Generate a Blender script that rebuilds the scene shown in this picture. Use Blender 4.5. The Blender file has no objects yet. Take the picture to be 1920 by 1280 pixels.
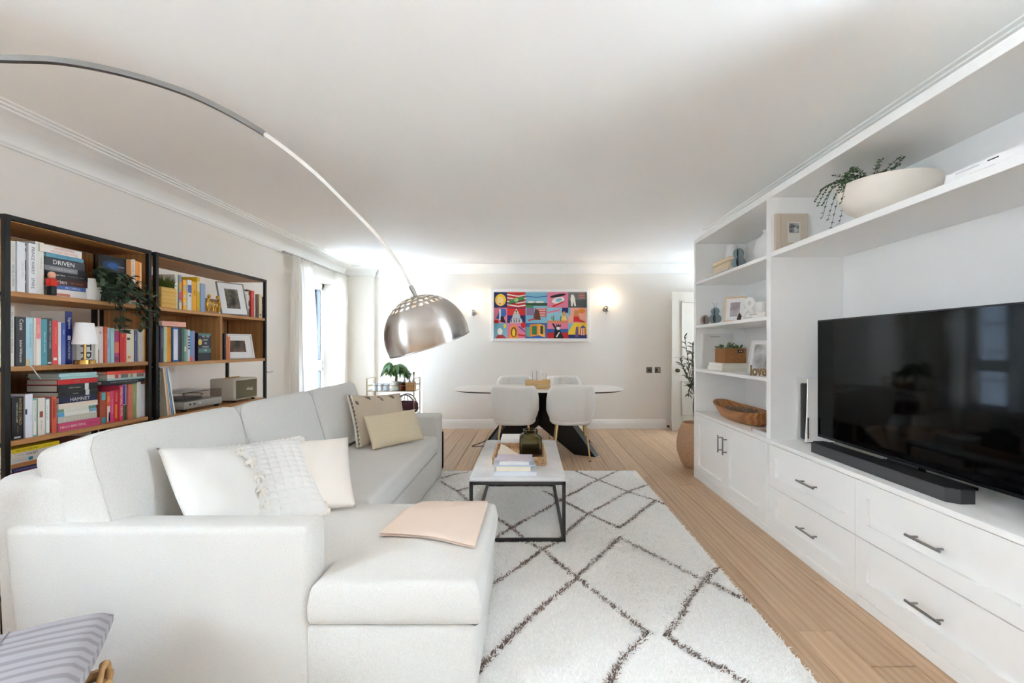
import bpy, bmesh, math, random
import numpy as np
from mathutils import Vector, Matrix, Euler

random.seed(7)
RNG = np.random.default_rng(7)
PI = math.pi
F = 853.0            # focal length in pixels of the 1920 px wide frame
VX, VY = 992.0, 650.0
EYE = 1.23
SC = bpy.context.scene
COL = SC.collection

# ------------------------------------------------------------------ camera, world, light
cam_data = bpy.data.cameras.new('camera')
cam_data.sensor_width = 36.0
cam_data.lens = F / 1920 * 36
cam_data.shift_x = -(VX - 960) / 1920
cam_data.shift_y = (VY - 640) / 1920
cam_data.clip_start = 0.05
cam = bpy.data.objects.new('camera', cam_data)
cam.location = (0, 0, EYE)
cam.rotation_euler = (PI / 2, 0, 0)
COL.objects.link(cam)
SC.camera = cam

SC.view_settings.view_transform = 'Standard'
SC.view_settings.look = 'None'
SC.view_settings.gamma = 1.0
SC.view_settings.use_curve_mapping = False
SC.view_settings.exposure = 2.18

world = bpy.data.worlds.new('sky')
world.use_nodes = True
SC.world = world
bg = world.node_tree.nodes['Background']
bg.inputs[0].default_value = (0.735, 0.872, 1.0, 1)
bg.inputs[1].default_value = 9.0


def area_light(name, loc, rot, sx, sy, power, color):
    d = bpy.data.lights.new(name, 'AREA')
    d.shape = 'RECTANGLE'
    d.size, d.size_y = sx, sy
    d.energy = power
    d.color = color
    o = bpy.data.objects.new(name, d)
    o.location = loc
    o.rotation_euler = rot
    COL.objects.link(o)
    return o


# portals guide sky sampling at the far window and the added, unseen ones
for nm, loc, rot, sx, sy in (('added_right_window_portal', (2.33, 0.65, 1.65), (0, PI / 2, 0), 1.0, 0.8),
                             ('added_side_window_portal', (-3.13, -0.2, 1.65), (0, -PI / 2, 0), 1.1, 1.0),
                             ('far_window_portal', (-3.14, 6.2, 1.23), (0, -PI / 2, 0), 1.86, 1.16),
                             ('added_hall_window_portal', (3.42, 6.17, 1.6), (0, PI / 2, 0), 1.0, 0.56)):
    po_ = area_light(nm, loc, rot, sx, sy, 1, (1, 1, 1))
    po_.data.cycles.is_portal = True
SC.cycles.max_bounces = 16
SC.cycles.diffuse_bounces = 14
SC.cycles.glossy_bounces = 4
SC.cycles.use_adaptive_sampling = True
SC.cycles.adaptive_threshold = 0.2
SC.cycles.adaptive_min_samples = 20
SC.cycles.use_light_tree = False
SC.cycles.use_denoising = True
SC.cycles.transparent_max_bounces = 10

# ------------------------------------------------------------------ helpers


def lin(c):
    out = []
    for v in c:
        v = v / 255.0
        out.append(v / 12.92 if v <= 0.04045 else ((v + 0.055) / 1.055) ** 2.4)
    return tuple(out)


MATS = {}


def mat(name, rgb=(200, 200, 200), rough=0.5, metal=0.0, bump=None, vary=0.0, vscale=8.0, spec=0.5, coat=0.0, emit=None, estr=0.0,
        stretch=(1, 1, 1), alpha_mix=None, aniso=0.0, sheen=0.0, rgb2=None):
    """One principled material; bump=(scale, strength, distance); vary mixes a second tone by noise."""
    if name in MATS:
        return MATS[name]
    m = bpy.data.materials.new(name)
    m.use_nodes = True
    nt = m.node_tree
    N, L = nt.nodes, nt.links
    b = N['Principled BSDF']
    c = lin(rgb)
    b.inputs['Base Color'].default_value = (*c, 1)
    b.inputs['Roughness'].default_value = rough
    b.inputs['Metallic'].default_value = metal
    b.inputs['Specular IOR Level'].default_value = spec
    b.inputs['Coat Weight'].default_value = coat
    if sheen:
        b.inputs['Sheen Weight'].default_value = sheen
    if aniso:
        b.inputs['Anisotropic'].default_value = aniso
    if emit:
        b.inputs['Emission Color'].default_value = (*lin(emit), 1)
        b.inputs['Emission Strength'].default_value = estr
    m.diffuse_color = (*c, 1)
    if vary or bump or rgb2:
        tc = N.new('ShaderNodeTexCoord')
        mp = N.new('ShaderNodeMapping')
        mp.inputs['Scale'].default_value = stretch
        L.new(tc.outputs['Object'], mp.inputs[0])
    if vary or rgb2:
        nz = N.new('ShaderNodeTexNoise')
        nz.inputs['Scale'].default_value = vscale
        nz.inputs['Detail'].default_value = 3
        L.new(mp.outputs[0], nz.inputs['Vector'])
        mx = N.new('ShaderNodeMix')
        mx.data_type = 'RGBA'
        c2 = lin(rgb2) if rgb2 else tuple(v * (1 - vary) for v in c)
        mx.inputs[6].default_value = (*c, 1)
        mx.inputs[7].default_value = (*c2, 1)
        rp = N.new('ShaderNodeMapRange')
        rp.inputs[1].default_value = 0.35
        rp.inputs[2].default_value = 0.65
        L.new(nz.outputs['Fac'], rp.inputs[0])
        L.new(rp.outputs[0], mx.inputs[0])
        L.new(mx.outputs[2], b.inputs['Base Color'])
    if bump:
        nb = N.new('ShaderNodeTexNoise')
        nb.inputs['Scale'].default_value = bump[0]
        nb.inputs['Detail'].default_value = 2
        L.new(mp.outputs[0], nb.inputs['Vector'])
        bp = N.new('ShaderNodeBump')
        bp.inputs['Strength'].default_value = bump[1]
        bp.inputs['Distance'].default_value = bump[2]
        L.new(nb.outputs['Fac'], bp.inputs['Height'])
        L.new(bp.outputs[0], b.inputs['Normal'])
    MATS[name] = m
    return m


def flat(rgb, rough=0.45):
    return mat('print_%d_%d_%d' % tuple(rgb), rgb, rough)


def wood(name, a, b_, scale=1.0, axis=1, rough=0.5, per_object=False, contrast=1.0):
    """Wood with grain running along AXIS of the object's own coordinates."""
    if name in MATS:
        return MATS[name]
    m = bpy.data.materials.new(name)
    m.use_nodes = True
    nt = m.node_tree
    N, L = nt.nodes, nt.links
    bs = N['Principled BSDF']
    bs.inputs['Roughness'].default_value = rough
    tc = N.new('ShaderNodeTexCoord')
    mp = N.new('ShaderNodeMapping')
    s = [26 * scale] * 3
    s[axis] = 1.3 * scale
    mp.inputs['Scale'].default_value = s
    src = tc.outputs['Object']
    if per_object:
        oi = N.new('ShaderNodeObjectInfo')
        ad = N.new('ShaderNodeVectorMath')
        ad.operation = 'MULTIPLY_ADD'
        cb = N.new('ShaderNodeCombineXYZ')
        for k in range(3):
            L.new(oi.outputs['Random'], cb.inputs[k])
        ad.inputs[1].default_value = (37, 91, 53)
        L.new(cb.outputs[0], ad.inputs[0])
        L.new(src, ad.inputs[2])
        src = ad.outputs[0]
    L.new(src, mp.inputs[0])
    nz = N.new('ShaderNodeTexNoise')
    nz.inputs['Scale'].default_value = 1.3
    nz.inputs['Detail'].default_value = 4
    nz.inputs['Roughness'].default_value = 0.62
    nz.inputs['Distortion'].default_value = 0.9
    L.new(mp.outputs[0], nz.inputs['Vector'])
    # cathedral rings
    wv = N.new('ShaderNodeTexWave')
    wv.wave_type = 'RINGS'
    wv.rings_direction = 'Y' if axis == 1 else ('X' if axis == 0 else 'Z')
    wv.inputs['Scale'].default_value = 0.55
    wv.inputs['Distortion'].default_value = 7.0
    wv.inputs['Detail'].default_value = 1
    wv.inputs['Detail Scale'].default_value = 0.7
    L.new(mp.outputs[0], wv.inputs['Vector'])
    cr = N.new('ShaderNodeValToRGB')
    cr.color_ramp.elements[0].position = 0.28
    cr.color_ramp.elements[1].position = 0.72
    cr.color_ramp.elements[0].color = (*lin(b_), 1)
    cr.color_ramp.elements[1].color = (*lin(a), 1)
    ma = N.new('ShaderNodeMix')
    ma.data_type = 'FLOAT'
    ma.inputs[0].default_value = 0.25 * contrast
    L.new(nz.outputs['Fac'], ma.inputs[2])
    L.new(wv.outputs['Fac'], ma.inputs[3])
    L.new(ma.outputs[0], cr.inputs[0])
    out = cr.outputs[0]
    if per_object:
        hs = N.new('ShaderNodeHueSaturation')
        mr = N.new('ShaderNodeMapRange')
        mr.inputs[3].default_value = 0.86
        mr.inputs[4].default_value = 1.08
        L.new(oi.outputs['Random'], mr.inputs[0])
        L.new(mr.outputs[0], hs.inputs['Value'])
        L.new(out, hs.inputs['Color'])
        out = hs.outputs[0]
    L.new(out, bs.inputs['Base Color'])
    bp = N.new('ShaderNodeBump')
    bp.inputs['Strength'].default_value = 0.12
    bp.inputs['Distance'].default_value = 0.002
    L.new(nz.outputs['Fac'], bp.inputs['Height'])
    L.new(bp.outputs[0], bs.inputs['Normal'])
    MATS[name] = m
    return m


def fabric(name, rgb, scale=420.0, strength=0.35, dist=0.0012, rgb2=None, rough=0.95, sheen=0.0):
    """Woven cloth: two crossed bands plus noise."""
    if name in MATS:
        return MATS[name]
    m = bpy.data.materials.new(name)
    m.use_nodes = True
    nt = m.node_tree
    N, L = nt.nodes, nt.links
    b = N['Principled BSDF']
    c = lin(rgb)
    c2 = lin(rgb2) if rgb2 else tuple(v * 0.90 for v in c)
    b.inputs['Roughness'].default_value = rough
    b.inputs['Sheen Weight'].default_value = sheen
    b.inputs['Specular IOR Level'].default_value = 0.0
    tc = N.new('ShaderNodeTexCoord')
    n1 = N.new('ShaderNodeTexNoise')
    n1.inputs['Scale'].default_value = scale
    n1.inputs['Detail'].default_value = 1
    L.new(tc.outputs['Object'], n1.inputs['Vector'])
    n2 = N.new('ShaderNodeTexNoise')
    n2.inputs['Scale'].default_value = 14
    n2.inputs['Detail'].default_value = 2
    L.new(tc.outputs['Object'], n2.inputs['Vector'])
    mx = N.new('ShaderNodeMix')
    mx.data_type = 'RGBA'
    mx.inputs[6].default_value = (*c, 1)
    mx.inputs[7].default_value = (*c2, 1)
    L.new(n1.outputs['Fac'], mx.inputs[0])
    L.new(mx.outputs[2], b.inputs['Base Color'])
    ad = N.new('ShaderNodeMath')
    ad.operation = 'MULTIPLY_ADD'
    ad.inputs[1].default_value = 2.0
    L.new(n2.outputs['Fac'], ad.inputs[0])
    L.new(n1.outputs['Fac'], ad.inputs[2])
    bp = N.new('ShaderNodeBump')
    bp.inputs['Strength'].default_value = strength
    bp.inputs['Distance'].default_value = dist
    L.new(ad.outputs[0], bp.inputs['Height'])
    L.new(bp.outputs[0], b.inputs['Normal'])
    MATS[name] = m
    return m


def clear(name, tint=(255, 255, 255), refl=0.12, rough=0.02):
    """Thin clear pane: mostly transparent with a mirror share that grows at grazing angles."""
    if name in MATS:
        return MATS[name]
    m = bpy.data.materials.new(name)
    m.use_nodes = True
    nt = m.node_tree
    N, L = nt.nodes, nt.links
    for n in list(N):
        N.remove(n)
    o = N.new('ShaderNodeOutputMaterial')
    tr = N.new('ShaderNodeBsdfTransparent')
    tr.inputs[0].default_value = (*lin(tint), 1)
    gl = N.new('ShaderNodeBsdfGlossy')
    gl.inputs['Roughness'].default_value = rough
    fr = N.new('ShaderNodeLayerWeight')
    fr.inputs['Blend'].default_value = refl
    mx = N.new('ShaderNodeMixShader')
    L.new(fr.outputs['Fresnel'], mx.inputs[0])
    L.new(tr.outputs[0], mx.inputs[1])
    L.new(gl.outputs[0], mx.inputs[2])
    L.new(mx.outputs[0], o.inputs[0])
    MATS[name] = m
    return m


def link(o, parent=None):
    COL.objects.link(o)
    if parent is not None:
        o.parent = parent
    return o


def tag(o, label=None, cat=None, group=None, kind=None):
    if label:
        o['label'] = label
    if cat:
        o['category'] = cat
    if group:
        o['group'] = group
    if kind:
        o['kind'] = kind
    return o


def thing(name, label, cat, loc=(0, 0, 0), rotz=0.0, group=None):
    o = bpy.data.objects.new(name, None)
    o.location = loc
    o.rotation_euler = (0, 0, rotz)
    o.empty_display_size = 0.05
    link(o)
    return tag(o, label, cat, group)


def copy_tree(o, parent=None):
    c = o.copy()
    COL.objects.link(c)
    c.parent = parent
    for ch in o.children:
        copy_tree(ch, c)
    return c


class MB:
    """Collects shapes and links them as ONE mesh object."""

    def __init__(self):
        self.v, self.f, self.mi = [], [], []
        self.cur = 0
        self.mats = []

    def use(self, m):
        if m not in self.mats:
            self.mats.append(m)
        self.cur = self.mats.index(m)
        return self

    def add(self, vs, fs):
        k = len(self.v)
        self.v += [tuple(p) for p in vs]
        self.f += [tuple(i + k for i in f) for f in fs]
        self.mi += [self.cur] * len(fs)
        return self

    def box(self, x0, x1, y0, y1, z0, z1, M=None):
        vs = [Vector((x, y, z)) for z in (z0, z1) for y in (y0, y1) for x in (x0, x1)]
        if M is not None:
            vs = [M @ p for p in vs]
        return self.add(vs, [(0, 2, 3, 1), (4, 5, 7, 6), (0, 1, 5, 4), (2, 6, 7, 3), (0, 4, 6, 2), (1, 3, 7, 5)])

    def rbox(self, x0, x1, y0, y1, z0, z1, r=0.01, seg=2, M=None):
        bm = bmesh.new()
        bmesh.ops.create_cube(bm, size=1)
        for w in bm.verts:
            w.co = Vector(((x0 + x1) / 2 + w.co.x * (x1 - x0), (y0 + y1) / 2 + w.co.y * (y1 - y0), (z0 + z1) / 2 + w.co.z * (z1 - z0)))
        r = min(r, 0.49 * min(x1 - x0, y1 - y0, z1 - z0))
        bmesh.ops.bevel(bm, geom=list(bm.edges), offset=r, segments=seg, profile=0.5, affect='EDGES')
        return self.bm(bm, M)

    def bm(self, bm, M=None):
        bm.verts.index_update()
        vs = [(M @ w.co) if M is not None else w.co.copy() for w in bm.verts]
        fs = [[w.index for w in f.verts] for f in bm.faces]
        bm.free()
        return self.add(vs, fs)

    def tube(self, pts, r, n=8, close=False, cap=True, square=False, up=None):
        """Swept tube; r a number or a list per point."""
        pts = [Vector(p) for p in pts]
        m = len(pts)
        rs = r if isinstance(r, (list, tuple)) else [r] * m
        k = len(self.v)
        t0 = (pts[1] - pts[0]).normalized()
        ref = Vector(up) if up else (Vector((0, 0, 1)) if abs(t0.z) < 0.9 else Vector((0, 1, 0)))
        u = t0.cross(ref).normalized()
        for i, p in enumerate(pts):
            a = pts[i - 1] if i > 0 or close else pts[i]
            b = pts[(i + 1) % m] if i < m - 1 or close else pts[i]
            t = (b - a).normalized()
            u = (u - t * u.dot(t)).normalized()
            w = t.cross(u)
            for j in range(n):
                an = 2 * PI * j / n + (PI / n if square else 0)
                rr = rs[i] * (math.sqrt(2) if square else 1)
                self.v.append(tuple(p + u * (math.cos(an) * rr) + w * (math.sin(an) * rr)))
        rng = m if close else m - 1
        for i in range(rng):
            for j in range(n):
                a = k + i * n + j
                b = k + i * n + (j + 1) % n
                c = k + ((i + 1) % m) * n + (j + 1) % n
                d = k + ((i + 1) % m) * n + j
                self.f.append((a, b, c, d))
                self.mi.append(self.cur)
        if cap and not close:
            self.f.append(tuple(k + j for j in reversed(range(n))))
            self.f.append(tuple(k + (m - 1) * n + j for j in range(n)))
            self.mi += [self.cur] * 2
        return self

    def cyl(self, p, q, r, n=16, r2=None):
        return self.tube([p, q], [r, r if r2 is None else r2], n)

    def lathe(self, prof, n=32, M=None, rib=0, ribd=0.0, cap=True):
        """Revolve (radius, z) pairs around Z."""
        k = len(self.v)
        m = len(prof)
        for (r, z) in prof:
            for j in range(n):
                a = 2 * PI * j / n
                rr = r * (1 - ribd * (0.5 - 0.5 * math.cos(rib * a))) if rib else r
                p = Vector((rr * math.cos(a), rr * math.sin(a), z))
                self.v.append(tuple(M @ p if M is not None else p))
        for i in range(m - 1):
            for j in range(n):
                self.f.append((k + i * n + j, k + i * n + (j + 1) % n, k + (i + 1) * n + (j + 1) % n, k + (i + 1) * n + j))
                self.mi.append(self.cur)
        if cap:
            if prof[0][0] > 1e-5:
                self.f.append(tuple(k + j for j in reversed(range(n))))
                self.mi.append(self.cur)
            if prof[-1][0] > 1e-5:
                self.f.append(tuple(k + (m - 1) * n + j for j in range(n)))
                self.mi.append(self.cur)
        return self

    def prism(self, poly, a, b, axis='z', M=None):
        """Extrude a 2-D polygon between a and b; axis z: (x,y), x: (y,z), y: (x,z)."""
        def pt(p, h):
            q = {'z': (p[0], p[1], h), 'x': (h, p[0], p[1]), 'y': (p[0], h, p[1])}[axis]
            return M @ Vector(q) if M is not None else Vector(q)
        n = len(poly)
        vs = [pt(p, a) for p in poly] + [pt(p, b) for p in poly]
        fs = [tuple(reversed(range(n))), tuple(range(n, 2 * n))]
        fs += [(i, (i + 1) % n, n + (i + 1) % n, n + i) for i in range(n)]
        return self.add(vs, fs)

    def grid(self, P, closed_u=False):
        """P[i][j] points -> quads."""
        nu, nv = len(P), len(P[0])
        k = len(self.v)
        for row in P:
            self.v += [tuple(p) for p in row]
        for i in range(nu if closed_u else nu - 1):
            for j in range(nv - 1):
                i2 = (i + 1) % nu
                self.f.append((k + i * nv + j, k + i2 * nv + j, k + i2 * nv + j + 1, k + i * nv + j + 1))
                self.mi.append(self.cur)
        return self

    def mesh(self, name, m=None, smooth=None, fix=True):
        me = bpy.data.meshes.new(name)
        me.from_pydata(self.v, [], self.f)
        if self.mats:
            for x in self.mats:
                me.materials.append(x)
            me.polygons.foreach_set('material_index', self.mi)
        elif m is not None:
            me.materials.append(m)
        if fix:
            bm = bmesh.new()
            bm.from_mesh(me)
            bmesh.ops.recalc_face_normals(bm, faces=bm.faces)
            bm.to_mesh(me)
            bm.free()
        if smooth is not None:
            me.polygons.foreach_set('use_smooth', [True] * len(me.polygons))
            me.set_sharp_from_angle(angle=math.radians(smooth))
        me.update()
        return me

    def build(self, name, m=None, parent=None, smooth=None, loc=None, rot=None, fix=True):
        o = bpy.data.objects.new(name, self.mesh(name, m, smooth, fix))
        link(o, parent)
        if loc is not None:
            o.location = loc
        if rot is not None:
            o.rotation_euler = rot
        return o


def wmat(o):
    m = o.matrix_parent_inverse @ o.matrix_basis if o.parent else o.matrix_basis.copy()
    return wmat(o.parent) @ m if o.parent else m


def part(name, mb, parent, m=None, smooth=40, fix=True):
    """A part modelled in world coordinates under a thing (or a part) placed elsewhere."""
    o = mb.build(name, m, parent, smooth=smooth, fix=fix)
    o.matrix_parent_inverse = wmat(parent).inverted()
    return o


def struct(o):
    o['kind'] = 'structure'
    return o


def at(px, py, D):
    """World point seen at a pixel of the photograph at distance D."""
    return Vector(((px - VX) * D / F, D, EYE - (py - VY) * D / F))


def superbox(sx, sy, sz, p=6.0, n=10, bulge=0.0, wrinkle=0.0, seed=0, axis=1):
    """Soft box centred on the origin: a cube pushed to a superellipsoid, bulged on the faces across AXIS."""
    bm = bmesh.new()
    bmesh.ops.create_cube(bm, size=2)
    bmesh.ops.subdivide_edges(bm, edges=list(bm.edges), cuts=n, use_grid_fill=True)
    rs = np.random.default_rng(seed)
    ph = rs.uniform(0, 6.28, 8)
    for w in bm.verts:
        c = [math.sin(q * PI / 2 * 0.999) * 0.35 + q * 0.65 for q in w.co]
        s = (abs(c[0]) ** p + abs(c[1]) ** p + abs(c[2]) ** p) ** (-1 / p)
        q = [k * s for k in c]
        o = [k for k in range(3) if k != axis]
        q[axis] += math.copysign(1, q[axis]) * bulge * (1 - q[o[0]] ** 2) * (1 - q[o[1]] ** 2) * abs(q[axis])
        if wrinkle:
            a, b = q[o[0]], q[o[1]]
            q[axis] += wrinkle * (math.sin(5 * a + 3 * b + ph[0]) + math.sin(-4 * a + 6 * b + ph[1]) + 0.6 * math.sin(9 * a + ph[2]) * math.sin(7 * b + ph[3]))
        w.co = Vector((q[0] * sx / 2, q[1] * sy / 2, q[2] * sz / 2))
    return bm


def pillow_mesh(w, h, t, n=26, pinch=0.06, wr=0.0, seed=0, fn=None):
    """Throw pillow in the local XZ plane, thickness along Y; returns grids front/back."""
    rs = np.random.default_rng(seed)
    ph = rs.uniform(0, 6.28, 8)
    fr, bk = [], []
    for i in range(n + 1):
        u = -1 + 2 * i / n
        r1, r2 = [], []
        for j in range(n + 1):
            v = -1 + 2 * j / n
            x = u * w / 2 * (1 - pinch * (1 - v * v) * abs(u) ** 3)
            z = v * h / 2 * (1 - pinch * (1 - u * u) * abs(v) ** 3)
            k = max(0.0, (1 - u ** 4) * (1 - v ** 4)) ** 0.55
            k2 = (1 - u * u) * (1 - v * v)
            th = t / 2 * (0.55 * k + 0.45 * k2)
            wv = wr * k * (math.sin(6 * u + 4 * v + ph[0]) + math.sin(-5 * u + 7 * v + ph[1]) + 0.5 * math.sin(12 * u - 3 * v + ph[2]))
            e = fn(u, v, k) if fn else 0.0
            r1.append(Vector((x, -th - wv - e, z)))
            r2.append(Vector((x, th + wv * 0.5 + e, z)))
        fr.append(r1)
        bk.append(r2)
    return fr, bk


def pillow_frame(c, U, V):
    """Matrix whose X axis runs along U, Z along V, -Y out of the face."""
    x = Vector(U).normalized()
    z = Vector(V)
    z = (z - x * z.dot(x)).normalized()
    y = z.cross(x)
    M = Matrix((x, y, z)).transposed().to_4x4()
    M.translation = Vector(c)
    return M


FONT = None
TXT = {}


def text_mesh(s):
    """Flat lettering, 1 unit cap height, centred; returns mesh and size."""
    if s in TXT:
        return TXT[s]
    cu = bpy.data.curves.new('lettering', 'FONT')
    cu.body = s
    cu.size = 1.0
    cu.align_x = 'CENTER'
    cu.align_y = 'CENTER'
    cu.extrude = 0.0
    cu.resolution_u = 2
    o = bpy.data.objects.new('lettering', cu)
    COL.objects.link(o)
    dg = bpy.context.evaluated_depsgraph_get()
    me = bpy.data.meshes.new_from_object(o.evaluated_get(dg))
    bpy.data.objects.remove(o)
    me.name = 'lettering'
    co = np.array([v.co[:] for v in me.vertices])
    lo, hi = co.min(0), co.max(0)
    mid = (lo + hi) / 2
    for v in me.vertices:
        v.co.x -= mid[0]
        v.co.y -= mid[1]
    TXT[s] = (me, hi[0] - lo[0], hi[1] - lo[1])
    return TXT[s]


def lettering(s, m, parent, M, length, height, name='lettering'):
    """Text scaled to fit length x height, placed with matrix M (local x = reading direction, y = up)."""
    me, w, h = text_mesh(s)
    k = min(length / w, height / h)
    me = me.copy()
    me.materials.clear()
    me.materials.append(m)
    o = bpy.data.objects.new(name, me)
    link(o, parent)
    o.matrix_local = M @ Matrix.Scale(k, 4)
    return o

# ------------------------------------------------------------------ materials of the room
M_WALL = mat('wall_paint', (237, 233, 227), 0.9, spec=0.0)
M_CEIL = mat('ceiling_paint', (249, 249, 248), 0.9, spec=0.0)
M_TRIM = mat('trim_paint', (242, 242, 240), 0.45)
M_UNIT = mat('cabinet_paint', (242, 242, 241), 0.38)
M_DOOR = mat('door_paint', (210, 203, 191), 0.45)
M_PLANK = wood('oak_plank', (212, 181, 149), (188, 154, 121), 1.0, 1, 0.42, per_object=True)
M_GAP = mat('floor_gap', (70, 52, 36), 0.9)
M_BLACK = mat('black_metal', (26, 24, 23), 0.42, 0.3)
M_STEEL = mat('brushed_steel', (176, 174, 171), 0.3, 1.0)
M_BRASS = mat('brass', (206, 164, 92), 0.25, 1.0)
M_GLASS = clear('clear_glass')
M_WHITE = mat('white_ceramic', (240, 238, 234), 0.3)
M_PAGES = mat('book_pages', (222, 216, 204), 0.9, bump=(260, 0.3, 0.0006), stretch=(1, 6, 1))

ZC = 2.475
XL, XR = -2.876, 2.10
DB = 6.857

# floor: slab with planks on it
fl = struct(MB().box(-3.2, 3.45, -2.1, 7.4, -0.2, -0.0125).build('floor', M_GAP))
PW = 0.172
plank_mesh = {}
cuts = {7: [1.97, 3.87], 8: [1.755, 4.05], 9: [2.4, 4.9]}
k0 = -22
for k in range(k0, 13):
    x0 = 1.146 + PW * (k - 7)
    if x0 > 3.2 or x0 + PW < -2.9:
        continue
    ys = [-1.8]
    if k in cuts:
        ys += cuts[k] + [6.3]
    else:
        y = -1.8 + random.uniform(0.5, 1.9)
        while y < 7.0:
            ys.append(round(y, 1))
            y += random.choice((1.6, 1.9, 2.2))
    ys.append(7.16)
    for a, b in zip(ys, ys[1:]):
        ln = round(b - a, 2)
        if ln < 0.06:
            continue
        if ln not in plank_mesh:
            plank_mesh[ln] = MB().rbox(0.0009, PW - 0.0009, 0.0008, ln - 0.0008, -0.0125, 0, 0.0018, 1).mesh('plank', M_PLANK)
        o = bpy.data.objects.new('plank', plank_mesh[ln])
        o.location = (x0, a, 0)
        link(o, fl)

struct(MB().box(-3.2, 3.45, -2.1, 7.4, ZC, ZC + 0.15).build('ceiling', M_CEIL))

# left wall: far window opening, plus an unseen near one added for light
wl = MB()
T = 0.25
WIN = (5.62, 6.78, 0.3, 2.16)
NW = (-0.7, 0.3, 1.1, 2.2)  # near opening, out of view, added to let daylight onto the wall unit
a, b, c, d = NW
e, f, g, h = WIN
for (y0, y1, z0, z1) in ((-2.05, a, 0, ZC), (a, b, 0, c), (a, b, d, ZC), (b, e, 0, ZC), (e, f, 0, g), (e, f, h, ZC), (f, 7.3, 0, ZC)):
    wl.box(XL - T, XL, y0, y1, z0, z1)
struct(wl.build('wall_left', M_WALL))
wb = MB()
wb.box(XL, -2.43, 7.06, 7.35, 0, ZC).box(-2.43, -1.61, 7.15, 7.35, 0, ZC).box(-1.61, 3.3, DB, 7.35, 0, ZC)
struct(wb.build('wall_back', M_WALL))
RW = (0.25, 1.05, 1.15, 2.15)  # out-of-view opening added to let daylight onto the left side
wr = MB()
for (y0, y1, z0, z1) in ((-2.05, RW[0], 0, ZC), (RW[1], 1.2, 0, ZC), (RW[0], RW[1], 0, RW[2]), (RW[0], RW[1], RW[3], ZC)):
    wr.box(XR, XR + T, y0, y1, z0, z1)
wr.box(XR, 3.3, 1.2, 4.6, 0, ZC)
struct(wr.build('wall_right', M_WALL))
HW = (5.89, 6.45, 1.1, 2.1)  # opening added out of view to brighten the far end
wh = MB()
for (y0, y1, z0, z1) in ((4.6, HW[0], 0, ZC), (HW[1], DB, 0, ZC), (HW[0], HW[1], 0, HW[2]), (HW[0], HW[1], HW[3], ZC)):
    wh.box(3.2, 3.4, y0, y1, z0, z1)
struct(wh.build('wall_hall', M_WALL))
struct(MB().box(XL - T, XR + T, -2.05, -1.8, 0, ZC).build('wall_rear', M_WALL))


def sweep(path, prof, name, m):
    """Run a (offset, z) profile along wall corners; the room lies to the right of the path."""
    mb = MB()
    P = []
    n = len(path)
    dirs = [(Vector(path[i + 1]) - Vector(path[i])).normalized() for i in range(n - 1)]
    nor = [Vector((q.y, -q.x)) for q in dirs]
    for i in range(n):
        if i == 0:
            off = nor[0]
        elif i == n - 1:
            off = nor[-1]
        else:
            off = nor[i - 1] + nor[i]
        P.append([(path[i][0] + off.x * u, path[i][1] + off.y * u, z) for (u, z) in prof])
    mb.grid(P)
    return struct(mb.build(name, m, smooth=28))


cove = [(0, 2.325), (0.014, 2.327), (0.016, 2.338), (0.022, 2.344)]
for i in range(9):
    t = i / 8 * PI / 2
    cove.append((0.024 + 0.168 * (1 - math.cos(t)), 2.346 + 0.100 * math.sin(t)))
cove += [(0.196, 2.447), (0.197, 2.456), (0.222, 2.457), (0.223, 2.466), (0.248, 2.467), (0.25, ZC + 0.002)]
room = [(XL, -1.8), (XL, 7.06), (-2.43, 7.06), (-2.43, 7.15), (-1.61, 7.15), (-1.61, DB), (3.2, DB)]
sweep(room, cove, 'trim_1', M_TRIM)
sweep([(3.2, 4.6), (XR, 4.6), (XR, -1.8)], cove, 'trim_2', M_TRIM)
base = [(0, 0), (0.02, 0), (0.02, 0.085), (0.016, 0.092), (0.016, 0.112), (0.009, 0.122), (0.009, 0.134), (0, 0.14)]
sweep(room[:-1] + [(2.06, DB)], base, 'baseboard_back', M_TRIM)
sweep([(3.2, 4.6), (XR, 4.6), (XR, 4.36)], base, 'baseboard_right', M_TRIM)


def window(name, x0, x1, z0, z1, splits, rails, M, dark=True):
    """Window in local XZ, room side at +Y, glass at y=0; splits/rails: extra bar positions."""
    w = 0.055
    mb = MB()
    for q in ((x0, x0 + w, z0, z1), (x1 - w, x1, z0, z1), (x0, x1, z0, z0 + w), (x0, x1, z1 - w, z1)):
        mb.box(q[0], q[1], -0.04, 0.04, q[2], q[3], M)
    for s in splits:
        mb.box(s - w / 2, s + w / 2, -0.035, 0.035, z0, z1, M)
    for r in rails:
        mb.box(x0, x1, -0.035, 0.035, r - 0.035, r + 0.035, M)
    o = struct(mb.build(name, M_TRIM))
    xs = [x0 + w] + [v for s in splits for v in (s - w / 2, s + w / 2)] + [x1 - w]
    zs = [z0 + w] + [v for r in rails for v in (r - 0.035, r + 0.035)] + [z1 - w]
    gk = mat('window_gasket', (70, 76, 84), 0.6)
    for i in range(0, len(xs), 2):
        for j in range(0, len(zs), 2):
            a, b, c, d = xs[i], xs[i + 1], zs[j], zs[j + 1]
            s = MB()
            for q in ((a, a + .04, c, d), (b - .04, b, c, d), (a, b, c, c + .04), (a, b, d - .04, d)):
                s.box(q[0], q[1], -0.02, 0.05, q[2], q[3], M)
            s.build('sash', M_TRIM, o)
            if dark:
                s = MB()
                for q in ((a + .04, a + .048, c + .04, d - .04), (b - .048, b - .04, c + .04, d - .04), (a + .04, b - .04, c + .04, c + .048), (a + .04, b - .04, d - .048, d - .04)):
                    s.box(q[0], q[1], -0.01, 0.03, q[2], q[3], M)
                s.build('gasket', gk, o)
            MB().box(a + .04, b - .04, -0.003, 0.003, c + .04, d - .04, M).build('pane', M_GLASS, o)
    return o


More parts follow.
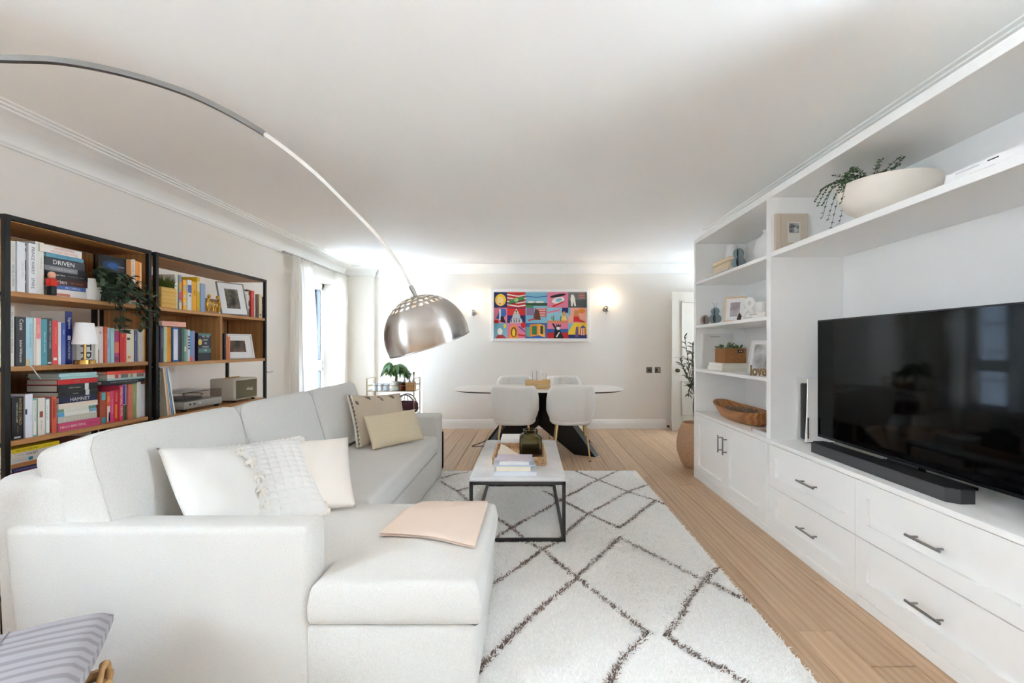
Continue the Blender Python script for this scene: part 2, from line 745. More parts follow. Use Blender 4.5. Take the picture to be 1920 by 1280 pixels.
def wm(x, ang):
    M = Matrix.Rotation(ang, 4, 'Z')
    M.translation = Vector(x)
    return M


# far left window: local x runs towards the camera (-Y), room side is +X
Mw = Matrix(((0, 1, 0, XL - 0.22), (-1, 0, 0, 0), (0, 0, 1, 0), (0, 0, 0, 1)))
w1 = window('window_1', -6.78, -5.62, 0.3, 2.16, [-6.2], [0.96], Mw)
MB().box(XL - 0.19, XL + 0.03, 5.60, 6.775, 0.275, 0.30).build('window_sill', M_TRIM, w1)
w3 = window('added_window_3', -0.3, 0.7, 1.1, 2.2, [], [], Mw, False)  # unseen near-left window, added as a daylight source
# unseen window added in the right wall to light the bookcase side
Mh = Matrix(((0, -1, 0, XR + 0.18), (1, 0, 0, 0), (0, 0, 1, 0), (0, 0, 0, 1)))
window('added_window_2', RW[0], RW[1], RW[2], RW[3], [], [], Mh, False)
Mq = Matrix(((0, -1, 0, 3.36), (1, 0, 0, 0), (0, 0, 1, 0), (0, 0, 0, 1)))
window('added_window_4', HW[0], HW[1], HW[2], HW[3], [], [], Mq, False)  # unseen hall window, added to light the dining end and left wall

# house opposite, seen through the far window
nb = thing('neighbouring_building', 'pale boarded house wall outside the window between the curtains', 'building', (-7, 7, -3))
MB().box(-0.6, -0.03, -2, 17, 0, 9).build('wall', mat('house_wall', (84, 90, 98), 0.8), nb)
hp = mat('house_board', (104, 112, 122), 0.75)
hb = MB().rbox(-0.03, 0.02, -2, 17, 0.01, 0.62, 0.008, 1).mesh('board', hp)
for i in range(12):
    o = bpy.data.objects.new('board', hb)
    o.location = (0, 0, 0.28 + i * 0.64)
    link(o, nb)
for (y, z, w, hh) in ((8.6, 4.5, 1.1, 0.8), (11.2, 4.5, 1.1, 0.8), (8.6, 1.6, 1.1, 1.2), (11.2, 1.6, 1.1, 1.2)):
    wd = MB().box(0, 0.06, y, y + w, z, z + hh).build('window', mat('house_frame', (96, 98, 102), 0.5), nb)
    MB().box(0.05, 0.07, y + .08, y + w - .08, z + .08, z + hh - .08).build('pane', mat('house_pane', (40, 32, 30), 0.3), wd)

# door standing open against the back wall
dl = MB().rbox(2.08, 2.84, 6.62, 6.66, 0.008, 2.03, 0.003, 1).build('door_1', M_DOOR)
struct(dl)
for (z0, z1) in ((1.06, 1.89), (0.23, 0.74)):
    mb = MB()
    a, b = 2.08 + 0.135, 2.84 - 0.135
    for q in ((a, a + .022, z0, z1), (b - .022, b, z0, z1), (a, b, z0, z0 + .022), (a, b, z1 - .022, z1)):
        mb.rbox(q[0], q[1], 6.606, 6.622, q[2], q[3], 0.006, 2)
    mb.build('panel_moulding', M_DOOR, dl, smooth=40)
kn = MB()
kn.lathe([(0.028, 0), (0.028, 0.006), (0.011, 0.012), (0.011, 0.03), (0.022, 0.036), (0.027, 0.05), (0.022, 0.064), (0.0, 0.068)], 20,
         Matrix.Translation((2.155, 6.62, 0.887)) @ Matrix.Rotation(PI / 2, 4, 'X'))
kn.build('door_knob', mat('antique_brass', (126, 112, 92), 0.25, 1.0), dl, smooth=40)
ds = MB().cyl((2.075, 6.835, 0.045), (2.075, 6.77, 0.045), 0.008, 10).cyl((2.075, 6.79, 0.045), (2.075, 6.765, 0.045), 0.016, 12)
tag(ds.build('door_stop', mat('dark_bronze', (58, 50, 44), 0.4, 0.8)), 'small dark door stop on the baseboard beside the open door', 'door stop')

# light switches on the back wall
for i, (px, lab) in enumerate(((1217, 'brushed steel switch plate farther from the door'), (1233, 'brushed steel switch plate nearer the door'))):
    x = (px - VX) * DB / F
    z = EYE - (693.5 - VY) * DB / F
    r = thing('switch_plate', lab, 'light switch', (x, DB, z), group='switch plates on the back wall')
    MB().rbox(-0.044, 0.044, -0.007, 0, -0.044, 0.044, 0.003, 2).build('plate', mat('switch_steel', (128, 124, 118), 0.35, 0.9), r, smooth=40)
    for s in ((-0.012, 0.012) if i == 0 else (-0.018,)):
        MB().box(s - 0.007, s + 0.007, -0.011, -0.006, -0.012, 0.012).build('rocker', M_BLACK, r)
    if i == 1:
        MB().box(0.004, 0.034, -0.009, -0.006, -0.03, 0.03).build('insert', mat('switch_insert', (176, 172, 166), 0.4), r)

# coat hook / small pull on the left wall
hk = MB().cyl((XL, 4.96, 0.955), (XL + 0.02, 4.96, 0.955), 0.011, 12).tube([(XL + 0.02, 4.96, 0.955), (XL + 0.035, 4.99, 0.95), (XL + 0.035, 5.04, 0.958)], 0.006, 8)
tag(hk.build('wall_hook', M_STEEL, smooth=40), 'small steel hook on the left wall near the curtain', 'hook')

# ------------------------------------------------------------------ curtains
M_CURT = fabric('curtain_cloth', (243, 241, 237), 600, 0.15, 0.0006)
nt_ = M_CURT.node_tree
tl_ = nt_.nodes.new('ShaderNodeBsdfTranslucent')
tl_.inputs[0].default_value = (*lin((246, 243, 238)), 1)
mx_ = nt_.nodes.new('ShaderNodeMixShader')
mx_.inputs[0].default_value = 0.5
nt_.links.new(nt_.nodes['Principled BSDF'].outputs[0], mx_.inputs[1])
nt_.links.new(tl_.outputs[0], mx_.inputs[2])
nt_.links.new(mx_.outputs[0], nt_.nodes['Material Output'].inputs[0])
rail = MB().box(-2.83, -2.79, 5.2, 7.04, 2.312, 2.326)
tag(rail.build('curtain_rail', mat('rail_grey', (176, 172, 168), 0.5)), 'slim grey curtain track under the cornice above the window', 'curtain rail')


def curtain(y0, y1, waves, label, spread, seed):
    rs = np.random.default_rng(seed)
    ph = rs.uniform(0, 6.28, 3)
    nz, ny = 26, waves * 12
    out = []
    for side in (0, 1):
        P = []
        for i in range(ny + 1):
            t = i / ny
            row = []
            for j in range(nz + 1):
                v = j / nz                      # 0 top, 1 floor
                sp = 1 + spread * v
                yy = y0 + (y1 - y0) * (t * sp if spread >= 0 else t * sp - spread * v)
                amp = 0.018 + 0.026 * min(1, v * 6)
                pinch = 0.6 if v < 0.05 else 1
                xx = -2.80 + pinch * amp * math.sin(2 * PI * waves * t + 0.7 * math.sin(2.2 * v + ph[0])) + 0.012 * math.sin(5 * t + 4 * v + ph[1])
                zz = 2.315 - v * 2.30
                row.append((xx + (0.003 if side else -0.003), yy, zz))
            P.append(row)
        out.append(P)
    mb = MB().grid(out[0])
    root = thing('curtain', label, 'curtain', (-2.8, (y0 + y1) / 2, 0), group='white curtains at the window')
    part('panel', mb, root, M_CURT, 80)
    hd = MB().grid([[(p[0][0] - 0.004, p[0][1], 2.316), (p[0][0] - 0.004, p[0][1], 2.25)] for p in out[0]])
    hd.grid([[(p[0][0] + 0.010, p[0][1], 2.316), (p[0][0] + 0.010, p[0][1], 2.25)] for p in out[1]])
    part('heading_tape', hd, root, M_CURT, 80)
    return root


curtain(5.36, 5.86, 6, 'white floor-length curtain on the near side of the window, beside the bookcase', 0.35, 3)
curtain(6.63, 7.02, 4, 'white curtain on the far side of the window, in the room corner', 0.0, 5)

# ------------------------------------------------------------------ built-in wall unit on the right
XF, XB = 1.563, 2.035
ZT = 2.232
unit = thing('shelving_unit', 'tall white built-in shelving unit with open bays along the wall', 'shelving', (XF, 3, 0.628))


def upart(name, mb, parent=unit, m=M_UNIT, smooth=40):
    return part(name, mb, parent, m, smooth)


DN = 1.31    # near end of the unit
upart('end_panel', MB().rbox(XF, XB + 0.02, 4.272, 4.312, 0.0, ZT, 0.002, 1))
upart('upright', MB().rbox(XF, XB, 2.943, 2.998, 0.628, ZT - 0.036, 0.002, 1))
upart('upright', MB().rbox(XF, XB, DN, DN + 0.05, 0.628, ZT - 0.036, 0.002, 1))
upart('top_panel', MB().rbox(XF, XB + 0.02, DN, 4.272, ZT - 0.036, ZT, 0.002, 1))
upart('back_panel', MB().box(XB, XB + 0.02, DN, 4.272, 0.628, ZT - 0.036))
upart('top_moulding', MB().rbox(XF + 0.012, XB + 0.02, DN, 4.25, ZT, ZT + 0.018, 0.004, 2))
for (z0, z1) in ((1.81, 1.835), (1.406, 1.431), (1.001, 1.026)):
    upart('shelf', MB().rbox(XF + 0.003, XB, 2.998, 4.272, z0, z1, 0.002, 1))
upart('shelf', MB().rbox(XF + 0.001, XB, DN + 0.05, 2.943, 1.81, 1.843, 0.002, 1))

tag(MB().rbox(XF - 0.004, XB + 0.02, DN, 4.272, 0.602, 0.628, 0.003, 2).build('worktop', M_UNIT, smooth=40),
    'long white worktop running along the base cabinets under the television', 'worktop')


def shaker(x, y0, y1, z0, z1, rail=0.07):
    """Shaker front facing -X: frame proud of a recessed panel."""
    mb = MB()
    mb.box(x + 0.016, x + 0.02, y0, y1, z0, z1)
    for q in ((y0, y0 + rail, z0, z1), (y1 - rail, y1, z0, z1), (y0 + rail, y1 - rail, z0, z0 + rail), (y0 + rail, y1 - rail, z1 - rail, z1)):
        mb.box(x, x + 0.0165, *q)
    return mb


M_HAND = mat('handle_steel', (150, 148, 146), 0.3, 1.0)


def bar_handle(y, z, ln, vertical, x=XF):
    mb = MB()
    if vertical:
        mb.cyl((x - 0.032, y, z - ln / 2), (x - 0.032, y, z + ln / 2), 0.0055, 12)
        for s in (-1, 1):
            mb.cyl((x - 0.032, y, z + s * ln * 0.36), (x, y, z + s * ln * 0.36), 0.0045, 10)
    else:
        mb.cyl((x - 0.032, y - ln / 2, z), (x - 0.032, y + ln / 2, z), 0.0055, 12)
        for s in (-1, 1):
            mb.cyl((x - 0.032, y + s * ln * 0.36, z), (x, y + s * ln * 0.36, z), 0.0045, 10)
    return mb


def base_unit(name, label, y0, y1, fronts):
    r = thing(name, label, 'cabinet', (XF, (y0 + y1) / 2, 0), group='white base units under the worktop')
    upart('carcase', MB().box(XF + 0.02, XB + 0.02, y0 + 0.001, y1 - 0.001, 0.062, 0.602), r)
    upart('plinth', MB().rbox(XF + 0.004, XB, y0, y1, 0.0, 0.048, 0.003, 1).box(XF + 0.012, XB, y0, y1, 0.048, 0.064), r)
    for (kind, a, b, c, d, hy, hz) in fronts:
        fr = upart(kind, shaker(XF, a + 0.0015, b - 0.0015, c + 0.0015, d - 0.0015), r)
        part('handle', bar_handle(hy, hz, 0.14 if kind == 'door' else 0.158, kind == 'door'), fr, M_HAND)
    return r


base_unit('base_cabinet', 'white two-door base cabinet under the open shelves', 3.0, 4.272,
          (('door', 3.0, 3.633, 0.066, 0.6, 3.60, 0.445), ('door', 3.633, 4.27, 0.066, 0.6, 3.69, 0.445)))
base_unit('drawer_cabinet', 'white two-drawer cabinet beside the two-door cabinet', 2.18, 3.0,
          (('drawer', 2.18, 2.96, 0.066, 0.329, 2.53, 0.198), ('drawer', 2.18, 2.96, 0.331, 0.6, 2.53, 0.466)))
base_unit('drawer_cabinet', 'white two-drawer cabinet nearest the camera under the television', DN, 2.18,
          (('drawer', 1.375, 2.18, 0.066, 0.329, 1.775, 0.198), ('drawer', 1.375, 2.18, 0.331, 0.6, 1.775, 0.466)))

# ------------------------------------------------------------------ television, soundbar, console
tv = thing('television', 'large black flat-screen television on the white worktop', 'television', (1.767, 2.15, 0.628))
M_TVB = mat('tv_bezel', (18, 18, 19), 0.35)
M_SCR = mat('tv_screen', (3, 3, 4), 0.05, spec=0.14)
TX = 1.767
y0, y1, z0, z1 = 1.525, 2.78, 0.684, 1.391
upart('casing', MB().rbox(TX, TX + 0.045, y0, y1, z0, z1, 0.006, 2), tv, M_TVB)
upart('screen', MB().box(TX - 0.0015, TX + 0.001, y0 + 0.007, y1 - 0.007, z0 + 0.014, z1 - 0.007), tv, M_SCR)
upart('bezel', MB().box(TX - 0.003, TX, y0, y0 + .006, z0, z1).box(TX - 0.003, TX, y1 - .006, y1, z0, z1).box(TX - 0.003, TX, y0, y1, z1 - .006, z1).box(TX - 0.003, TX, y0, y1, z0, z0 + .013), tv, mat('tv_edge', (40, 40, 42), 0.3, 0.6))
upart('stand_neck', MB().prism([(TX - 0.012, 0.64), (TX + 0.03, 0.64), (TX + 0.03, 0.74), (TX + 0.008, 0.74)], 2.06, 2.24, 'y'), tv, M_TVB)
upart('stand_base', MB().prism([(TX - 0.055, 1.98), (TX - 0.055, 2.32), (TX + 0.11, 2.40), (TX + 0.11, 1.90)], 0.6285, 0.641, 'z'), tv, M_TVB)
upart('indicator', MB().box(TX - 0.004, TX - 0.001, 1.555, 1.585, 0.680, 0.684), tv, mat('tv_logo', (190, 190, 190), 0.4))

sb = thing('soundbar', 'long dark grey soundbar lying in front of the television', 'soundbar', (1.66, 2.18, 0.629))
c = 0.032
poly = [(1.614 + c, 1.735), (1.702, 1.735), (1.716, 1.75), (1.716, 2.62), (1.702, 2.635), (1.614 + c, 2.635), (1.614, 2.635 - c), (1.614, 1.735 + c)]
upart('body', MB().prism(poly, 0.629, 0.682, 'z'), sb, mat('speaker_cloth', (66, 66, 68), 0.85, bump=(900, 0.3, 0.0006)), None)
upart('top_plate', MB().prism([(x * 0.985 + 1.664 * 0.015, y * 0.996 + 2.185 * 0.004) for x, y in poly], 0.682, 0.685, 'z'), sb, mat('speaker_top', (30, 30, 32), 0.5), None)
tag(MB().tube([(1.72, 2.5, 0.633), (1.74, 2.36, 0.634), (1.73, 2.26, 0.636), (1.75, 2.2, 0.634)], 0.004, 6).build('cable', mat('cable_black', (14, 14, 14), 0.5), smooth=60),
    'thin black cable between the soundbar and the television stand', 'cable')

gc = thing('game_console', 'upright white and black game console beside the television', 'game console', (1.71, 2.87, 0.629))


def fin(y, s):
    P = []
    for i in range(13):
        t = i / 12
        z = 0.64 + t * 0.38
        row = []
        for j in range(9):
            u = j / 8
            x = 1.712 + u * 0.25 + 0.014 * math.sin(t * 2.6) * (1 - u)
            yy = y + s * (0.010 * math.sin(PI * u) + 0.012 * (1 - u) ** 3 * (t - 0.4) ** 2 * 4)
            row.append((x, yy, z + 0.012 * (1 - u) * (1 if t > 0.9 else 0)))
        P.append(row)
    Q = [[(p[0] + 0.004, p[1] + s * 0.006, p[2]) for p in r] for r in P]
    mb = MB().grid(P).grid(Q)
    mb.grid([[r[0] for r in P], [r[0] for r in Q]]).grid([P[-1], Q[-1]]).grid([P[0], Q[0]]).grid([[r[-1] for r in P], [r[-1] for r in Q]])
    return mb


upart('side_plate', fin(2.832, -1), gc, M_WHITE, 60)
upart('side_plate', fin(2.915, 1), gc, M_WHITE, 60)
upart('core', MB().rbox(1.732, 1.95, 2.836, 2.911, 0.645, 1.0, 0.01, 2), gc, mat('console_black', (16, 16, 18), 0.25))
upart('stand', MB().lathe([(0.075, 0), (0.075, 0.008), (0.05, 0.014)], 24, Matrix.Translation((1.83, 2.872, 0.6285))), gc, M_TVB)
upart('disc_slot', MB().box(1.727, 1.732, 2.8165, 2.8225, 0.66, 0.79), gc, M_TVB)

# ------------------------------------------------------------------ bookcases
M_OAK = wood('bookcase_oak', (196, 146, 92), (164, 114, 66), 0.9, 1, 0.5)
M_OAKV = wood('bookcase_oak_panel', (190, 140, 88), (158, 110, 64), 0.9, 2, 0.5)
BX, BR = -2.24, -2.58          # front and rear planes
PT = 0.02


def bookcase(label, y0, y1, shelves, boxed, divider=None, drawers=False):
    r = thing('bookcase', label, 'bookcase', ((BX + BR) / 2, (y0 + y1) / 2, 0))
    zt = 1.80
    for x in (BX - PT, BR):
        for y in (y0, y1 - PT):
            part('post', MB().box(x, x + PT, y, y + PT, 0, zt), r, M_BLACK)
    tf = MB().box(BX - PT, BX, y0 + PT, y1 - PT, zt - PT, zt).box(BR, BR + PT, y0 + PT, y1 - PT, zt - PT, zt)
    tf.box(BR + PT, BX - PT, y0, y0 + PT, zt - PT, zt).box(BR + PT, BX - PT, y1 - PT, y1, zt - PT, zt)
    part('top_frame', tf, r, M_BLACK)
    part('top_board', MB().box(BR + PT, BX - PT, y0 + PT, y1 - PT, zt - 0.024, zt - 0.004), r, M_OAK)
    for z in shelves:
        part('shelf', MB().rbox(BR + 0.004, BX - 0.002, y0 + PT + .001, y1 - PT - .001, z - 0.022, z, 0.002, 1), r, M_OAK)
        for y in (y0, y1 - PT):
            part('side_rail', MB().box(BR + PT, BX - PT, y + 0.003, y + PT - 0.003, z - 0.022, z - 0.004), r, M_BLACK)
    for (a, b) in boxed:
        part('back_panel', MB().box(BR + 0.004, BR + 0.014, y0 + PT, y1 - PT, a, b), r, M_OAKV)
        for y in (y0 + 0.006, y1 - PT + 0.006):
            part('side_panel', MB().box(BR + PT, BX - PT, y, y + 0.016, a, b), r, M_OAKV)
    if divider:
        y, a, b = divider
        part('divider', MB().box(BR + 0.014, BX - 0.004, y - 0.01, y + 0.01, a, b), r, M_OAKV)
    if drawers:
        ym = (y0 + y1) / 2
        part('drawer_case', MB().box(BR + PT, BX - 0.03, y0 + PT, y1 - PT, 0.30, 0.774), r, M_OAKV)
        for (a, b, ny) in ((y0 + PT + .002, ym - .002, ym - 0.12), (ym + .002, y1 - PT - .002, ym + 0.12)):
            for (c, d) in ((0.545, 0.770), (0.305, 0.540)):
                dr = part('drawer', MB().box(BX - 0.03, BX - 0.006, a, b, c, d - 0.02).box(BX - 0.03, BX - 0.006, a, ny - 0.055, d - 0.02, d).box(BX - 0.03, BX - 0.006, ny + 0.055, b, d - 0.02, d), r, M_OAK)
    return r


S1, S2, S3, S4 = 1.472, 1.144, 0.82, 0.49
bookcase('narrow bookcase with black metal frame and oak shelves full of books', 1.946, 2.70, (S1, S2, S3, S4, 0.16),
         ((S1, 1.776), (S3, S2 - 0.022)))
T1, T2, T3 = 1.472, 1.134, 0.80
bookcase('wide bookcase with black metal frame, record player shelf and oak drawers', 2.732, 3.885, (T1, T2, T3),
         ((T2, T1 - 0.022),), divider=(3.318, T2, T1 - 0.022), drawers=True)

# ------------------------------------------------------------------ books
ORD = ['first', 'second', 'third', 'fourth', 'fifth', 'sixth', 'seventh', 'eighth', 'ninth', 'tenth', 'eleventh', 'twelfth', 'thirteenth',
       'fourteenth', 'fifteenth', 'sixteenth', 'seventeenth', 'eighteenth', 'nineteenth', 'twentieth', 'twenty-first', 'twenty-second', 'twenty-third']
WHT, INK, GLD = (238, 236, 230), (44, 42, 42), (196, 164, 92)


def book(label, t, h, d, rgb, texts=(), bands=(), group=None, board=None):
    """Book with its spine in the plane x=0 facing +X; thickness along +Y from 0, height along Z."""
    bt = min(0.0025, t * 0.18)
    m = flat(rgb, 0.4)
    mb = MB().use(m).box(-0.0035, 0, 0, t, 0, h).use(flat(board, 0.4) if board else m).box(-d, -0.0035, 0, bt, 0, h).box(-d, -0.0035, t - bt, t, 0, h)
    o = mb.build('book')
    tag(o, label, 'book', group)
    MB().box(-d + 0.004, -0.0035, bt, t - bt, 0.003, h - 0.003).build('pages', M_PAGES, o)
    for (a, b, c, e, col) in bands:           # fractions: from top a..b along the height, c..e across
        MB().box(0.0, 0.0006, c * t, e * t, h * (1 - b), h * (1 - a)).build('spine_band', flat(col, 0.4), o)
    for (s, a, b, c, col, f) in texts:        # string, along a..b from the top, across centre c, colour, letter height fraction
        M = Matrix(((0, 0, 1, 0.0010), (0, 1, 0, c * t), (-1, 0, 0, h * (1 - (a + b) / 2)), (0, 0, 0, 1)))
        lettering(s, flat(col, 0.5), o, M, (b - a) * h, f * t)
    return o


def sD(px, X=2.262):
    return F * X / (VX - px)


def upright_row(where, group, zs, rows, X=-2.262, jitter=True):
    """rows: (px0, px1, pytop, rgb, colour words, texts, bands)"""
    n = 0
    for row in rows:
        p0, p1, py, rgb, words = row[:5]
        texts = row[5] if len(row) > 5 else ()
        bands = row[6] if len(row) > 6 else ()
        D0, D1 = sD(p0, -X), sD(p1, -X)
        h = EYE - (py - VY) * (D0 + D1) / 2 / F - zs
        lab = '%s, %s upright on %s' % (words, ORD[n], where)
        o = book(lab, D1 - D0 - 0.0008, h, min(0.23, max(0.12, h * 0.66)), rgb, texts, bands, group, row[7] if len(row) > 7 else None)
        o.location = (X + (random.uniform(-0.008, 0.004) if jitter else 0), D0, zs + 0.0005)
        n += 1


def flat_stack(where, group, z, p0, p1, rows, X=-2.262, top_first=True):
    """rows from the bottom up: (thickness, start offset, end offset, rgb, words, texts, bands)"""
    n = len(rows)
    for i, row in enumerate(rows):
        t, a, b, rgb, words = row[:5]
        texts = row[5] if len(row) > 5 else ()
        bands = row[6] if len(row) > 6 else ()
        D0, D1 = sD(p0 + a, -X), sD(p1 + b, -X)
        bb = tuple((q[0], q[1], q[2], q[3], q[4]) for q in bands)
        o = book('%s, %s down in %s' % (words, ORD[n - 1 - i], where), t - 0.0006, D1 - D0, 0.155, rgb, texts, bb, group)
        o.rotation_euler = (PI / 2, 0, 0)
        o.location = (X + random.uniform(-0.010, 0.004), D1, z)
        z += t
    return z


def T_(s, a=0.08, b=0.92, c=0.5, col=WHT, f=0.5):
    return (s, a, b, c, col, f)


G1 = 'books in the narrow bookcase'
G2 = 'books in the wide bookcase'
upright_row("narrow bookcase's top shelf", G1, S1, [
    (21, 31.6, 452, (228, 226, 222), 'off-white book with small grey title', [T_('MICHELLE OBAMA', .42, .95, .6, (120, 116, 112), .4), T_('THE LIGHT WE CARRY', .06, .4, .6, (196, 170, 120), .35)]),
    (32.2, 47.5, 454, (225, 227, 232), 'plain pale grey book', [T_('LIFE IN FULL', .2, .9, .65, (190, 190, 192), .3)]),
    (48, 52.6, 456, (52, 52, 54), 'thin black and white picture book', [], [(.05, .1, 0, 1, (210, 210, 210)), (.16, .34, 0, 1, (188, 188, 190)), (.55, .62, 0, 1, (150, 150, 152)), (.75, .8, 0, 1, (190, 190, 190))]),
    (53, 67.6, 457, (232, 234, 238), 'white book with large dark lettering', [T_('PRINCE HARRY   SPARE', .07, .9, .55, (70, 72, 76), .55)]),
    (68.6, 84.6, 454, (226, 225, 218), 'cream book with tiny lettering', [T_('the white album', .25, .55, .7, (130, 128, 120), .16)]),
])
z = flat_stack("narrow bookcase's top-shelf stack", G1, S1 + 0.0005, 85.4, 165, [
    (0.036, 14, 0, (226, 218, 212), 'white book with a red smudged band', [], [(.05, .5, .1, .45, (200, 120, 96))]),
    (0.021, 14, -1, (78, 108, 168), 'blue book', [T_('BECOMING', .3, .9, .5, (200, 210, 235), .5)]),
    (0.031, 10, 0, (70, 40, 38), 'dark brown book with white lettering', [T_('Brien', .08, .42, .5, WHT, .7), T_('the witness', .5, .9, .5, (200, 120, 90), .3)]),
    (0.031, 0, 0, (30, 30, 32), 'black book with small white lettering', [T_('Ian Gow', .25, .45, .5, WHT, .4), T_('A WINNING TEAM', .5, .9, .5, (150, 150, 150), .25)]),
    (0.025, 0, -1, (130, 130, 134), 'mid grey book', [T_('MODERN CLASSICS', .1, .75, .5, (200, 200, 204), .4)], [(.78, 1, 0, 1, (36, 36, 38))]),
    (0.038, 1, -3, (62, 66, 70), 'charcoal book with bold white capitals', [T_('DRIVEN', .2, .72, .5, (236, 236, 236), .62)]),
    (0.019, 0, -9, (92, 150, 176), 'teal blue book', [T_('an ocean apart', .1, .8, .5, (60, 110, 140), .5)]),
    (0.035, -12, -13, (232, 226, 220), 'white book with red capitals', [T_('100 INTERIORS', .32, .8, .72, (206, 110, 100), .36), T_('AROUND THE WORLD', .24, .9, .28, (206, 110, 100), .36)]),
])
# books lying and standing at the far end of the top shelf
o = book("orange-red book lying flat under the plant end of narrow bookcase's top shelf", 0.030, 0.085, 0.16, (222, 84, 52), [T_('pulse', .5, .9, .5, WHT, .4)], group=G1)
o.rotation_euler = (PI / 2, 0, 0)
o.location = (-2.262, 2.668, S1 + 0.022)
o = book("speckled white and green book at the bottom under the orange-red book", 0.021, 0.1, 0.16, (214, 214, 200), [], [(.2, .5, .2, .7, (120, 132, 92))], group=G1)
o.rotation_euler = (PI / 2, 0, 0)
o.location = (-2.262, 2.669, S1 + 0.0005)
D = 2.585
for (t, hh, rgb, wd, tx) in ((0.0095, 0.20, (238, 176, 120), 'pale orange', []), (0.017, 0.205, (224, 222, 224), 'white', [T_('BEYOND THE TREES', .03, .5, .3, (60, 50, 50), .5)]),
                             (0.016, 0.20, (240, 160, 66), 'orange', []), (0.012, 0.198, (234, 140, 52), 'deep orange', []), (0.012, 0.195, (240, 190, 140), 'peach', [])):
    o = book('%s book standing above the orange-red book beside the bookcase post' % wd, t, hh, 0.15, rgb, tx, [(.8, .84, 0, 1, (214, 110, 60))] if not tx else [], G1)
    o.location = (-2.262, D, S1 + 0.0525)
    D += t + 0.001
# dark book with its cover turned to the room
o = book('large black and blue book with its cover turned to the room behind the trailing plant', 0.016, 0.255, 0.135, (14, 16, 22), group=G1)
cov = MB()
for k, (x, z, r, c) in enumerate(((-0.075, 0.205, 0.038, (18, 48, 92)), (-0.07, 0.205, 0.022, (30, 84, 150)), (-0.045, 0.115, 0.034, (120, 118, 114)), (-0.045, 0.113, 0.028, (22, 23, 26)), (-0.045, 0.112, 0.016, (90, 88, 84)))):
    cov.use(flat(c)).prism([(x + r * (1.25 if k < 2 else 1) * math.cos(a), z + r * (0.7 if k < 2 else 1) * math.sin(a)) for a in [i * PI / 8 for i in range(16)]], -0.0004 - 0.0002 * k, -0.0002 * k, 'y')
cov.use(flat((150, 152, 156))).box(-0.045, -0.01, -0.0006, 0, 0.200, 0.204)
cov.build('cover_print', None, o)
o.rotation_euler = (0, 0, math.radians(80))
o.location = (-2.285, 2.580, S1 + 0.0005)

upright_row("narrow bookcase's second shelf", G1, S2, [
    (19.5, 27, 574, (226, 222, 214), 'tall off-white book with dark capitals', [T_('KELLY HOPPEN DESIGN MASTERCLASS', .04, .84, .4, (60, 58, 56), .5)]),
    (28.5, 48.7, 594, (52, 52, 56), 'thick charcoal book with white lettering', [T_('Caste', .05, .27, .55, WHT, .5), T_('Isabel Wilkerson', .47, .92, .5, WHT, .42)]),
    (49, 62.8, 595, (168, 208, 222), 'light blue book', [T_('THE ISLAND DREAMING', .12, .62, .65, (110, 150, 170), .3)], [(.86, 1, 0, .6, (206, 190, 150))]),
    (63.2, 66, 596, (234, 228, 222), 'thin white book', []),
    (66.4, 75.6, 596, (232, 222, 216), 'pink-topped white book', [T_('sunrise', .05, .42, .5, (240, 214, 150), .45)], [(0, .44, .05, .95, (232, 132, 138))]),
    (76.2, 88.6, 598, (74, 148, 164), 'teal book', [T_('where the sea ends', .25, .75, .62, (196, 226, 230), .3)]),
    (89, 99, 597, (74, 74, 76), 'dark grey book with pale capitals', [T_('THE FIRST TOO HARD', .05, .65, .55, (196, 196, 196), .42)], [(.94, .97, .1, .8, (230, 230, 230))]),
    (99.4, 110, 601, (228, 74, 76), 'bright red book', [T_('everything I know', .1, .56, .6, (244, 170, 120), .4)], [(.84, .9, .2, .8, (240, 230, 226))]),
    (110.5, 116, 604, (232, 230, 228), 'thin plain white book', []),
    (116.6, 124, 605, (92, 112, 186), 'mid blue book', [T_('hunger', .1, .36, .5, (216, 222, 240), .5)]),
    (124.4, 137, 584, (20, 34, 104), 'tall navy book with white lettering', [T_('Sapiens', .08, .36, .5, WHT, .55), T_('Yuval Noah Harari', .56, .9, .5, WHT, .38)], [(.46, .54, .3, .75, (200, 206, 220))], (208, 204, 196)),
    (146, 177, 615, (206, 206, 208), 'thick grey book with huge black capitals', [T_('LITR', .06, .92, .55, (20, 20, 20), .72)]),
    (177.5, 183, 614, (236, 232, 222), 'thin cream white book', []),
    (183.4, 187, 613, (226, 218, 206), 'thin beige book with an olive foot', [], [(.62, 1, 0, 1, (132, 118, 84))]),
    (187.4, 196, 612, (226, 214, 214), 'pale pink book', [], [(.14, .2, .2, .6, (206, 150, 160))]),
    (196.4, 202, 612, (222, 98, 54), 'orange-red book', [T_('after the fire', .1, .6, .5, (240, 180, 110), .5)]),
    (202.4, 208.5, 614, (160, 204, 226), 'sky blue book', [T_('little weirds', .1, .8, .5, (90, 140, 180), .4)]),
    (208.8, 215, 615, (178, 214, 220), 'pale cyan book', []),
    (215.4, 223.5, 620, (178, 60, 124), 'magenta book fading to orange', [], [(.36, .7, 0, 1, (232, 124, 90)), (.82, .95, 0, .8, (110, 50, 90))]),
    (224, 236, 620, (206, 34, 42), 'red book', [T_('circe', .05, .2, .4, (240, 190, 150), .4)], [(0, 1, .55, .95, (224, 60, 52))]),
    (236.4, 249, 617, (232, 226, 206), 'cream book with a black bird mark', [], [(.02, .07, 0, .7, (60, 56, 50)), (.26, .33, .15, .6, (40, 38, 36)), (.82, .89, .3, .7, (206, 140, 80))]),
    (249.4, 253.6, 618, (228, 222, 200), 'thin cream book', []),
    (254, 259, 619, (92, 96, 146), 'slate blue book', [T_('transit', .1, .4, .5, (190, 196, 220), .5)]),
])
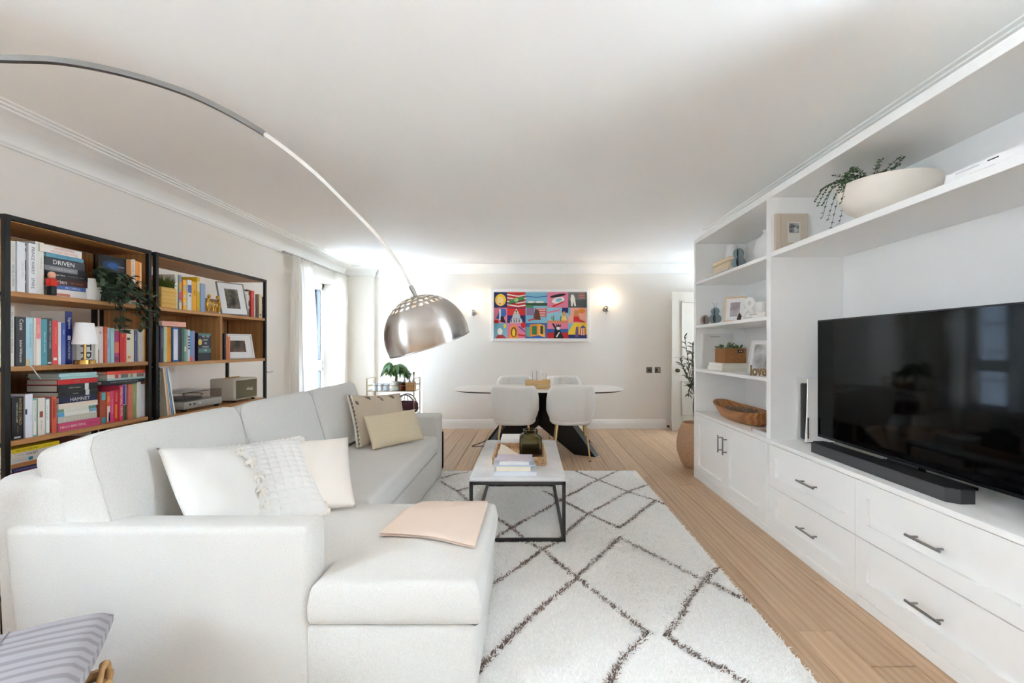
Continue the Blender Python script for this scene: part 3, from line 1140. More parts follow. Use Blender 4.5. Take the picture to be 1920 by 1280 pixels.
# remaining far end of the second shelf, counted from the post
for k, (p0, p1, py, rgb, wd) in enumerate(((259.4, 267, 617, (206, 206, 200), 'light grey'), (267.3, 273.4, 617, (232, 160, 78), 'orange and cream'), (273.8, 278, 617, (96, 164, 176), 'teal'))):
    D0, D1 = sD(p0), sD(p1)
    o = book("%s book, %s from the far post on narrow bookcase's second shelf" % (wd, ORD[2 - k]), D1 - D0 - 0.0008, EYE - (py - VY) * D0 / F - S2, 0.14, rgb,
             [T_('stillness', .1, .6, .5, (150, 150, 146), .3)] if k == 0 else [], [(0, 1, 0, .3, (236, 226, 206))] if k == 1 else [], G1)
    o.location = (-2.262, D0, S2 + 0.0005)
upright_row("narrow bookcase's third shelf", G1, S3, [
    (18.8, 21.6, 737, (224, 182, 60), 'thin yellow book', []),
    (22, 44.6, 744, (20, 20, 22), 'thick black book with gold capitals', [T_('INVISIBLE CHILD', .04, .66, .72, GLD, .26), T_('POVERTY, SURVIVAL & HOPE', .14, .6, .42, WHT, .14), T_('ANDREA ELLIOTT', .68, .86, .5, (190, 150, 100), .2)], [(.93, .97, .2, .75, (190, 190, 190))]),
    (46, 60, 739, (222, 224, 234), 'white-lilac book with a black mark', [T_('the anarchy', .35, .75, .75, (150, 150, 160), .18)], [(.34, .46, 0, .25, (34, 34, 44))]),
    (60.4, 70.4, 747, (108, 172, 162), 'green book with a white spine panel', [T_('THE ALGORITHM PROJECT', .07, .62, .5, (50, 60, 58), .4)], [(.05, .96, .2, .8, (234, 230, 220))]),
    (72, 85.6, 746, (230, 220, 210), 'cream book with a red-brown oval', [T_('the outrun', .6, .86, .5, (150, 130, 120), .3)], [(.36, .52, .25, .7, (150, 74, 58))]),
    (86, 96.8, 747, (128, 162, 170), 'grey-blue book with a white spine panel', [T_('how to be both', .2, .6, .5, (190, 160, 150), .3)], [(.03, .97, .25, .85, (232, 232, 226))]),
    (98, 106.8, 744, (214, 92, 66), 'coral red book', [T_('THE PANIC', .06, .6, .5, (110, 40, 32), .5)], [(.05, .6, .2, .8, (186, 66, 50))]),
])
flat_stack("narrow bookcase's third-shelf stack", G1, S3 + 0.0005, 108, 183, [
    (0.040, 0, 3, (206, 76, 122), 'pink book with white capitals', [T_('HELLO BEAUTIFUL', .04, .64, .5, WHT, .46), T_('ANN NAPOLITANO', .7, .95, .5, (120, 30, 60), .22)]),
    (0.030, 2, 0, (196, 192, 178), 'beige-grey book with pale capitals', [T_('A LITTLE LIFE', .1, .8, .5, (222, 212, 200), .5)]),
    (0.020, 2, 0, (228, 226, 216), 'cream book with a blue end', [], [(0, .16, 0, 1, (90, 160, 206)), (.8, 1, .3, 1, (120, 170, 200))]),
    (0.017, 2, 0, (226, 224, 210), 'cream book with a green end', [], [(0, .16, 0, 1, (110, 156, 130)), (.8, 1, 0, 1, (110, 156, 150))]),
    (0.013, 2, 0, (230, 220, 204), 'thin cream book', []),
    (0.013, 2, 0, (232, 214, 196), 'thin peach book', []),
    (0.032, 5, 0, (30, 36, 72), 'navy book with white capitals', [T_('HAMNET', .16, .9, .5, WHT, .55)]),
    (0.026, 3, 1, (18, 18, 20), 'black book with white lines', [T_('steve jobs', .2, .6, .5, WHT, .25)], [(.66, .76, 0, 1, (226, 226, 226))]),
    (0.034, 1, 1, (16, 16, 18), 'thick black book with a white block', [T_('walter isaacson', .2, .6, .5, WHT, .2)], [(.66, .76, 0, 1, (226, 226, 226))]),
    (0.026, 3, 2, (206, 22, 30), 'bright red book', [T_('shoe dog', .1, .8, .5, (240, 150, 140), .25)]),
    (0.011, 4, 0, (170, 214, 214), 'thin cyan book', []),
    (0.018, 4, 0, (182, 220, 222), 'pale cyan book', [T_('the midnight library', .1, .7, .5, (120, 170, 180), .35)]),
])
upright_row("narrow bookcase's third shelf past the stack", G1, S3, [
    (187, 198.6, 734.5, (166, 74, 48), 'brown-red book with cyan patches', [], [(.03, .26, .3, .95, (88, 170, 184)), (.8, .98, .3, 1, (60, 150, 160))]),
    (199, 206, 735, (222, 88, 50), 'orange-red book with a pale foot', [T_('GIRL', .1, .36, .5, (244, 190, 80), .6)], [(.45, .95, .15, .9, (214, 214, 220)), (.65, .95, .5, .9, (60, 80, 120))]),
    (206.5, 212.8, 733, (216, 66, 132), 'magenta pink book', [T_('ALL MY FRIENDS', .08, .9, .55, (244, 160, 190), .4)]),
    (213.2, 224, 731.6, (204, 34, 44), 'red book with a gold panel', [T_('SHUGGIE', .08, .36, .6, (240, 190, 120), .4)], [(.45, .9, .35, .75, (230, 130, 50))]),
    (224.5, 231, 722.8, (226, 74, 104), 'pink-red book with white capitals', [T_('WOLF HALL  NOVEL', .05, .88, .5, WHT, .6)]),
    (231.4, 239.6, 721, (178, 150, 196), 'lilac book with a blue oval', [], [(.02, .55, .1, .7, (38, 60, 150)), (.58, 1, 0, 1, (64, 92, 62))]),
    (240, 248, 720.5, (214, 116, 96), 'coral book', [T_('hamster days', .1, .6, .5, (180, 80, 70), .3)]),
    (248.6, 255.6, 719, (148, 162, 94), 'moss green book', [T_('OVERSTORY', .1, .8, .5, (200, 206, 150), .4)]),
    (256, 263.4, 716, (222, 220, 214), 'plain white book', []),
    (263.8, 272.8, 720, (218, 218, 222), 'white book nearest the post', []),
])
z = flat_stack("the small pile above narrow bookcase's third-shelf books", G1, 1.0265, 190, 277, [
    (0.020, 4, 0, (38, 44, 52), 'black book with fine print', [T_('STORIES OF LOVE AND OTHER THINGS', .05, .9, .5, (180, 180, 180), .35)]),
    (0.011, 12, 0, (168, 206, 206), 'thin cyan book', []),
    (0.021, 12, 0, (214, 204, 196), 'white book with coloured blocks', [], [(.18, .26, 0, 1, (200, 70, 60)), (.32, .5, 0, 1, (120, 116, 110)), (.55, .62, 0, 1, (150, 160, 90)), (.72, .9, 0, 1, (120, 100, 96))]),
    (0.018, 11, 0, (228, 78, 56), 'orange-red book', []),
])
flat_stack("narrow bookcase's low stack", G1, S4 + 0.0005, 21, 110, [
    (0.050, 2, -10, (120, 96, 80), 'brown book', []),
    (0.034, 0, -14, (186, 180, 170), 'grey book', []),
    (0.030, 1, -12, (204, 196, 178), 'sand-coloured book', []),
    (0.030, 0, -2, (222, 216, 204), 'cream book with a blue mark', [T_('FREE WILL', .1, .4, .5, (150, 140, 130), .4)], [(.42, .48, .2, .8, (50, 70, 140))]),
    (0.012, 2, -6, (170, 46, 48), 'thin dark red book', []),
    (0.028, 1, -13, (232, 110, 32), 'bright orange book', [T_('CONNECTED', .32, .72, .5, (160, 50, 20), .5)]),
    (0.020, 1, -14, (42, 40, 98), 'indigo book', [T_('THE POWER OF THINKING BIG', .04, .74, .5, (190, 180, 210), .5)]),
    (0.019, 3, -15, (206, 148, 92), 'tan orange book', [T_('TRAILBLAZER', .2, .8, .5, (170, 90, 50), .4)]),
    (0.024, 2, -1, (224, 226, 228), 'white book with blue and green dots', [T_('grow smarter', .06, .3, .5, (170, 172, 176), .25)], [(.35, .44, .2, .8, (40, 140, 176)), (.6, .68, .2, .8, (180, 200, 60))]),
    (0.023, 5, 0, (232, 230, 230), 'white book with dark capitals', [T_('HABIT', .24, .54, .5, (70, 70, 72), .55), T_('the power', .08, .22, .5, (150, 150, 150), .25)]),
    (0.020, 1, 0, (232, 208, 44), 'yellow book', [T_('THE CULTURE MAP', .05, .52, .5, (90, 76, 30), .5), T_('erin meyer', .56, .9, .5, (150, 130, 40), .35)]),
])
flat_stack("narrow bookcase's low dark red pile", G1, S4 + 0.0005, 111, 180, [
    (0.050, 0, 0, (60, 44, 40), 'thick dark brown book', []),
    (0.050, 0, 0, (96, 60, 52), 'thick brown book', []),
    (0.050, 0, -2, (70, 30, 30), 'thick maroon book', []),
    (0.040, 0, 0, (110, 36, 34), 'wine red book', []),
    (0.030, 0, 0, (120, 40, 36), 'red-brown book', []),
    (0.036, 0, 0, (122, 38, 34), 'dark red book with white capitals', [T_('THE INTELLIGENT INVESTOR', .04, .66, .5, (226, 190, 180), .36), T_('GRAHAM', .76, .9, .5, (220, 190, 180), .3)]),
    (0.020, 0, -2, (96, 32, 28), 'thin maroon book', []),
])

upright_row("wide bookcase's top shelf", G2, T1, [
    (328.7, 334.4, 515, (226, 222, 212), 'white book with purple specks', [], [(.6, .7, 0, .6, (70, 50, 90)), (.3, .35, 0, .6, (150, 150, 150))]),
    (334.8, 339.4, 516, (160, 168, 150), 'multicoloured book', [], [(0, .2, 0, 1, (120, 150, 176)), (.2, .4, 0, 1, (200, 180, 60)), (.5, .66, 0, 1, (206, 90, 120)), (.66, .72, 0, 1, (170, 60, 140)), (.8, 1, 0, 1, (220, 220, 200))]),
    (339.8, 344.8, 524, (208, 78, 34), 'burnt orange book with a white edge', [], [(0, 1, 0, .35, (236, 220, 200))]),
    (345.2, 351.8, 525, (238, 184, 40), 'yellow book with grey checks', [], [(.18, .34, .1, .9, (204, 196, 180)), (.5, .58, .1, .8, (210, 200, 190)), (.74, .84, .1, .9, (214, 200, 180))]),
    (352.2, 360, 525, (214, 218, 226), 'white book with a blue block', [], [(.16, .42, .1, 1, (62, 96, 170)), (.48, .54, .5, .8, (60, 70, 90))]),
    (360.4, 369.4, 528, (238, 176, 46), 'amber book with a small dark drawing', [T_('tiger', .28, .5, .6, (90, 60, 20), .5)]),
    (370.2, 375, 520, (226, 182, 24), 'deep yellow book with a cream top', [], [(.12, .42, 0, 1, (230, 216, 160))]),
    (376, 384, 532, (150, 172, 208), 'light blue-grey book', []),
])
upright_row("wide bookcase's top shelf past the frame", G2, T1, [
    (458, 466, 546, (226, 224, 216), 'white book', [T_('on time', .1, .4, .5, (150, 150, 150), .3)]),
    (466.3, 470, 543, (92, 88, 80), 'black and white spotted book', [], [(.2, .4, 0, 1, (206, 200, 190)), (.6, .7, 0, 1, (200, 196, 186))]),
    (470.3, 476, 545, (212, 46, 42), 'red book', [T_('ada', .1, .3, .5, (240, 150, 140), .4)]),
    (476.4, 480, 548, (232, 228, 220), 'thin white book', []),
    (480.4, 485, 552, (86, 54, 50), 'dark brown book', []),
    (485.4, 490.6, 552, (224, 206, 164), 'sand-coloured book', [], [(.82, .92, .3, .7, (110, 60, 40))]),
    (491, 495.4, 556, (40, 36, 34), 'black book', [T_('WAR', .2, .8, .5, (170, 160, 150), .5)]),
])
upright_row("wide bookcase's large cubby", G2, T2, [
    (301.6, 307, 611, (58, 56, 92), 'navy book with pale lettering', [T_('THE LOST ART OF MOVING', .05, .6, .6, (180, 176, 190), .35)]),
    (307.3, 313.4, 612, (186, 206, 170), 'pale green book', []),
    (313.8, 322.6, 613, (236, 156, 24), 'orange book', [T_('oranges', .1, .7, .7, (190, 100, 20), .25)]),
    (323, 334, 614, (24, 96, 170), 'blue book with a white spine panel', [], [(.05, .95, .15, .85, (226, 226, 234))]),
    (334.3, 340, 615, (46, 50, 56), 'almost black book', [T_('small things', .1, .5, .5, (140, 130, 110), .3)]),
    (340.3, 346, 615, (74, 104, 98), 'dark teal book', []),
    (346.3, 351.6, 616, (112, 166, 154), 'sea green book', [], [(.55, .7, .2, .9, (214, 222, 206))]),
    (352, 355, 618, (226, 226, 222), 'thin white book with navy stripes', [], [(.2, .25, 0, 1, (40, 46, 96)), (.3, .35, 0, 1, (40, 46, 96)), (.39, .44, 0, 1, (40, 46, 96)), (.48, .53, 0, 1, (40, 46, 96)), (.57, .62, 0, 1, (40, 46, 96))]),
    (355.4, 361, 620, (104, 150, 196), 'blue book with a red foot', [], [(.85, 1, 0, 1, (200, 92, 90))]),
    (361.3, 366, 620, (144, 136, 184), 'lilac book', []),
])
o = book("pink book lying across the upright books in wide bookcase's cubby", 0.030, 0.20, 0.14, (232, 174, 156), [T_('a quiet year', .2, .8, .5, (200, 140, 124), .3)], group=G2)
o.rotation_euler = (PI / 2, 0, math.radians(1))
o.location = (-2.262, sD(349), 1.3600)
# book with its cover to the room
o = book('dark navy book with white title, cover turned to the room in the cubby', 0.022, 0.19, 0.128, (26, 30, 46), group=G2)
cv = MB()
cv.use(flat((78, 120, 116))).box(-0.126, -0.004, 0.022, 0.0225, 0.055, 0.085).box(-0.126, -0.004, 0.022, 0.0225, 0.172, 0.19)
cv.use(flat((212, 176, 84))).prism([(-0.02 + 0.018 * math.cos(a), 0.128 + 0.022 * math.sin(a)) for a in [i * PI / 6 for i in range(12)]], 0.022, 0.0228, 'y')
cv.build('cover_print', None, o)
for i, s in enumerate(('ALL THE', 'LIGHT', 'WE', 'CANNOT', 'SEE')):
    Mx = Matrix(((-1, 0, 0, -0.072), (0, 0, 1, 0.0232), (0, 1, 0, 0.168 - i * 0.024), (0, 0, 0, 1)))
    lettering(s, flat((226, 226, 222)), o, Mx, 0.07, 0.013)
o.rotation_euler = (0, 0, -PI / 2)
o.location = (-2.282, 3.105, T2 + 0.0005)
upright_row("wide bookcase's small cubby", G2, T2, [
    (420.5, 424, 625, (30, 30, 40), 'black book', [T_('noir', .2, .8, .5, (150, 150, 160), .4)]),
    (424.3, 429, 627, (214, 118, 74), 'rust orange book', [T_('odes', .1, .5, .5, (240, 190, 150), .4)]),
    (429.3, 433, 631, (206, 124, 84), 'faded orange book', []),
])

# ------------------------------------------------------------------ rug
def gp(px, py, z=0.02):
    D = (EYE - z) * F / (py - VY)
    return ((px - VX) * D / F, D)


RX0, RX1, RY0, RY1 = -1.35, 1.05, 0.95, 4.47
rug = thing('rug', 'shaggy ivory rug with thin brown diamond lines under the coffee table', 'rug', (0, 2.7, 0))
part('backing', MB().rbox(RX0, RX1, RY0, RY1, 0.0005, 0.012, 0.004, 1), rug, fabric('rug_backing', (250, 249, 247), 300, 0.2))
LINES = [
    [(1060, 872), (1084, 884), (1122, 898), (1177, 920), (1228, 937), (1255, 948)],
    [(1160, 880), (1122, 898), (1060, 930), (1040, 944), (960, 988), (915, 1013), (820, 1070)],
    [(900, 955), (935, 973), (960, 988), (988, 1015), (1017, 1029)],
    [(1217, 906), (1177, 920), (1102, 962), (1062, 995), (1045, 1014), (1017, 1029), (931, 1088), (800, 1180)],
    [(1020, 920), (1053, 937), (1102, 962), (1161, 988)],
    [(1228, 937), (1161, 988)],
    [(1161, 1005), (1080, 1080), (1000, 1152), (915, 1234), (850, 1300)],
    [(1161, 1005), (1230, 1040), (1312, 1082), (1327, 1087), (1360, 1105), (1400, 1125)],
    [(1017, 1029), (1050, 1058), (1080, 1080), (1140, 1128), (1212, 1183), (1170, 1230), (1141, 1285), (1090, 1380)],
    [(1347, 1059), (1327, 1079), (1290, 1120), (1275, 1150), (1248, 1191), (1310, 1230), (1360, 1255), (1420, 1295), (1560, 1390)],
    [(828, 895), (850, 888), (875, 884)],
    [(828, 902), (845, 912), (858, 919), (880, 912), (905, 905)],
    [(858, 919), (880, 940), (900, 955)],
]
SEG = []
for ln in LINES:
    w = [gp(*p) for p in ln]
    SEG += list(zip(w, w[1:]))
A = np.array([s[0] for s in SEG])
B = np.array([s[1] for s in SEG])


def line_dist(P):
    best = np.full(len(P), 9.0)
    for a, b in zip(A, B):
        ab = b - a
        t = np.clip(((P - a) @ ab) / (ab @ ab), 0, 1)
        q = a + t[:, None] * ab
        best = np.minimum(best, np.hypot(*(P - q).T))
    return best


def pile(n, height, wid):
    P = np.column_stack((RNG.uniform(RX0 + .004, RX1 - .004, n), RNG.uniform(RY0 + .004, RY1 - .004, n)))
    # nothing under the sofa's footprint
    keep = ~((P[:, 0] < -0.86) & (P[:, 1] > 1.6)) & ~((P[:, 0] < -0.25) & (P[:, 1] > 1.62) & (P[:, 1] < 2.28))
    P = P[keep]
    n = len(P)
    d = line_dist(P)
    wob = 0.0125 + 0.006 * np.sin(P[:, 0] * 61 + P[:, 1] * 37) * np.sin(P[:, 1] * 83 - P[:, 0] * 29) + RNG.uniform(-0.0035, 0.0035, n)
    brown = d < wob
    flow = 1.2 * np.sin(P[:, 0] * 5.1 + 1.3) + 1.1 * np.sin(P[:, 1] * 4.3)
    lean = flow + RNG.normal(0, 1.1, n)
    ang = lean + PI / 2 + RNG.normal(0, 0.45, n)
    ln = RNG.uniform(0.8, 1.9, n) * height
    dx, dy = np.cos(lean), np.sin(lean)
    wx, wy = np.cos(ang) * wid * RNG.uniform(0.7, 1.3, n), np.sin(ang) * wid * RNG.uniform(0.7, 1.3, n)
    hh = RNG.uniform(0.5, 0.85, n) * height
    V = np.zeros((n, 5, 3))
    z0 = 0.010
    V[:, 0] = np.column_stack((P[:, 0] - wx, P[:, 1] - wy, np.full(n, z0)))
    V[:, 1] = np.column_stack((P[:, 0] + wx, P[:, 1] + wy, np.full(n, z0)))
    mx, my = P[:, 0] + dx * ln * 0.35, P[:, 1] + dy * ln * 0.35
    V[:, 2] = np.column_stack((mx + wx * .9, my + wy * .9, z0 + hh * 0.7))
    V[:, 3] = np.column_stack((mx - wx * .9, my - wy * .9, z0 + hh * 0.7))
    V[:, 4] = np.column_stack((P[:, 0] + dx * ln * 0.95, P[:, 1] + dy * ln * 0.95, z0 + hh))
    base = np.arange(n)[:, None] * 5
    quads = base + np.array([[0, 1, 2, 3]])
    tris = base + np.array([[3, 2, 4]])
    me = bpy.data.meshes.new('pile')
    me.vertices.add(n * 5)
    me.vertices.foreach_set('co', V.reshape(-1))
    me.loops.add(n * 7)
    li = np.concatenate((quads, tris), axis=1).reshape(-1)
    me.loops.foreach_set('vertex_index', li)
    me.polygons.add(n * 2)
    st = np.empty(n * 2, int)
    st[0::2] = np.arange(n) * 7
    st[1::2] = np.arange(n) * 7 + 4
    me.polygons.foreach_set('loop_start', st)
    ca = me.color_attributes.new('pile_colour', 'FLOAT_COLOR', 'POINT')
    iv = np.array(lin((252, 252, 251)))
    br = np.array(lin((140, 120, 112)))
    tone = RNG.uniform(0.92, 1.04, n)[:, None]
    col = np.where(brown[:, None], br * RNG.uniform(0.7, 1.25, n)[:, None], iv * tone)
    C = np.ones((n, 5, 4))
    C[:, :, :3] = col[:, None, :]
    ca.data.foreach_set('color', C.reshape(-1))
    me.update()
    me.validate()
    return me


mp = bpy.data.materials.new('wool_pile')
mp.use_nodes = True
nt_ = mp.node_tree
nt_.nodes.remove(nt_.nodes['Principled BSDF'])
at_ = nt_.nodes.new('ShaderNodeAttribute')
at_.attribute_name = 'pile_colour'
df_ = nt_.nodes.new('ShaderNodeBsdfDiffuse')
tl_ = nt_.nodes.new('ShaderNodeBsdfTranslucent')
mx_ = nt_.nodes.new('ShaderNodeMixShader')
mx_.inputs[0].default_value = 0.5
nt_.links.new(at_.outputs['Color'], df_.inputs['Color'])
nt_.links.new(at_.outputs['Color'], tl_.inputs['Color'])
nt_.links.new(df_.outputs[0], mx_.inputs[1])
nt_.links.new(tl_.outputs[0], mx_.inputs[2])
nt_.links.new(mx_.outputs[0], nt_.nodes['Material Output'].inputs[0])
pm = pile(190000, 0.0135, 0.0023)
pm.materials.append(mp)
po = bpy.data.objects.new('pile', pm)
link(po, rug)
po.matrix_parent_inverse = wmat(rug).inverted()
po['kind'] = 'stuff'

# ------------------------------------------------------------------ sofa
M_SOFA = fabric('sofa_linen', (226, 225, 222), 240, 0.5, 0.0014, (203, 201, 197))
sofa = thing('sofa', 'large off-white fabric corner sofa with chaise in front of the bookcases', 'sofa', (-1.3, 2.9, 0))


def soft(name, mb, smooth=60, m=M_SOFA):
    return part(name, mb, sofa, m, smooth)


def graded(a, b, step=0.05):
    """Grid lines from a to b, close together at both ends."""
    g = [0, 0.004, 0.010, 0.018, 0.028, 0.042, 0.06, 0.085]
    s = [a + q for q in g if q < (b - a) / 2] + [b - q for q in g if q < (b - a) / 2]
    n = max(2, int((b - a - 0.17) / step))
    s += [a + 0.085 + (b - a - 0.17) * i / n for i in range(1, n)]
    return sorted(set(round(v, 5) for v in s))


def seat_cushion(rects, z0, z1, r, crown, seed):
    """Soft slab over a union of rectangles that share grid lines: rounded upper edge, crowned top."""
    xs, ys = set(), set()
    for (a, b, c, d) in rects:
        xs |= set(graded(a, b))
        ys |= set(graded(c, d))
    xs, ys = sorted(xs), sorted(ys)
    ph = np.random.default_rng(seed).uniform(0, 6.28, 4)

    def inside(x, y):
        return any(a < x < b and c < y < d for (a, b, c, d) in rects)

    def dist(x, y):
        # distance to the outline: sample the complement along axes and corners
        best = 9.0
        for (px, py, qx, qy) in outline:
            dx, dy = qx - px, qy - py
            t = max(0, min(1, ((x - px) * dx + (y - py) * dy) / (dx * dx + dy * dy)))
            best = min(best, math.hypot(x - px - t * dx, y - py - t * dy))
        return best
    cells = {}
    for i in range(len(xs) - 1):
        for j in range(len(ys) - 1):
            if inside((xs[i] + xs[i + 1]) / 2, (ys[j] + ys[j + 1]) / 2):
                cells[(i, j)] = 1
    outline = []
    for (i, j) in cells:
        if (i - 1, j) not in cells:
            outline.append((xs[i], ys[j], xs[i], ys[j + 1]))
        if (i + 1, j) not in cells:
            outline.append((xs[i + 1], ys[j], xs[i + 1], ys[j + 1]))
        if (i, j - 1) not in cells:
            outline.append((xs[i], ys[j], xs[i + 1], ys[j]))
        if (i, j + 1) not in cells:
            outline.append((xs[i], ys[j + 1], xs[i + 1], ys[j + 1]))
    bm = bmesh.new()
    vv = {}

    def V(i, j):
        if (i, j) not in vv:
            x, y = xs[i], ys[j]
            d = dist(x, y)
            z = z1
            if d < r:
                z = z1 - r + math.sqrt(max(0, r * r - (r - d) ** 2))
            s = min(1, d / 0.28)
            z += crown * s * s * (3 - 2 * s) + 0.002 * math.sin(9 * x + 7 * y + ph[0]) * s
            vv[(i, j)] = bm.verts.new((x, y, z))
        return vv[(i, j)]
    for (i, j) in cells:
        bm.faces.new((V(i, j), V(i + 1, j), V(i + 1, j + 1), V(i, j + 1)))
    bm.verts.ensure_lookup_table()
    eds = [e for e in bm.edges if e.is_boundary]
    cx = sum(a[0] for a in outline) / len(outline)
    cy = sum(a[1] for a in outline) / len(outline)
    lev = [(z1 - r - 0.03, 0.006), ((z0 + z1) / 2, 0.010), (z0 + 0.03, 0.007), (z0 + 0.010, 0.001), (z0, -0.012)]
    for (z, bul) in lev:
        ret = bmesh.ops.extrude_edge_only(bm, edges=eds)
        nv = [g for g in ret['geom'] if isinstance(g, bmesh.types.BMVert)]
        eds = [g for g in ret['geom'] if isinstance(g, bmesh.types.BMEdge) and g.is_boundary]
        for w in nv:
            w.co.z = z
    bm.normal_update()
    # slight outward belly on the sides
    for w in bm.verts:
        for (z, bul) in lev:
            if abs(w.co.z - z) < 1e-6:
                n = Vector((w.normal.x, w.normal.y, 0))
                if n.length > 0.2:
                    w.co += n.normalized() * bul
                break
    bmesh.ops.holes_fill(bm, edges=[e for e in bm.edges if e.is_boundary], sides=0)
    return MB().bm(bm)


D0 = 1.55
soft('base', MB().rbox(-1.78, -0.83, 1.66, 4.12, 0.035, 0.275, 0.02, 3))
soft('chaise_base', MB().rbox(-0.765, -0.18, D0 + 0.002, 2.345, 0.03, 0.278, 0.02, 3))
arm = MB().rbox(-1.77, -0.752, D0, 1.69, 0.03, 0.612, 0.026, 4)
arm.v = [(x - 0.11 * (z - 0.3) if x < -1.5 else x, y, z) for (x, y, z) in arm.v]
soft('arm', arm)
soft('arm', MB().rbox(-1.795, -0.815, 4.10, 4.28, 0.03, 0.612, 0.026, 4))
bk = MB().rbox(-1.88, -1.62, 1.585, 4.27, 0.04, 0.775, 0.05, 4)
bk.v = [(x + 0.10 * (0.5 - z) * 0.5, y, z) for (x, y, z) in bk.v]
soft('back_frame', bk)
soft('seat_cushion', seat_cushion([(-1.47, -0.825, 2.362, 4.098)], 0.277, 0.432, 0.035, 0.022, 1))
soft('chaise_cushion', seat_cushion([(-1.47, -0.745, 1.692, 2.356), (-0.745, -0.17, 1.692, 2.356), (-0.745, -0.17, D0 - 0.004, 1.692)], 0.28, 0.425, 0.03, 0.034, 2))
for k, (a, b) in enumerate(((1.605, 2.452), (2.455, 3.272), (3.275, 4.09))):
    M = Matrix.Translation((-1.60, (a + b) / 2, 0.66)) @ Matrix.Rotation(math.radians(-17), 4, 'Y')
    mb = MB().bm(superbox(0.235, b - a, 0.49, 10, 14, 0.16, 0.014, 10 + k, 0), M)
    bc = soft('back_cushion', mb, 70)
    # piping round the front edge
    pp = []
    w, hgt = (b - a) / 2 * 0.985, 0.245 * 0.975
    for i in range(48):
        t = 2 * PI * i / 48
        cs, sn = math.cos(t), math.sin(t)
        s = (abs(cs) ** 11 + abs(sn) ** 11) ** (-1 / 11)
        pp.append(M @ Vector((0.235 / 2 * 0.84, cs * s * w, sn * s * hgt)))
    part('piping', MB().tube(pp, 0.0035, 6, close=True), bc, M_SOFA, 60)
for (x, y) in ((-1.7, 1.62), (-0.88, 4.2), (-1.7, 4.2), (-0.26, 1.65), (-0.26, 2.26)):
    part('leg', MB().cyl((x, y, 0), (x, y, 0.04), 0.025, 12), sofa, M_BLACK)

# ------------------------------------------------------------------ throw pillows
def pillow(name, label, c, U, V, t, m, pinch=0.06, wr=0.003, seed=0, n=26, fn=None, cat='pillow'):
    """Root is an Empty on the pillow's lower edge; U width vector, V height vector."""
    M = pillow_frame(c, U, V)
    r = thing(name, label, cat, (c[0], c[1], c[2] - 0.2), group='throw pillows on the sofa')
    fr, bk = pillow_mesh(Vector(U).length, Vector(V).length, t, n, pinch, wr, seed, fn)
    fr = [[M @ p for p in row] for row in fr]
    bk = [[M @ p for p in row] for row in bk]
    cov = part('cover', MB().grid(fr).grid(bk), r, m, 80)
    bm = bmesh.new()
    bm.from_mesh(cov.data)
    bmesh.ops.remove_doubles(bm, verts=bm.verts, dist=1e-5)
    bmesh.ops.recalc_face_normals(bm, faces=bm.faces)
    bm.to_mesh(cov.data)
    bm.free()
    return r, M, fr


V3 = Vector
# 1 white tasselled pillow on the near cushion
U, Vv = V3((0.12, 0.42, -0.085)), V3((-0.27, 0.06, 0.33))
r, M, fr = pillow('pillow', 'white cushion with a row of soft tassels, leaning at the near end of the sofa', (-1.285, 1.935, 0.63), U, Vv, 0.17, fabric('pillow_white', (235, 233, 229), 500, 0.3), wr=0.0035, seed=4)
tas = MB()
n = len(fr) - 1
m_t = fabric('tassel_wool', (238, 234, 226), 700, 0.6)
for k in range(5):
    p = fr[int(n * 0.66)][int(n * (0.84 - 0.17 * k))]
    nrm = (M.to_3x3() @ V3((0, -1, 0)))
    mb = MB()
    for q in range(16):
        d = V3((RNG.normal(), RNG.normal(), RNG.normal())).normalized()
        mb.tube([p + nrm * 0.006, p + nrm * 0.012 + d * 0.022, p + nrm * 0.010 + d * 0.030 + V3((0, 0, -0.012))], [0.006, 0.008, 0.003], 6)
    part('tassel', mb, r, m_t, 60)

# 2 chunky waffle pillow
TL, TR, BRt = V3((-1.47, 2.12, 0.75)), V3((-1.21, 2.36, 0.755)), V3((-0.935, 2.09, 0.465))
U = (TR - TL)
Vv = (TR - BRt)
c = (TL + BRt) / 2


def waffle(u, v, k):
    a, b = abs(math.sin(PI * 10 * (u * 0.5 + 0.5))), abs(math.sin(PI * 15 * (v * 0.5 + 0.5)))
    return 0.011 * k * (a * b) ** 0.55 if k > 0.05 else 0


r, M, fr = pillow('pillow', 'white chunky waffle-knit cushion with braided edges, between two smooth white cushions', c, U * 1.12, Vv, 0.15, fabric('pillow_waffle', (234, 233, 230), 300, 0.4), pinch=0.03, wr=0.001, seed=5, n=112, fn=waffle)
for side in range(4):
    if side == 0:
        pts = [row[0] for row in fr]
    elif side == 1:
        pts = [row[-1] for row in fr]
    elif side == 2:
        pts = fr[0]
    else:
        pts = fr[-1]
    mb = MB()
    pts = [pts[i] for i in range(0, len(pts), 3)]
    for s in (0, 1, 2):
        nr = M.to_3x3() @ V3((0, -1, 0))
        br = []
        L_ = len(pts)
        for i, p in enumerate(pts):
            t = (pts[min(i + 1, L_ - 1)] - pts[max(i - 1, 0)]).normalized()
            o2 = t.cross(nr).normalized()
            a = i * 1.15 + s * 2.094
            br.append(p + o2 * (0.008 * math.sin(a)) + nr * (0.006 * math.sin(2 * a)))
        mb.tube(br, 0.0065, 6)
    part('braided_edge', mb, r, m_t, 70)

# 3 cream plain pillow
TR, BRt = V3((-1.03, 2.46, 0.735)), V3((-0.79, 2.215, 0.465))
U = V3((0.33, 0.17, 0.0))
Vv = TR - BRt
c = (TR + BRt) / 2 - U / 2
pillow('pillow', 'plain cream cushion standing on the chaise beside the waffle cushion', c, U, Vv, 0.14, fabric('pillow_cream', (236, 229, 221), 480, 0.25), wr=0.003, seed=9)

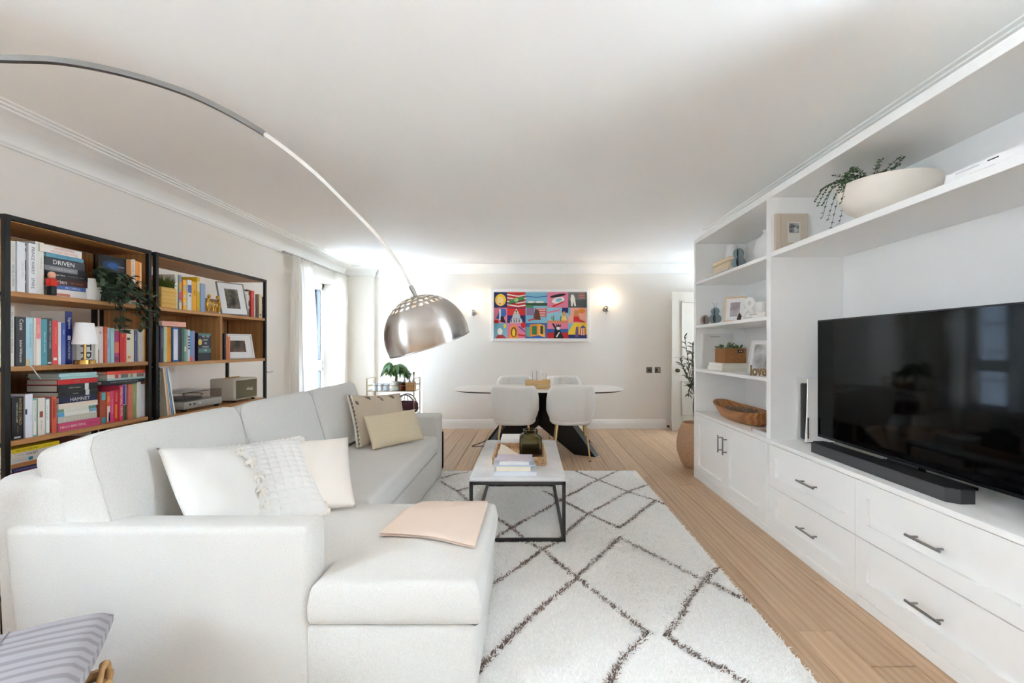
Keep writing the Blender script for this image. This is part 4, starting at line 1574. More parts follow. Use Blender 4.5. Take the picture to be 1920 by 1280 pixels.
# 4 beige striped pillow at the far arm
TL, BL = V3((-1.47, 3.70, 0.835)), V3((-1.315, 3.50, 0.455))
U = V3((0.34, 0.29, -0.01))
Vv = TL - BL
c = (TL + BL) / 2 + U / 2
r, M, fr = pillow('pillow', 'beige cushion with dark dashes and a fringed edge at the far end of the sofa', c, U, Vv, 0.13, fabric('pillow_sand', (206, 192, 172), 300, 0.5), wr=0.002, seed=12)
mst = fabric('pillow_dash', (128, 116, 110), 300, 0.5)
nrm = M.to_3x3() @ V3((0, -1, 0))
n = len(fr) - 1
mb = MB()
for (i, j) in ((2, 22), (2, 21), (7, 24), (8, 24), (8, 23), (13, 24), (14, 23), (14, 22), (19, 24), (20, 24), (20, 23)):
    p, q = fr[i][j], fr[i + 1][j - 1]
    mb.tube([p + nrm * 0.002, q + nrm * 0.002], 0.005, 6)
part('dash', mb, r, mst, 60)
mb = MB()
for k in range(2):
    pts = [fr[0][j] + M.to_3x3() @ V3((-0.012 + 0.026 * k, -0.008 - 0.004 * k, 0)) for j in range(n + 1)]
    mb.tube(pts, 0.008, 6)
part('fringe_band', mb, r, fabric('fringe_white', (232, 228, 220), 300, 0.6), 60)
mb = MB()
for j in range(1, n, 1):
    p = fr[0][j] + M.to_3x3() @ V3((0.0, -0.012, 0))
    if j % 2:
        mb.tube([p, p + M.to_3x3() @ V3((0.012, -0.002, 0.010))], 0.005, 6)
part('fringe_stripe', mb, r, mst, 60)

# 5 checked lumbar pillow
TL, BL, BRt = V3((-1.26, 3.47, 0.70)), V3((-1.175, 3.39, 0.46)), V3((-0.885, 3.80, 0.46))
U, Vv = BRt - BL, TL - BL
c = BL + U / 2 + Vv / 2


def cells(u, v, k):
    return -0.0025 if (math.sin(PI * 20 * u) ** 2 < 0.06 or math.sin(PI * 9 * v) ** 2 < 0.06) and k > 0.1 else 0


pillow('pillow', 'straw-yellow rectangular cushion with a fine grid, in front of the dashed beige cushion', c, U, Vv, 0.12, fabric('pillow_straw', (228, 213, 184), 300, 0.4), pinch=0.03, wr=0.001, seed=14, n=60, fn=cells)

# ------------------------------------------------------------------ folded throw on the chaise
M_THROW = fabric('throw_wool', (232, 214, 200), 500, 0.35)
th = thing('throw_blanket', 'folded blush-pink throw blanket lying on the chaise', 'blanket', (-0.42, 2.1, 0.46))


def chaise_z(x, y):
    d = min(x + 1.47, -0.17 - x, y - 1.546, 2.356 - y)
    s = max(0, min(1, d / 0.28))
    z = 0.425 + 0.034 * s * s * (3 - 2 * s)
    if d < 0.03:
        z -= 0.03 - math.sqrt(max(0, 0.0009 - (0.03 - max(d, 0)) ** 2))
    return z


c4 = [V3((-0.605, 1.845, 0)), V3((-0.215, 1.80, 0)), V3((-0.205, 2.375, 0)), V3((-0.545, 2.36, 0))]
for layer, (g0, g1) in enumerate(((0.003, 0.011), (0.0115, 0.020))):
    top, bot = [], []
    for i in range(31):
        u = i / 30
        a, b = [], []
        for j in range(31):
            v = j / 30
            p = (c4[0] * (1 - u) + c4[1] * u) * (1 - v) + (c4[3] * (1 - u) + c4[2] * u) * v
            e = min(u, 1 - u, v, 1 - v)
            rr = min(1, e / 0.03)
            zz = chaise_z(min(p.x, -0.215), min(p.y, 2.30)) + 0.001
            if p.y > 2.30:
                zz -= 0.35 * (p.y - 2.30)
            wv = 0.0012 * math.sin(11 * u + 5 * v) + 0.001 * math.sin(17 * v)
            a.append(V3((p.x, p.y, zz + g0 + (g1 - g0) * (0.45 + 0.55 * math.sqrt(rr)) + wv + layer * 0.001)))
            b.append(V3((p.x, p.y, zz + g0 + wv * 0.5 + (1 - rr) * 0.003)))
        top.append(a)
        bot.append(b)
    mb = MB().grid(top).grid(bot)
    mb.grid([top[0], bot[0]]).grid([top[-1], bot[-1]]).grid([[r_[0] for r_ in top], [r_[0] for r_ in bot]]).grid([[r_[-1] for r_ in top], [r_[-1] for r_ in bot]])
    part('fold', mb, th, M_THROW, 70)

# ------------------------------------------------------------------ coffee table
ct = thing('coffee_table', 'coffee table with grey-veined marble top and black steel frame', 'coffee table', (-0.07, 3.4, 0.012))
M_MARB = mat('marble', (226, 227, 228), 0.22, vary=0.0, rgb2=(208, 209, 212), vscale=4.5)
M_FRAME = mat('gunmetal', (72, 71, 72), 0.45, 0.7)
x0, x1, y0, y1 = -0.372, 0.228, 2.834, 3.985
part('marble_top', MB().rbox(x0, x1, y0, y1, 0.391, 0.415, 0.002, 2), ct, M_MARB)
w = 0.021
for x in (x0, x1 - w):
    for y in (y0, y1 - w):
        part('leg', MB().box(x, x + w, y, y + w, 0.02, 0.391), ct, M_FRAME, None)
for (za, nm) in ((0.37, 'top_rail'), (0.013, 'floor_rail')):
    for (a, b, c, d) in ((x0, x1, y0, y0 + w), (x0, x1, y1 - w, y1), (x0, x0 + w, y0 + w, y1 - w), (x1 - w, x1, y0 + w, y1 - w)):
        part(nm, MB().box(a + (0.0002 if nm == 'top_rail' else 0), b, c, d, za, za + w - 0.0005), ct, M_FRAME, None)

ZT_ = 0.4155
M_RATT = mat('woven_seagrass', (226, 192, 152), 0.8, bump=(110, 0.9, 0.004), rgb2=(188, 146, 104), vscale=60)
tr = thing('wicker_tray', 'woven seagrass tray on the marble coffee table', 'tray', (-0.07, 3.34, ZT_))
tx0, tx1, ty0, ty1 = -0.247, 0.112, 3.12, 3.58
part('tray_floor', MB().box(tx0 + .01, tx1 - .01, ty0 + .01, ty1 - .01, ZT_ + 0.0005, ZT_ + 0.012), tr, M_RATT)
for (a, b, horiz) in (((tx0, ty0), (tx1, ty0), 1), ((tx0, ty1), (tx1, ty1), 1), ((tx0, ty0), (tx0, ty1), 0), ((tx1, ty0), (tx1, ty1), 0)):
    mb = MB()
    for lv in range(4):
        z = ZT_ + 0.009 + lv * 0.014
        n = 26
        for s in (0, 1):
            pts = []
            for i in range(n + 1):
                t = i / n
                p = V3((a[0] + (b[0] - a[0]) * t, a[1] + (b[1] - a[1]) * t, z + 0.003 * math.cos(i * PI + s * PI)))
                off = 0.0035 * math.sin(i * PI / 2 + s * PI)
                p += V3((0, off, 0)) if horiz else V3((off, 0, 0))
                pts.append(p)
            mb.tube(pts, 0.0062, 6)
    part('woven_side', mb, tr, M_RATT, 60)

jar = thing('glass_jar', 'smoky olive glass jar with round neck standing in the woven tray', 'jar', (0.012, 3.40, ZT_ + 0.0125))
M_OLIVE = clear('olive_glass', (206, 200, 172), 0.3, 0.03)
w = 0.083
mb = MB()


def sq_ring(rad, z, k, n=32):
    out = []
    for j in range(n):
        a = 2 * PI * j / n
        c_, s_ = math.cos(a), math.sin(a)
        s = (abs(c_) ** k + abs(s_) ** k) ** (-1 / k)
        out.append(V3((0.012 + c_ * s * rad, 3.40 + s_ * s * rad, ZT_ + 0.0125 + z)))
    return out


rings = [(0.074, 0, 5), (0.083, 0.01, 5), (0.085, 0.08, 5), (0.083, 0.135, 5), (0.070, 0.152, 3.5), (0.054, 0.160, 2), (0.054, 0.178, 2), (0.058, 0.186, 2), (0.050, 0.186, 2), (0.048, 0.162, 2), (0.066, 0.148, 3.5), (0.078, 0.130, 5), (0.079, 0.016, 5), (0.03, 0.012, 4)]
P = [sq_ring(*q) for q in rings]
P = [row + [row[0]] for row in P]
mb.grid(P)
part('vessel', mb, jar, M_OLIVE, 40)
mb = MB()
P = [sq_ring(rr, z, 5) for rr, z in ((0.01, 0.017), (0.076, 0.017), (0.077, 0.06), (0.01, 0.061))]
mb.grid([row + [row[0]] for row in P])
part('wax', mb, jar, mat('dark_wax', (84, 76, 50), 0.4), 40)

env = thing('napkin_bundle', 'crumpled cream paper bundle lying in the woven tray beside the jar', 'paper', (-0.155, 3.36, ZT_ + 0.013))
for k, (pts, rgb) in enumerate(((((-0.225, 3.24), (-0.09, 3.16), (-0.075, 3.30), (-0.215, 3.47)), (236, 226, 208)), (((-0.12, 3.20), (-0.078, 3.17), (-0.078, 3.33), (-0.115, 3.36)), (222, 188, 146)), (((-0.235, 3.17), (-0.13, 3.15), (-0.12, 3.22), (-0.23, 3.26)), (206, 214, 210)))):
    P = []
    for i in range(9):
        u = i / 8
        row = []
        for j in range(9):
            v = j / 8
            x = (pts[0][0] * (1 - u) + pts[1][0] * u) * (1 - v) + (pts[3][0] * (1 - u) + pts[2][0] * u) * v
            y = (pts[0][1] * (1 - u) + pts[1][1] * u) * (1 - v) + (pts[3][1] * (1 - u) + pts[2][1] * u) * v
            z = ZT_ + 0.014 + (0.03 + 0.028 * (1 - u) if k == 0 else 0.026 if k == 1 else 0.012) * (0.55 + 0.45 * v) + 0.006 * math.sin(4 * u + 7 * v + k)
            row.append(V3((x, y, z)))
        P.append(row)
    Q = [[p - V3((0, 0, 0.008 if k else 0.022)) for p in row] for row in P]
    mb = MB().grid(P).grid(Q).grid([P[0], Q[0]]).grid([P[-1], Q[-1]]).grid([[q[0] for q in P], [q[0] for q in Q]]).grid([[q[-1] for q in P], [q[-1] for q in Q]])
    part('paper_fold', mb, env, mat('paper_%d' % k, rgb, 0.85, bump=(40, 0.4, 0.003)), 40)


def flat_book(label, x0, x1, y0, y1, z, t, rgb, group, spine='-y', rot=0.0, texts=()):
    """Closed book lying flat; spine towards the camera (-y) or towards -x."""
    r = thing('book', label, 'book', ((x0 + x1) / 2, (y0 + y1) / 2, z), rot, group)
    hx, hy = (x1 - x0) / 2, (y1 - y0) / 2
    m = flat(rgb, 0.4)
    bt = min(0.0028, t * 0.2)
    mb = MB().box(-hx, hx, -hy, hy, 0.0003, bt).box(-hx, hx, -hy, hy, t - bt, t - 0.0003)
    if spine == '-y':
        mb.box(-hx, hx, -hy, -hy + 0.003, bt, t - bt)
        pg = MB().box(-hx + .004, hx - .004, -hy + .003, hy - .004, bt, t - bt)
    else:
        mb.box(-hx, -hx + 0.003, -hy, hy, bt, t - bt)
        pg = MB().box(-hx + .003, hx - .004, -hy + .004, hy - .004, bt, t - bt)
    mb.build('cover', m, r)
    pg.build('pages', M_PAGES, r)
    for (s, a, b, z_, col, f) in texts:
        if spine == '-y':
            Mx = Matrix(((1, 0, 0, -hx + (a + b) * hx), (0, 0, -1, -hy - 0.0006), (0, 1, 0, z_ * t), (0, 0, 0, 1)))
            lettering(s, flat(col), r, Mx, (b - a) * 2 * hx, f * t)
        else:
            Mx = Matrix(((0, 0, -1, -hx - 0.0006), (-1, 0, 0, hy - (a + b) * hy), (0, 1, 0, z_ * t), (0, 0, 0, 1)))
            lettering(s, flat(col), r, Mx, (b - a) * 2 * hy, f * t)
    return r


GC = 'books on the coffee table'
z = ZT_
for (x0, x1, y0, y1, t, rgb, lab, rt) in ((-0.226, 0.048, 2.868, 3.08, 0.026, (224, 228, 236), 'large pale blue-white book at the bottom of the coffee table pile', 0.0),
                                         (-0.208, 0.010, 2.885, 3.06, 0.028, (238, 230, 214), 'thick cream book in the middle of the coffee table pile', 0.0),
                                         (-0.230, 0.035, 2.89, 3.09, 0.010, (196, 206, 220), 'thin blue-grey book above the cream book in the coffee table pile', 0.01),
                                         (-0.190, 0.000, 2.895, 3.08, 0.013, (236, 236, 238), 'small white book near the top of the coffee table pile', 0.0),
                                         (-0.215, 0.020, 2.935, 3.10, 0.006, (206, 196, 206), 'floral magazine on top of the coffee table pile', -0.03)):
    flat_book(lab, x0, x1, y0, y1, z, t, rgb, GC, rot=rt)
    z += t
for (x0, x1, y0, y1, t, rgb, lab) in ((-0.225, 0.06, 3.66, 3.90, 0.040, (226, 228, 234), 'thick white book lying behind the woven tray'), (-0.228, 0.055, 3.665, 3.895, 0.030, (240, 238, 236), 'white book with a small round mark on top of the pile behind the tray')):
    o = flat_book(lab, x0, x1, y0, y1, ZT_ + (0 if t == 0.04 else 0.04), t, rgb, GC)
MB().prism([(0.03 + 0.013 * math.cos(i * PI / 8), -0.06 + 0.02 * math.sin(i * PI / 8)) for i in range(16)], 0.0300, 0.0304, 'z').build('cover_mark', flat((120, 116, 112)), o)

# ------------------------------------------------------------------ arc floor lamp
lamp = thing('arc_lamp', 'tall arc floor lamp with a brushed steel dome over the chaise', 'floor lamp', (-2.05, 1.22, 0))
PA, PB = V3((-0.47, 1.85, 0)), V3((-2.05, 1.22, 0))     # dome and foot in plan
dn = (PB - PA).normalized()
nn = V3((-dn.y, dn.x, 0))


def on_plane(px, py):
    """Point of the arm: the pixel's ray meets the vertical plane through dome and foot."""
    d = V3(((px - VX) / F, 1.0, -(py - VY) / F))
    t = PA.dot(nn) / d.dot(nn)
    return V3((0, 0, EYE)) + d * t


apx = [(771, 538), (750, 497), (708, 442.5), (650, 382), (583, 317.5), (496, 251), (396, 195), (312, 161), (208, 132), (104, 114), (0, 110)]
apts = [on_plane(*p) for p in apx]
# past the frame the arm bends over to the upright above the foot
s_last = (apts[-1] - PA).dot(dn)
end = V3((PB.x, PB.y, 0))
sL = (PB - PA).length
zl = apts[-1].z
for k in range(1, 7):
    t = k / 6
    s = s_last + (sL - s_last) * math.sin(t * PI / 2)
    z = zl - 0.40 * (1 - math.cos(t * PI / 2))
    p = PA + dn * s
    apts.append(V3((p.x, p.y, z)))


def smooth_path(P, n=6):
    out = []
    for i in range(len(P) - 1):
        p0, p1, p2, p3 = P[max(i - 1, 0)], P[i], P[i + 1], P[min(i + 2, len(P) - 1)]
        for k in range(n):
            t = k / n
            out.append(0.5 * ((2 * p1) + (p2 - p0) * t + (2 * p0 - 5 * p1 + 4 * p2 - p3) * t * t + (3 * p1 - p0 - 3 * p2 + p3) * t ** 3))
    out.append(P[-1])
    return out


M_ARM = mat('lamp_arm_steel', (150, 148, 146), 0.32, 1.0)
M_ARMW = mat('lamp_arm_satin', (226, 224, 220), 0.35, 0.6)
sp = smooth_path(apts)
cut = 5 * 6
part('arm_tip', MB().tube(sp[:cut + 1], [0.0052 + 0.0012 * i / cut for i in range(cut + 1)], 4, square=True), lamp, M_ARMW, 30)
part('arm', MB().tube(sp[cut:], 0.0085, 4, square=True), lamp, M_ARM, 30)
e = apts[-1]
part('upright', MB().tube([(e.x, e.y, e.z + 0.02), (e.x, e.y, 0.055)], 0.014, 4, square=True), lamp, M_ARM, 30)
part('foot', MB().rbox(e.x - 0.14, e.x + 0.14, e.y - 0.14, e.y + 0.14, 0.0, 0.06, 0.006, 2), lamp, mat('black_marble', (28, 28, 30), 0.2), 40)

R = 78 * 1.85 / F
cdome = at(801, 630, 1.85)
tip = apts[0]
axis = V3((-0.295, -0.16, 0.95)).normalized()
q = axis.to_track_quat('Z', 'Y').to_matrix().to_4x4()
q.translation = cdome


def dome_shell(Ri, holes, nth=224, nph=96, lo=-0.20):
    vs, fs = [], []
    phmax = math.acos(lo)
    for i in range(nph + 1):
        ph = 0.02 + (phmax - 0.02) * i / nph
        for j in range(nth):
            a = 2 * PI * j / nth
            vs.append(V3((Ri * math.sin(ph) * math.cos(a), Ri * math.sin(ph) * math.sin(a), Ri * math.cos(ph))))
    rows = ((0.21, 9), (0.37, 15), (0.53, 21), (0.69, 26))
    cen = []
    for k, (ph, n) in enumerate(rows):
        for j in range(n):
            a = 2 * PI * (j + 0.5 * (k % 2)) / n
            cen.append((math.sin(ph) * math.cos(a), math.sin(ph) * math.sin(a), math.cos(ph)))
    cen = np.array(cen)
    for i in range(nph):
        ph = 0.02 + (phmax - 0.02) * (i + 0.5) / nph
        for j in range(nth):
            if ph < 0.8:
                a = 2 * PI * (j + 0.5) / nth
                p = np.array((math.sin(ph) * math.cos(a), math.sin(ph) * math.sin(a), math.cos(ph)))
                if np.min(np.sum((cen - p) ** 2, axis=1)) < 0.052 ** 2:
                    continue
            fs.append((i * nth + j, i * nth + (j + 1) % nth, (i + 1) * nth + (j + 1) % nth, (i + 1) * nth + j))
    return vs, fs


M_DOME = mat('brushed_dome', (196, 190, 184), 0.27, 1.0, bump=(40, 0.05, 0.001), stretch=(1, 1, 22), aniso=0.8)
tn = M_DOME.node_tree.nodes.new('ShaderNodeTangent')
tn.direction_type = 'RADIAL'
tn.axis = 'Z'
M_DOME.node_tree.nodes['Principled BSDF'].inputs['Anisotropic Rotation'].default_value = 0.25
M_DOME.node_tree.links.new(tn.outputs[0], M_DOME.node_tree.nodes['Principled BSDF'].inputs['Tangent'])
M_DOMEIN = mat('dome_inside', (240, 236, 230), 0.6)
mb = MB()
mb.use(M_DOME).add(*dome_shell(R, True))
mb.use(M_DOMEIN).add(*dome_shell(R - 0.003, True))
rim = [q @ V3((R * 0.98 * math.cos(2 * PI * j / 96), R * 0.98 * math.sin(2 * PI * j / 96), -0.2 * R)) for j in range(96)]
sh = mb.build('shade', None, lamp, 60, fix=False)
sh.matrix_parent_inverse = wmat(lamp).inverted()
sh.matrix_basis = q
part('shade_rim', MB().tube(rim, 0.0028, 6, close=True), sh, M_DOME, 60)
top = cdome + axis * R
jt = tip + (tip - apts[1]).normalized() * 0.045
part('joint', MB().tube([tip - (tip - apts[1]).normalized() * 0.006, tip + (tip - apts[1]).normalized() * 0.008, jt], [0.0075, 0.0095, 0.0065], 14), lamp, M_STEEL, 40)
part('socket', MB().tube([jt, top + axis * 0.003, top - axis * 0.05], [0.006, 0.008, 0.018], 14), lamp, M_STEEL, 40)
bulb_c = cdome + axis * 0.05
blb = part('bulb', MB().lathe([(0.0, -0.04), (0.022, -0.032), (0.030, -0.012), (0.024, 0.012), (0.014, 0.03), (0.013, 0.05)], 20, Matrix.Translation(bulb_c) @ q.to_3x3().to_4x4()), lamp,
           mat('lamp_bulb', (255, 240, 220), 0.4, emit=(255, 226, 190), estr=6.0), 50)

# ------------------------------------------------------------------ dining table and chairs
dt = thing('dining_table', 'oval dining table with pale stone top on a black crossed base', 'dining table', (0.11, 5.5, 0))
cx, cy, zt = 0.115, 5.51, 0.735
mb = MB()
nring = 96


def boat(k, z):
    out = []
    for j in range(nring):
        a = 2 * PI * j / nring
        c_, s_ = math.cos(a), math.sin(a)
        s = (abs(c_) ** 3.2 + abs(s_) ** 3.2) ** (-1 / 3.2)
        out.append(V3((cx + 1.015 * c_ * s * k, cy + 0.515 * s_ * s * k, z)))
    return out


pr = [(0.001, zt), (0.985, zt), (0.998, zt - 0.003), (1.0, zt - 0.006)]
part('table_top', MB().grid([boat(k, z) + [boat(k, z)[0]] for k, z in pr] + [boat(0.99, zt - 0.010) + [boat(0.99, zt - 0.010)[0]], boat(0.001, zt - 0.010) + [boat(0.001, zt - 0.010)[0]]]), dt, mat('pale_stone', (226, 221, 215), 0.3, vary=0.05, vscale=3), 30)
M_DARK = mat('dark_table_metal', (30, 27, 25), 0.4, 0.2)
part('under_edge', MB().grid([boat(k, z) + [boat(k, z)[0]] for k, z in ((0.001, zt - 0.0101), (0.985, zt - 0.0102), (0.955, zt - 0.024), (0.001, zt - 0.024))]), dt, M_DARK, 30)
part('support_frame', MB().box(cx - 0.60, cx + 0.60, cy - 0.12, cy + 0.12, zt - 0.05, zt - 0.0242), dt, M_DARK)
for sx in (-1, 1):
    for sy in (-1, 1):
        a0, b0 = V3((cx + sx * 0.02, cy + sy * 0.03, 0)), V3((cx + sx * 0.60, cy + sy * 0.36, 0))
        d = (b0 - a0).normalized()
        sd = V3((-d.y, d.x, 0)) * 0.055
        mb = MB()
        zs = zt - 0.05
        poly = [(a0 - d * 0.14, zs), (a0 + d * 0.14, zs), (b0 + d * 0.06, 0.0), (b0 - d * 0.20, 0.0), (a0 + d * 0.0, 0.30), (a0 - d * 0.05, 0.45)]
        vs = [p + sd + V3((0, 0, z)) for p, z in poly] + [p - sd + V3((0, 0, z)) for p, z in poly]
        n = len(poly)
        mb.add(vs, [tuple(range(n)), tuple(reversed(range(n, 2 * n)))] + [(i, (i + 1) % n, n + (i + 1) % n, n + i) for i in range(n)])
        part('leg', mb, dt, M_DARK)

M_CHAIR = fabric('chair_boucle', (242, 240, 237), 260, 0.5, 0.002)
M_GOLD = mat('chair_gold', (214, 184, 136), 0.28, 1.0)


def make_chair():
    """Tub chair at the origin, back at -Y, facing +Y."""
    r = thing('dining_chair', 'x', 'chair', (0, 0, 0))
    nu, nv = 64, 14

    def surf(th, v, inner):
        # th: angle from the back centre, v: 0 bottom .. 1 top
        c_, s_ = math.cos(th), math.sin(th)
        k = 2.6
        s = (abs(c_) ** k + abs(s_) ** k) ** (-1 / k)
        a = abs(th) / math.radians(118)
        top = 0.80 - 0.17 * max(0, min(1, (a - 0.42) / 0.45)) ** 1.3
        bot = 0.40 + 0.03 * a
        z = bot + (top - bot) * v
        tuck = 0.80 + 0.20 * min(1, (v / 0.42)) ** 0.6 - 0.045 * max(0, (v - 0.75) / 0.25) ** 2
        off = 0.042 if inner else 0.0
        if inner:
            off += 0.006 * abs(math.cos(th * 9))
            off *= 0.9
        rx, ry = (0.272 * tuck - off), (0.27 * tuck - off)
        return V3((s_ * s * rx, 0.27 - c_ * s * ry - 0.05 * (v - 0.3) * max(0, c_), z))
    O, I = [], []
    for i in range(nu + 1):
        th = math.radians(-118 + 236 * i / nu)
        O.append([surf(th, j / nv, False) for j in range(nv + 1)])
        I.append([surf(th, j / nv, True) for j in range(nv + 1)])
    mb = MB()
    mid = lambda a, b, h: (a + b) / 2 + V3((0, 0, h))
    rows = []
    for i in range(nu + 1):
        rim_ = [mid(O[i][-1], I[i][-1], 0.014)]
        rows.append(O[i] + [O[i][-1] * .8 + I[i][-1] * .2 + V3((0, 0, 0.010))] + rim_ + [O[i][-1] * .2 + I[i][-1] * .8 + V3((0, 0, 0.010))] + I[i][::-1] + [O[i][0]])
    mb.grid(rows)
    mb.add(rows[0], [tuple(range(len(rows[0])))])
    mb.add(rows[-1], [tuple(reversed(range(len(rows[-1]))))])
    mb.build('shell', M_CHAIR, r, smooth=75)
    seat = MB()
    ring = lambda k, z: [V3((0.235 * k * math.copysign(abs(math.cos(a)) ** 0.75, math.cos(a)), 0.285 + 0.235 * k * math.copysign(abs(math.sin(a)) ** 0.75, math.sin(a)), z)) for a in [2 * PI * j / 40 for j in range(41)]]
    seat.grid([ring(0.001, 0.385), ring(0.9, 0.385), ring(1, 0.41), ring(1, 0.455), ring(0.93, 0.475), ring(0.6, 0.482), ring(0.001, 0.484)])
    seat.build('seat', M_CHAIR, r, smooth=60)
    for sx in (-1, 1):
        for (yt, yb) in ((0.15, 0.075), (0.42, 0.50)):
            MB().tube([(sx * 0.15, yt, 0.40), (sx * 0.195, yb, 0.012)], [0.0125, 0.0075], 12).build('leg', M_GOLD, r, smooth=40)
            MB().cyl((sx * 0.195, yb, 0.0), (sx * 0.195, yb, 0.013), 0.0085, 10).build('foot_cap', M_BLACK, r, smooth=40)
    return r


ch = make_chair()
spots = [(-0.157, 4.80, 0.02, 'white upholstered tub chair with gold legs, back to the room, behind the coffee table'),
         (0.458, 4.80, -0.02, 'white upholstered tub chair with gold legs, back to the room, nearer the cabinets'),
         (-0.20, 6.56, PI + 0.02, 'white tub chair across the dining table, facing the room, nearer the window'),
         (0.475, 6.56, PI - 0.02, 'white tub chair across the dining table, facing the room, nearer the door')]
for i, (x, y, rz, lab) in enumerate(spots):
    o = ch if i == 0 else copy_tree(ch)
    o.location = (x, y, 0)
    o.rotation_euler = (0, 0, rz)
    tag(o, lab, 'chair', 'dining chairs')

zt2 = zt + 0.0005
M_PINE = wood('pale_pine', (238, 206, 150), (220, 180, 122), 1.2, 0, 0.5)
cb = thing('wooden_crate', 'small pale wooden crate in the middle of the dining table', 'crate', (0.1, 5.42, zt2))
x0, x1, y0, y1 = -0.045, 0.25, 5.33, 5.52
for z in (0.004, 0.055):
    for q_ in ((x0, x1, y0, y0 + .010), (x0, x1, y1 - .010, y1), (x0, x0 + .010, y0 + .01, y1 - .01), (x1 - .010, x1, y0 + .01, y1 - .01)):
        part('slat', MB().rbox(q_[0], q_[1], q_[2], q_[3], zt2 + z, zt2 + z + 0.046, 0.002, 1), cb, M_PINE)
part('crate_floor', MB().box(x0 + .01, x1 - .01, y0 + .01, y1 - .01, zt2, zt2 + 0.008), cb, M_PINE)
for k, (x, y, r_, h_, lab, m_) in enumerate(((0.065, 5.42, 0.028, 0.20, 'clear tall glass standing in the wooden crate', M_GLASS), (0.125, 5.43, 0.032, 0.21, 'white candle jar standing in the wooden crate', M_WHITE), (0.18, 5.42, 0.026, 0.17, 'small glass shaker standing in the wooden crate', M_GLASS))):
    r = thing('jar', lab, 'jar', (x, y, zt2 + 0.0085), group='jars in the dining table crate')
    MB().lathe([(0.0, 0), (r_, 0.0), (r_, h_ * 0.85), (r_ * 0.9, h_ * 0.9), (r_ * 0.9, h_), (r_ * 0.82, h_), (r_ * 0.82, 0.012), (0, 0.01)], 24).build('vessel', m_, r, smooth=40)
    MB().lathe([(0.0, 0.012), (r_ * 0.78, 0.012), (r_ * 0.78, h_ * 0.5), (0, h_ * 0.5)], 20).build('contents', mat('salt', (226, 220, 212), 0.8), r, smooth=40)

tag(MB().tube(smooth_path([V3((-0.55, 5.62, 0.004)), V3((-0.70, 5.60, 0.005)), V3((-0.66, 5.72, 0.005)), V3((-0.58, 5.9, 0.004)), V3((-0.45, 6.3, 0.004))]), 0.0045, 6).build('power_cord', mat('cord_brown', (60, 48, 40), 0.6), smooth=60),
    'thin dark cord curling on the floor under the dining table', 'cord')

# slim black panel behind the far sofa arm
bx = thing('standing_panel', 'slim black upright panel on the floor just behind the far sofa arm', 'panel', (-1.0, 4.59, 0))
part('board', MB().rbox(-1.20, -0.863, 4.585, 4.600, 0.012, 0.375, 0.004, 2), bx, M_BLACK)
for x in (-1.18, -0.885):
    part('foot', MB().rbox(x - 0.012, x + 0.012, 4.57, 4.615, 0.0, 0.014, 0.003, 1), bx, M_BLACK)

# ------------------------------------------------------------------ wall art: a grid of bright painted squares
art = thing('framed_artwork', 'wide white framed artwork of fifteen bright pop painted squares on the back wall', 'artwork', (0.172, DB, 1.70))
YA = DB - 0.012
ax0, ax1 = (920 - VX) * 6.82 / F, (1106.5 - VX) * 6.82 / F
az0, az1 = EYE - (640 - VY) * 6.82 / F, EYE - (541.5 - VY) * 6.82 / F
fw = 0.042
part('backing', MB().box(ax0 + .01, ax1 - .01, YA - 0.006, DB - 0.001, az0 + .01, az1 - .01), art, M_WHITE)
M_FR = mat('art_frame_white', (244, 244, 244), 0.35)
for q_ in ((ax0, ax0 + fw, az0, az1), (ax1 - fw, ax1, az0, az1), (ax0 + fw, ax1 - fw, az0, az0 + fw), (ax0 + fw, ax1 - fw, az1 - fw, az1)):
    part('frame', MB().rbox(q_[0], q_[1], YA - 0.035, DB - 0.001, q_[2], q_[3], 0.003, 1), art, M_FR)
gx0, gx1, gz0, gz1 = ax0 + fw + .006, ax1 - fw - .006, az0 + fw + .006, az1 - fw - .006
cols = [0, 0.142, 0.34, 0.575, 0.80, 1.0]
cw = [(cols[i], cols[i + 1]) for i in range(5)]
NVY, RED, PNK, SKY, YEL, GRN, BLK, GRY, ORG, WTE, BLU = (36, 44, 112), (214, 42, 44), (232, 130, 160), (130, 190, 214), (246, 206, 50), (70, 140, 78), (26, 26, 32), (120, 122, 124), (238, 150, 60), (240, 236, 226), (60, 104, 180)


def ell(x, z, a, b, n=14, rot=0):
    return [(x + a * math.cos(t) * math.cos(rot) - b * math.sin(t) * math.sin(rot), z + a * math.cos(t) * math.sin(rot) + b * math.sin(t) * math.cos(rot)) for t in [2 * PI * i / n for i in range(n)]]


def rc(a, b, c, d):
    return [(a, c), (b, c), (b, d), (a, d)]


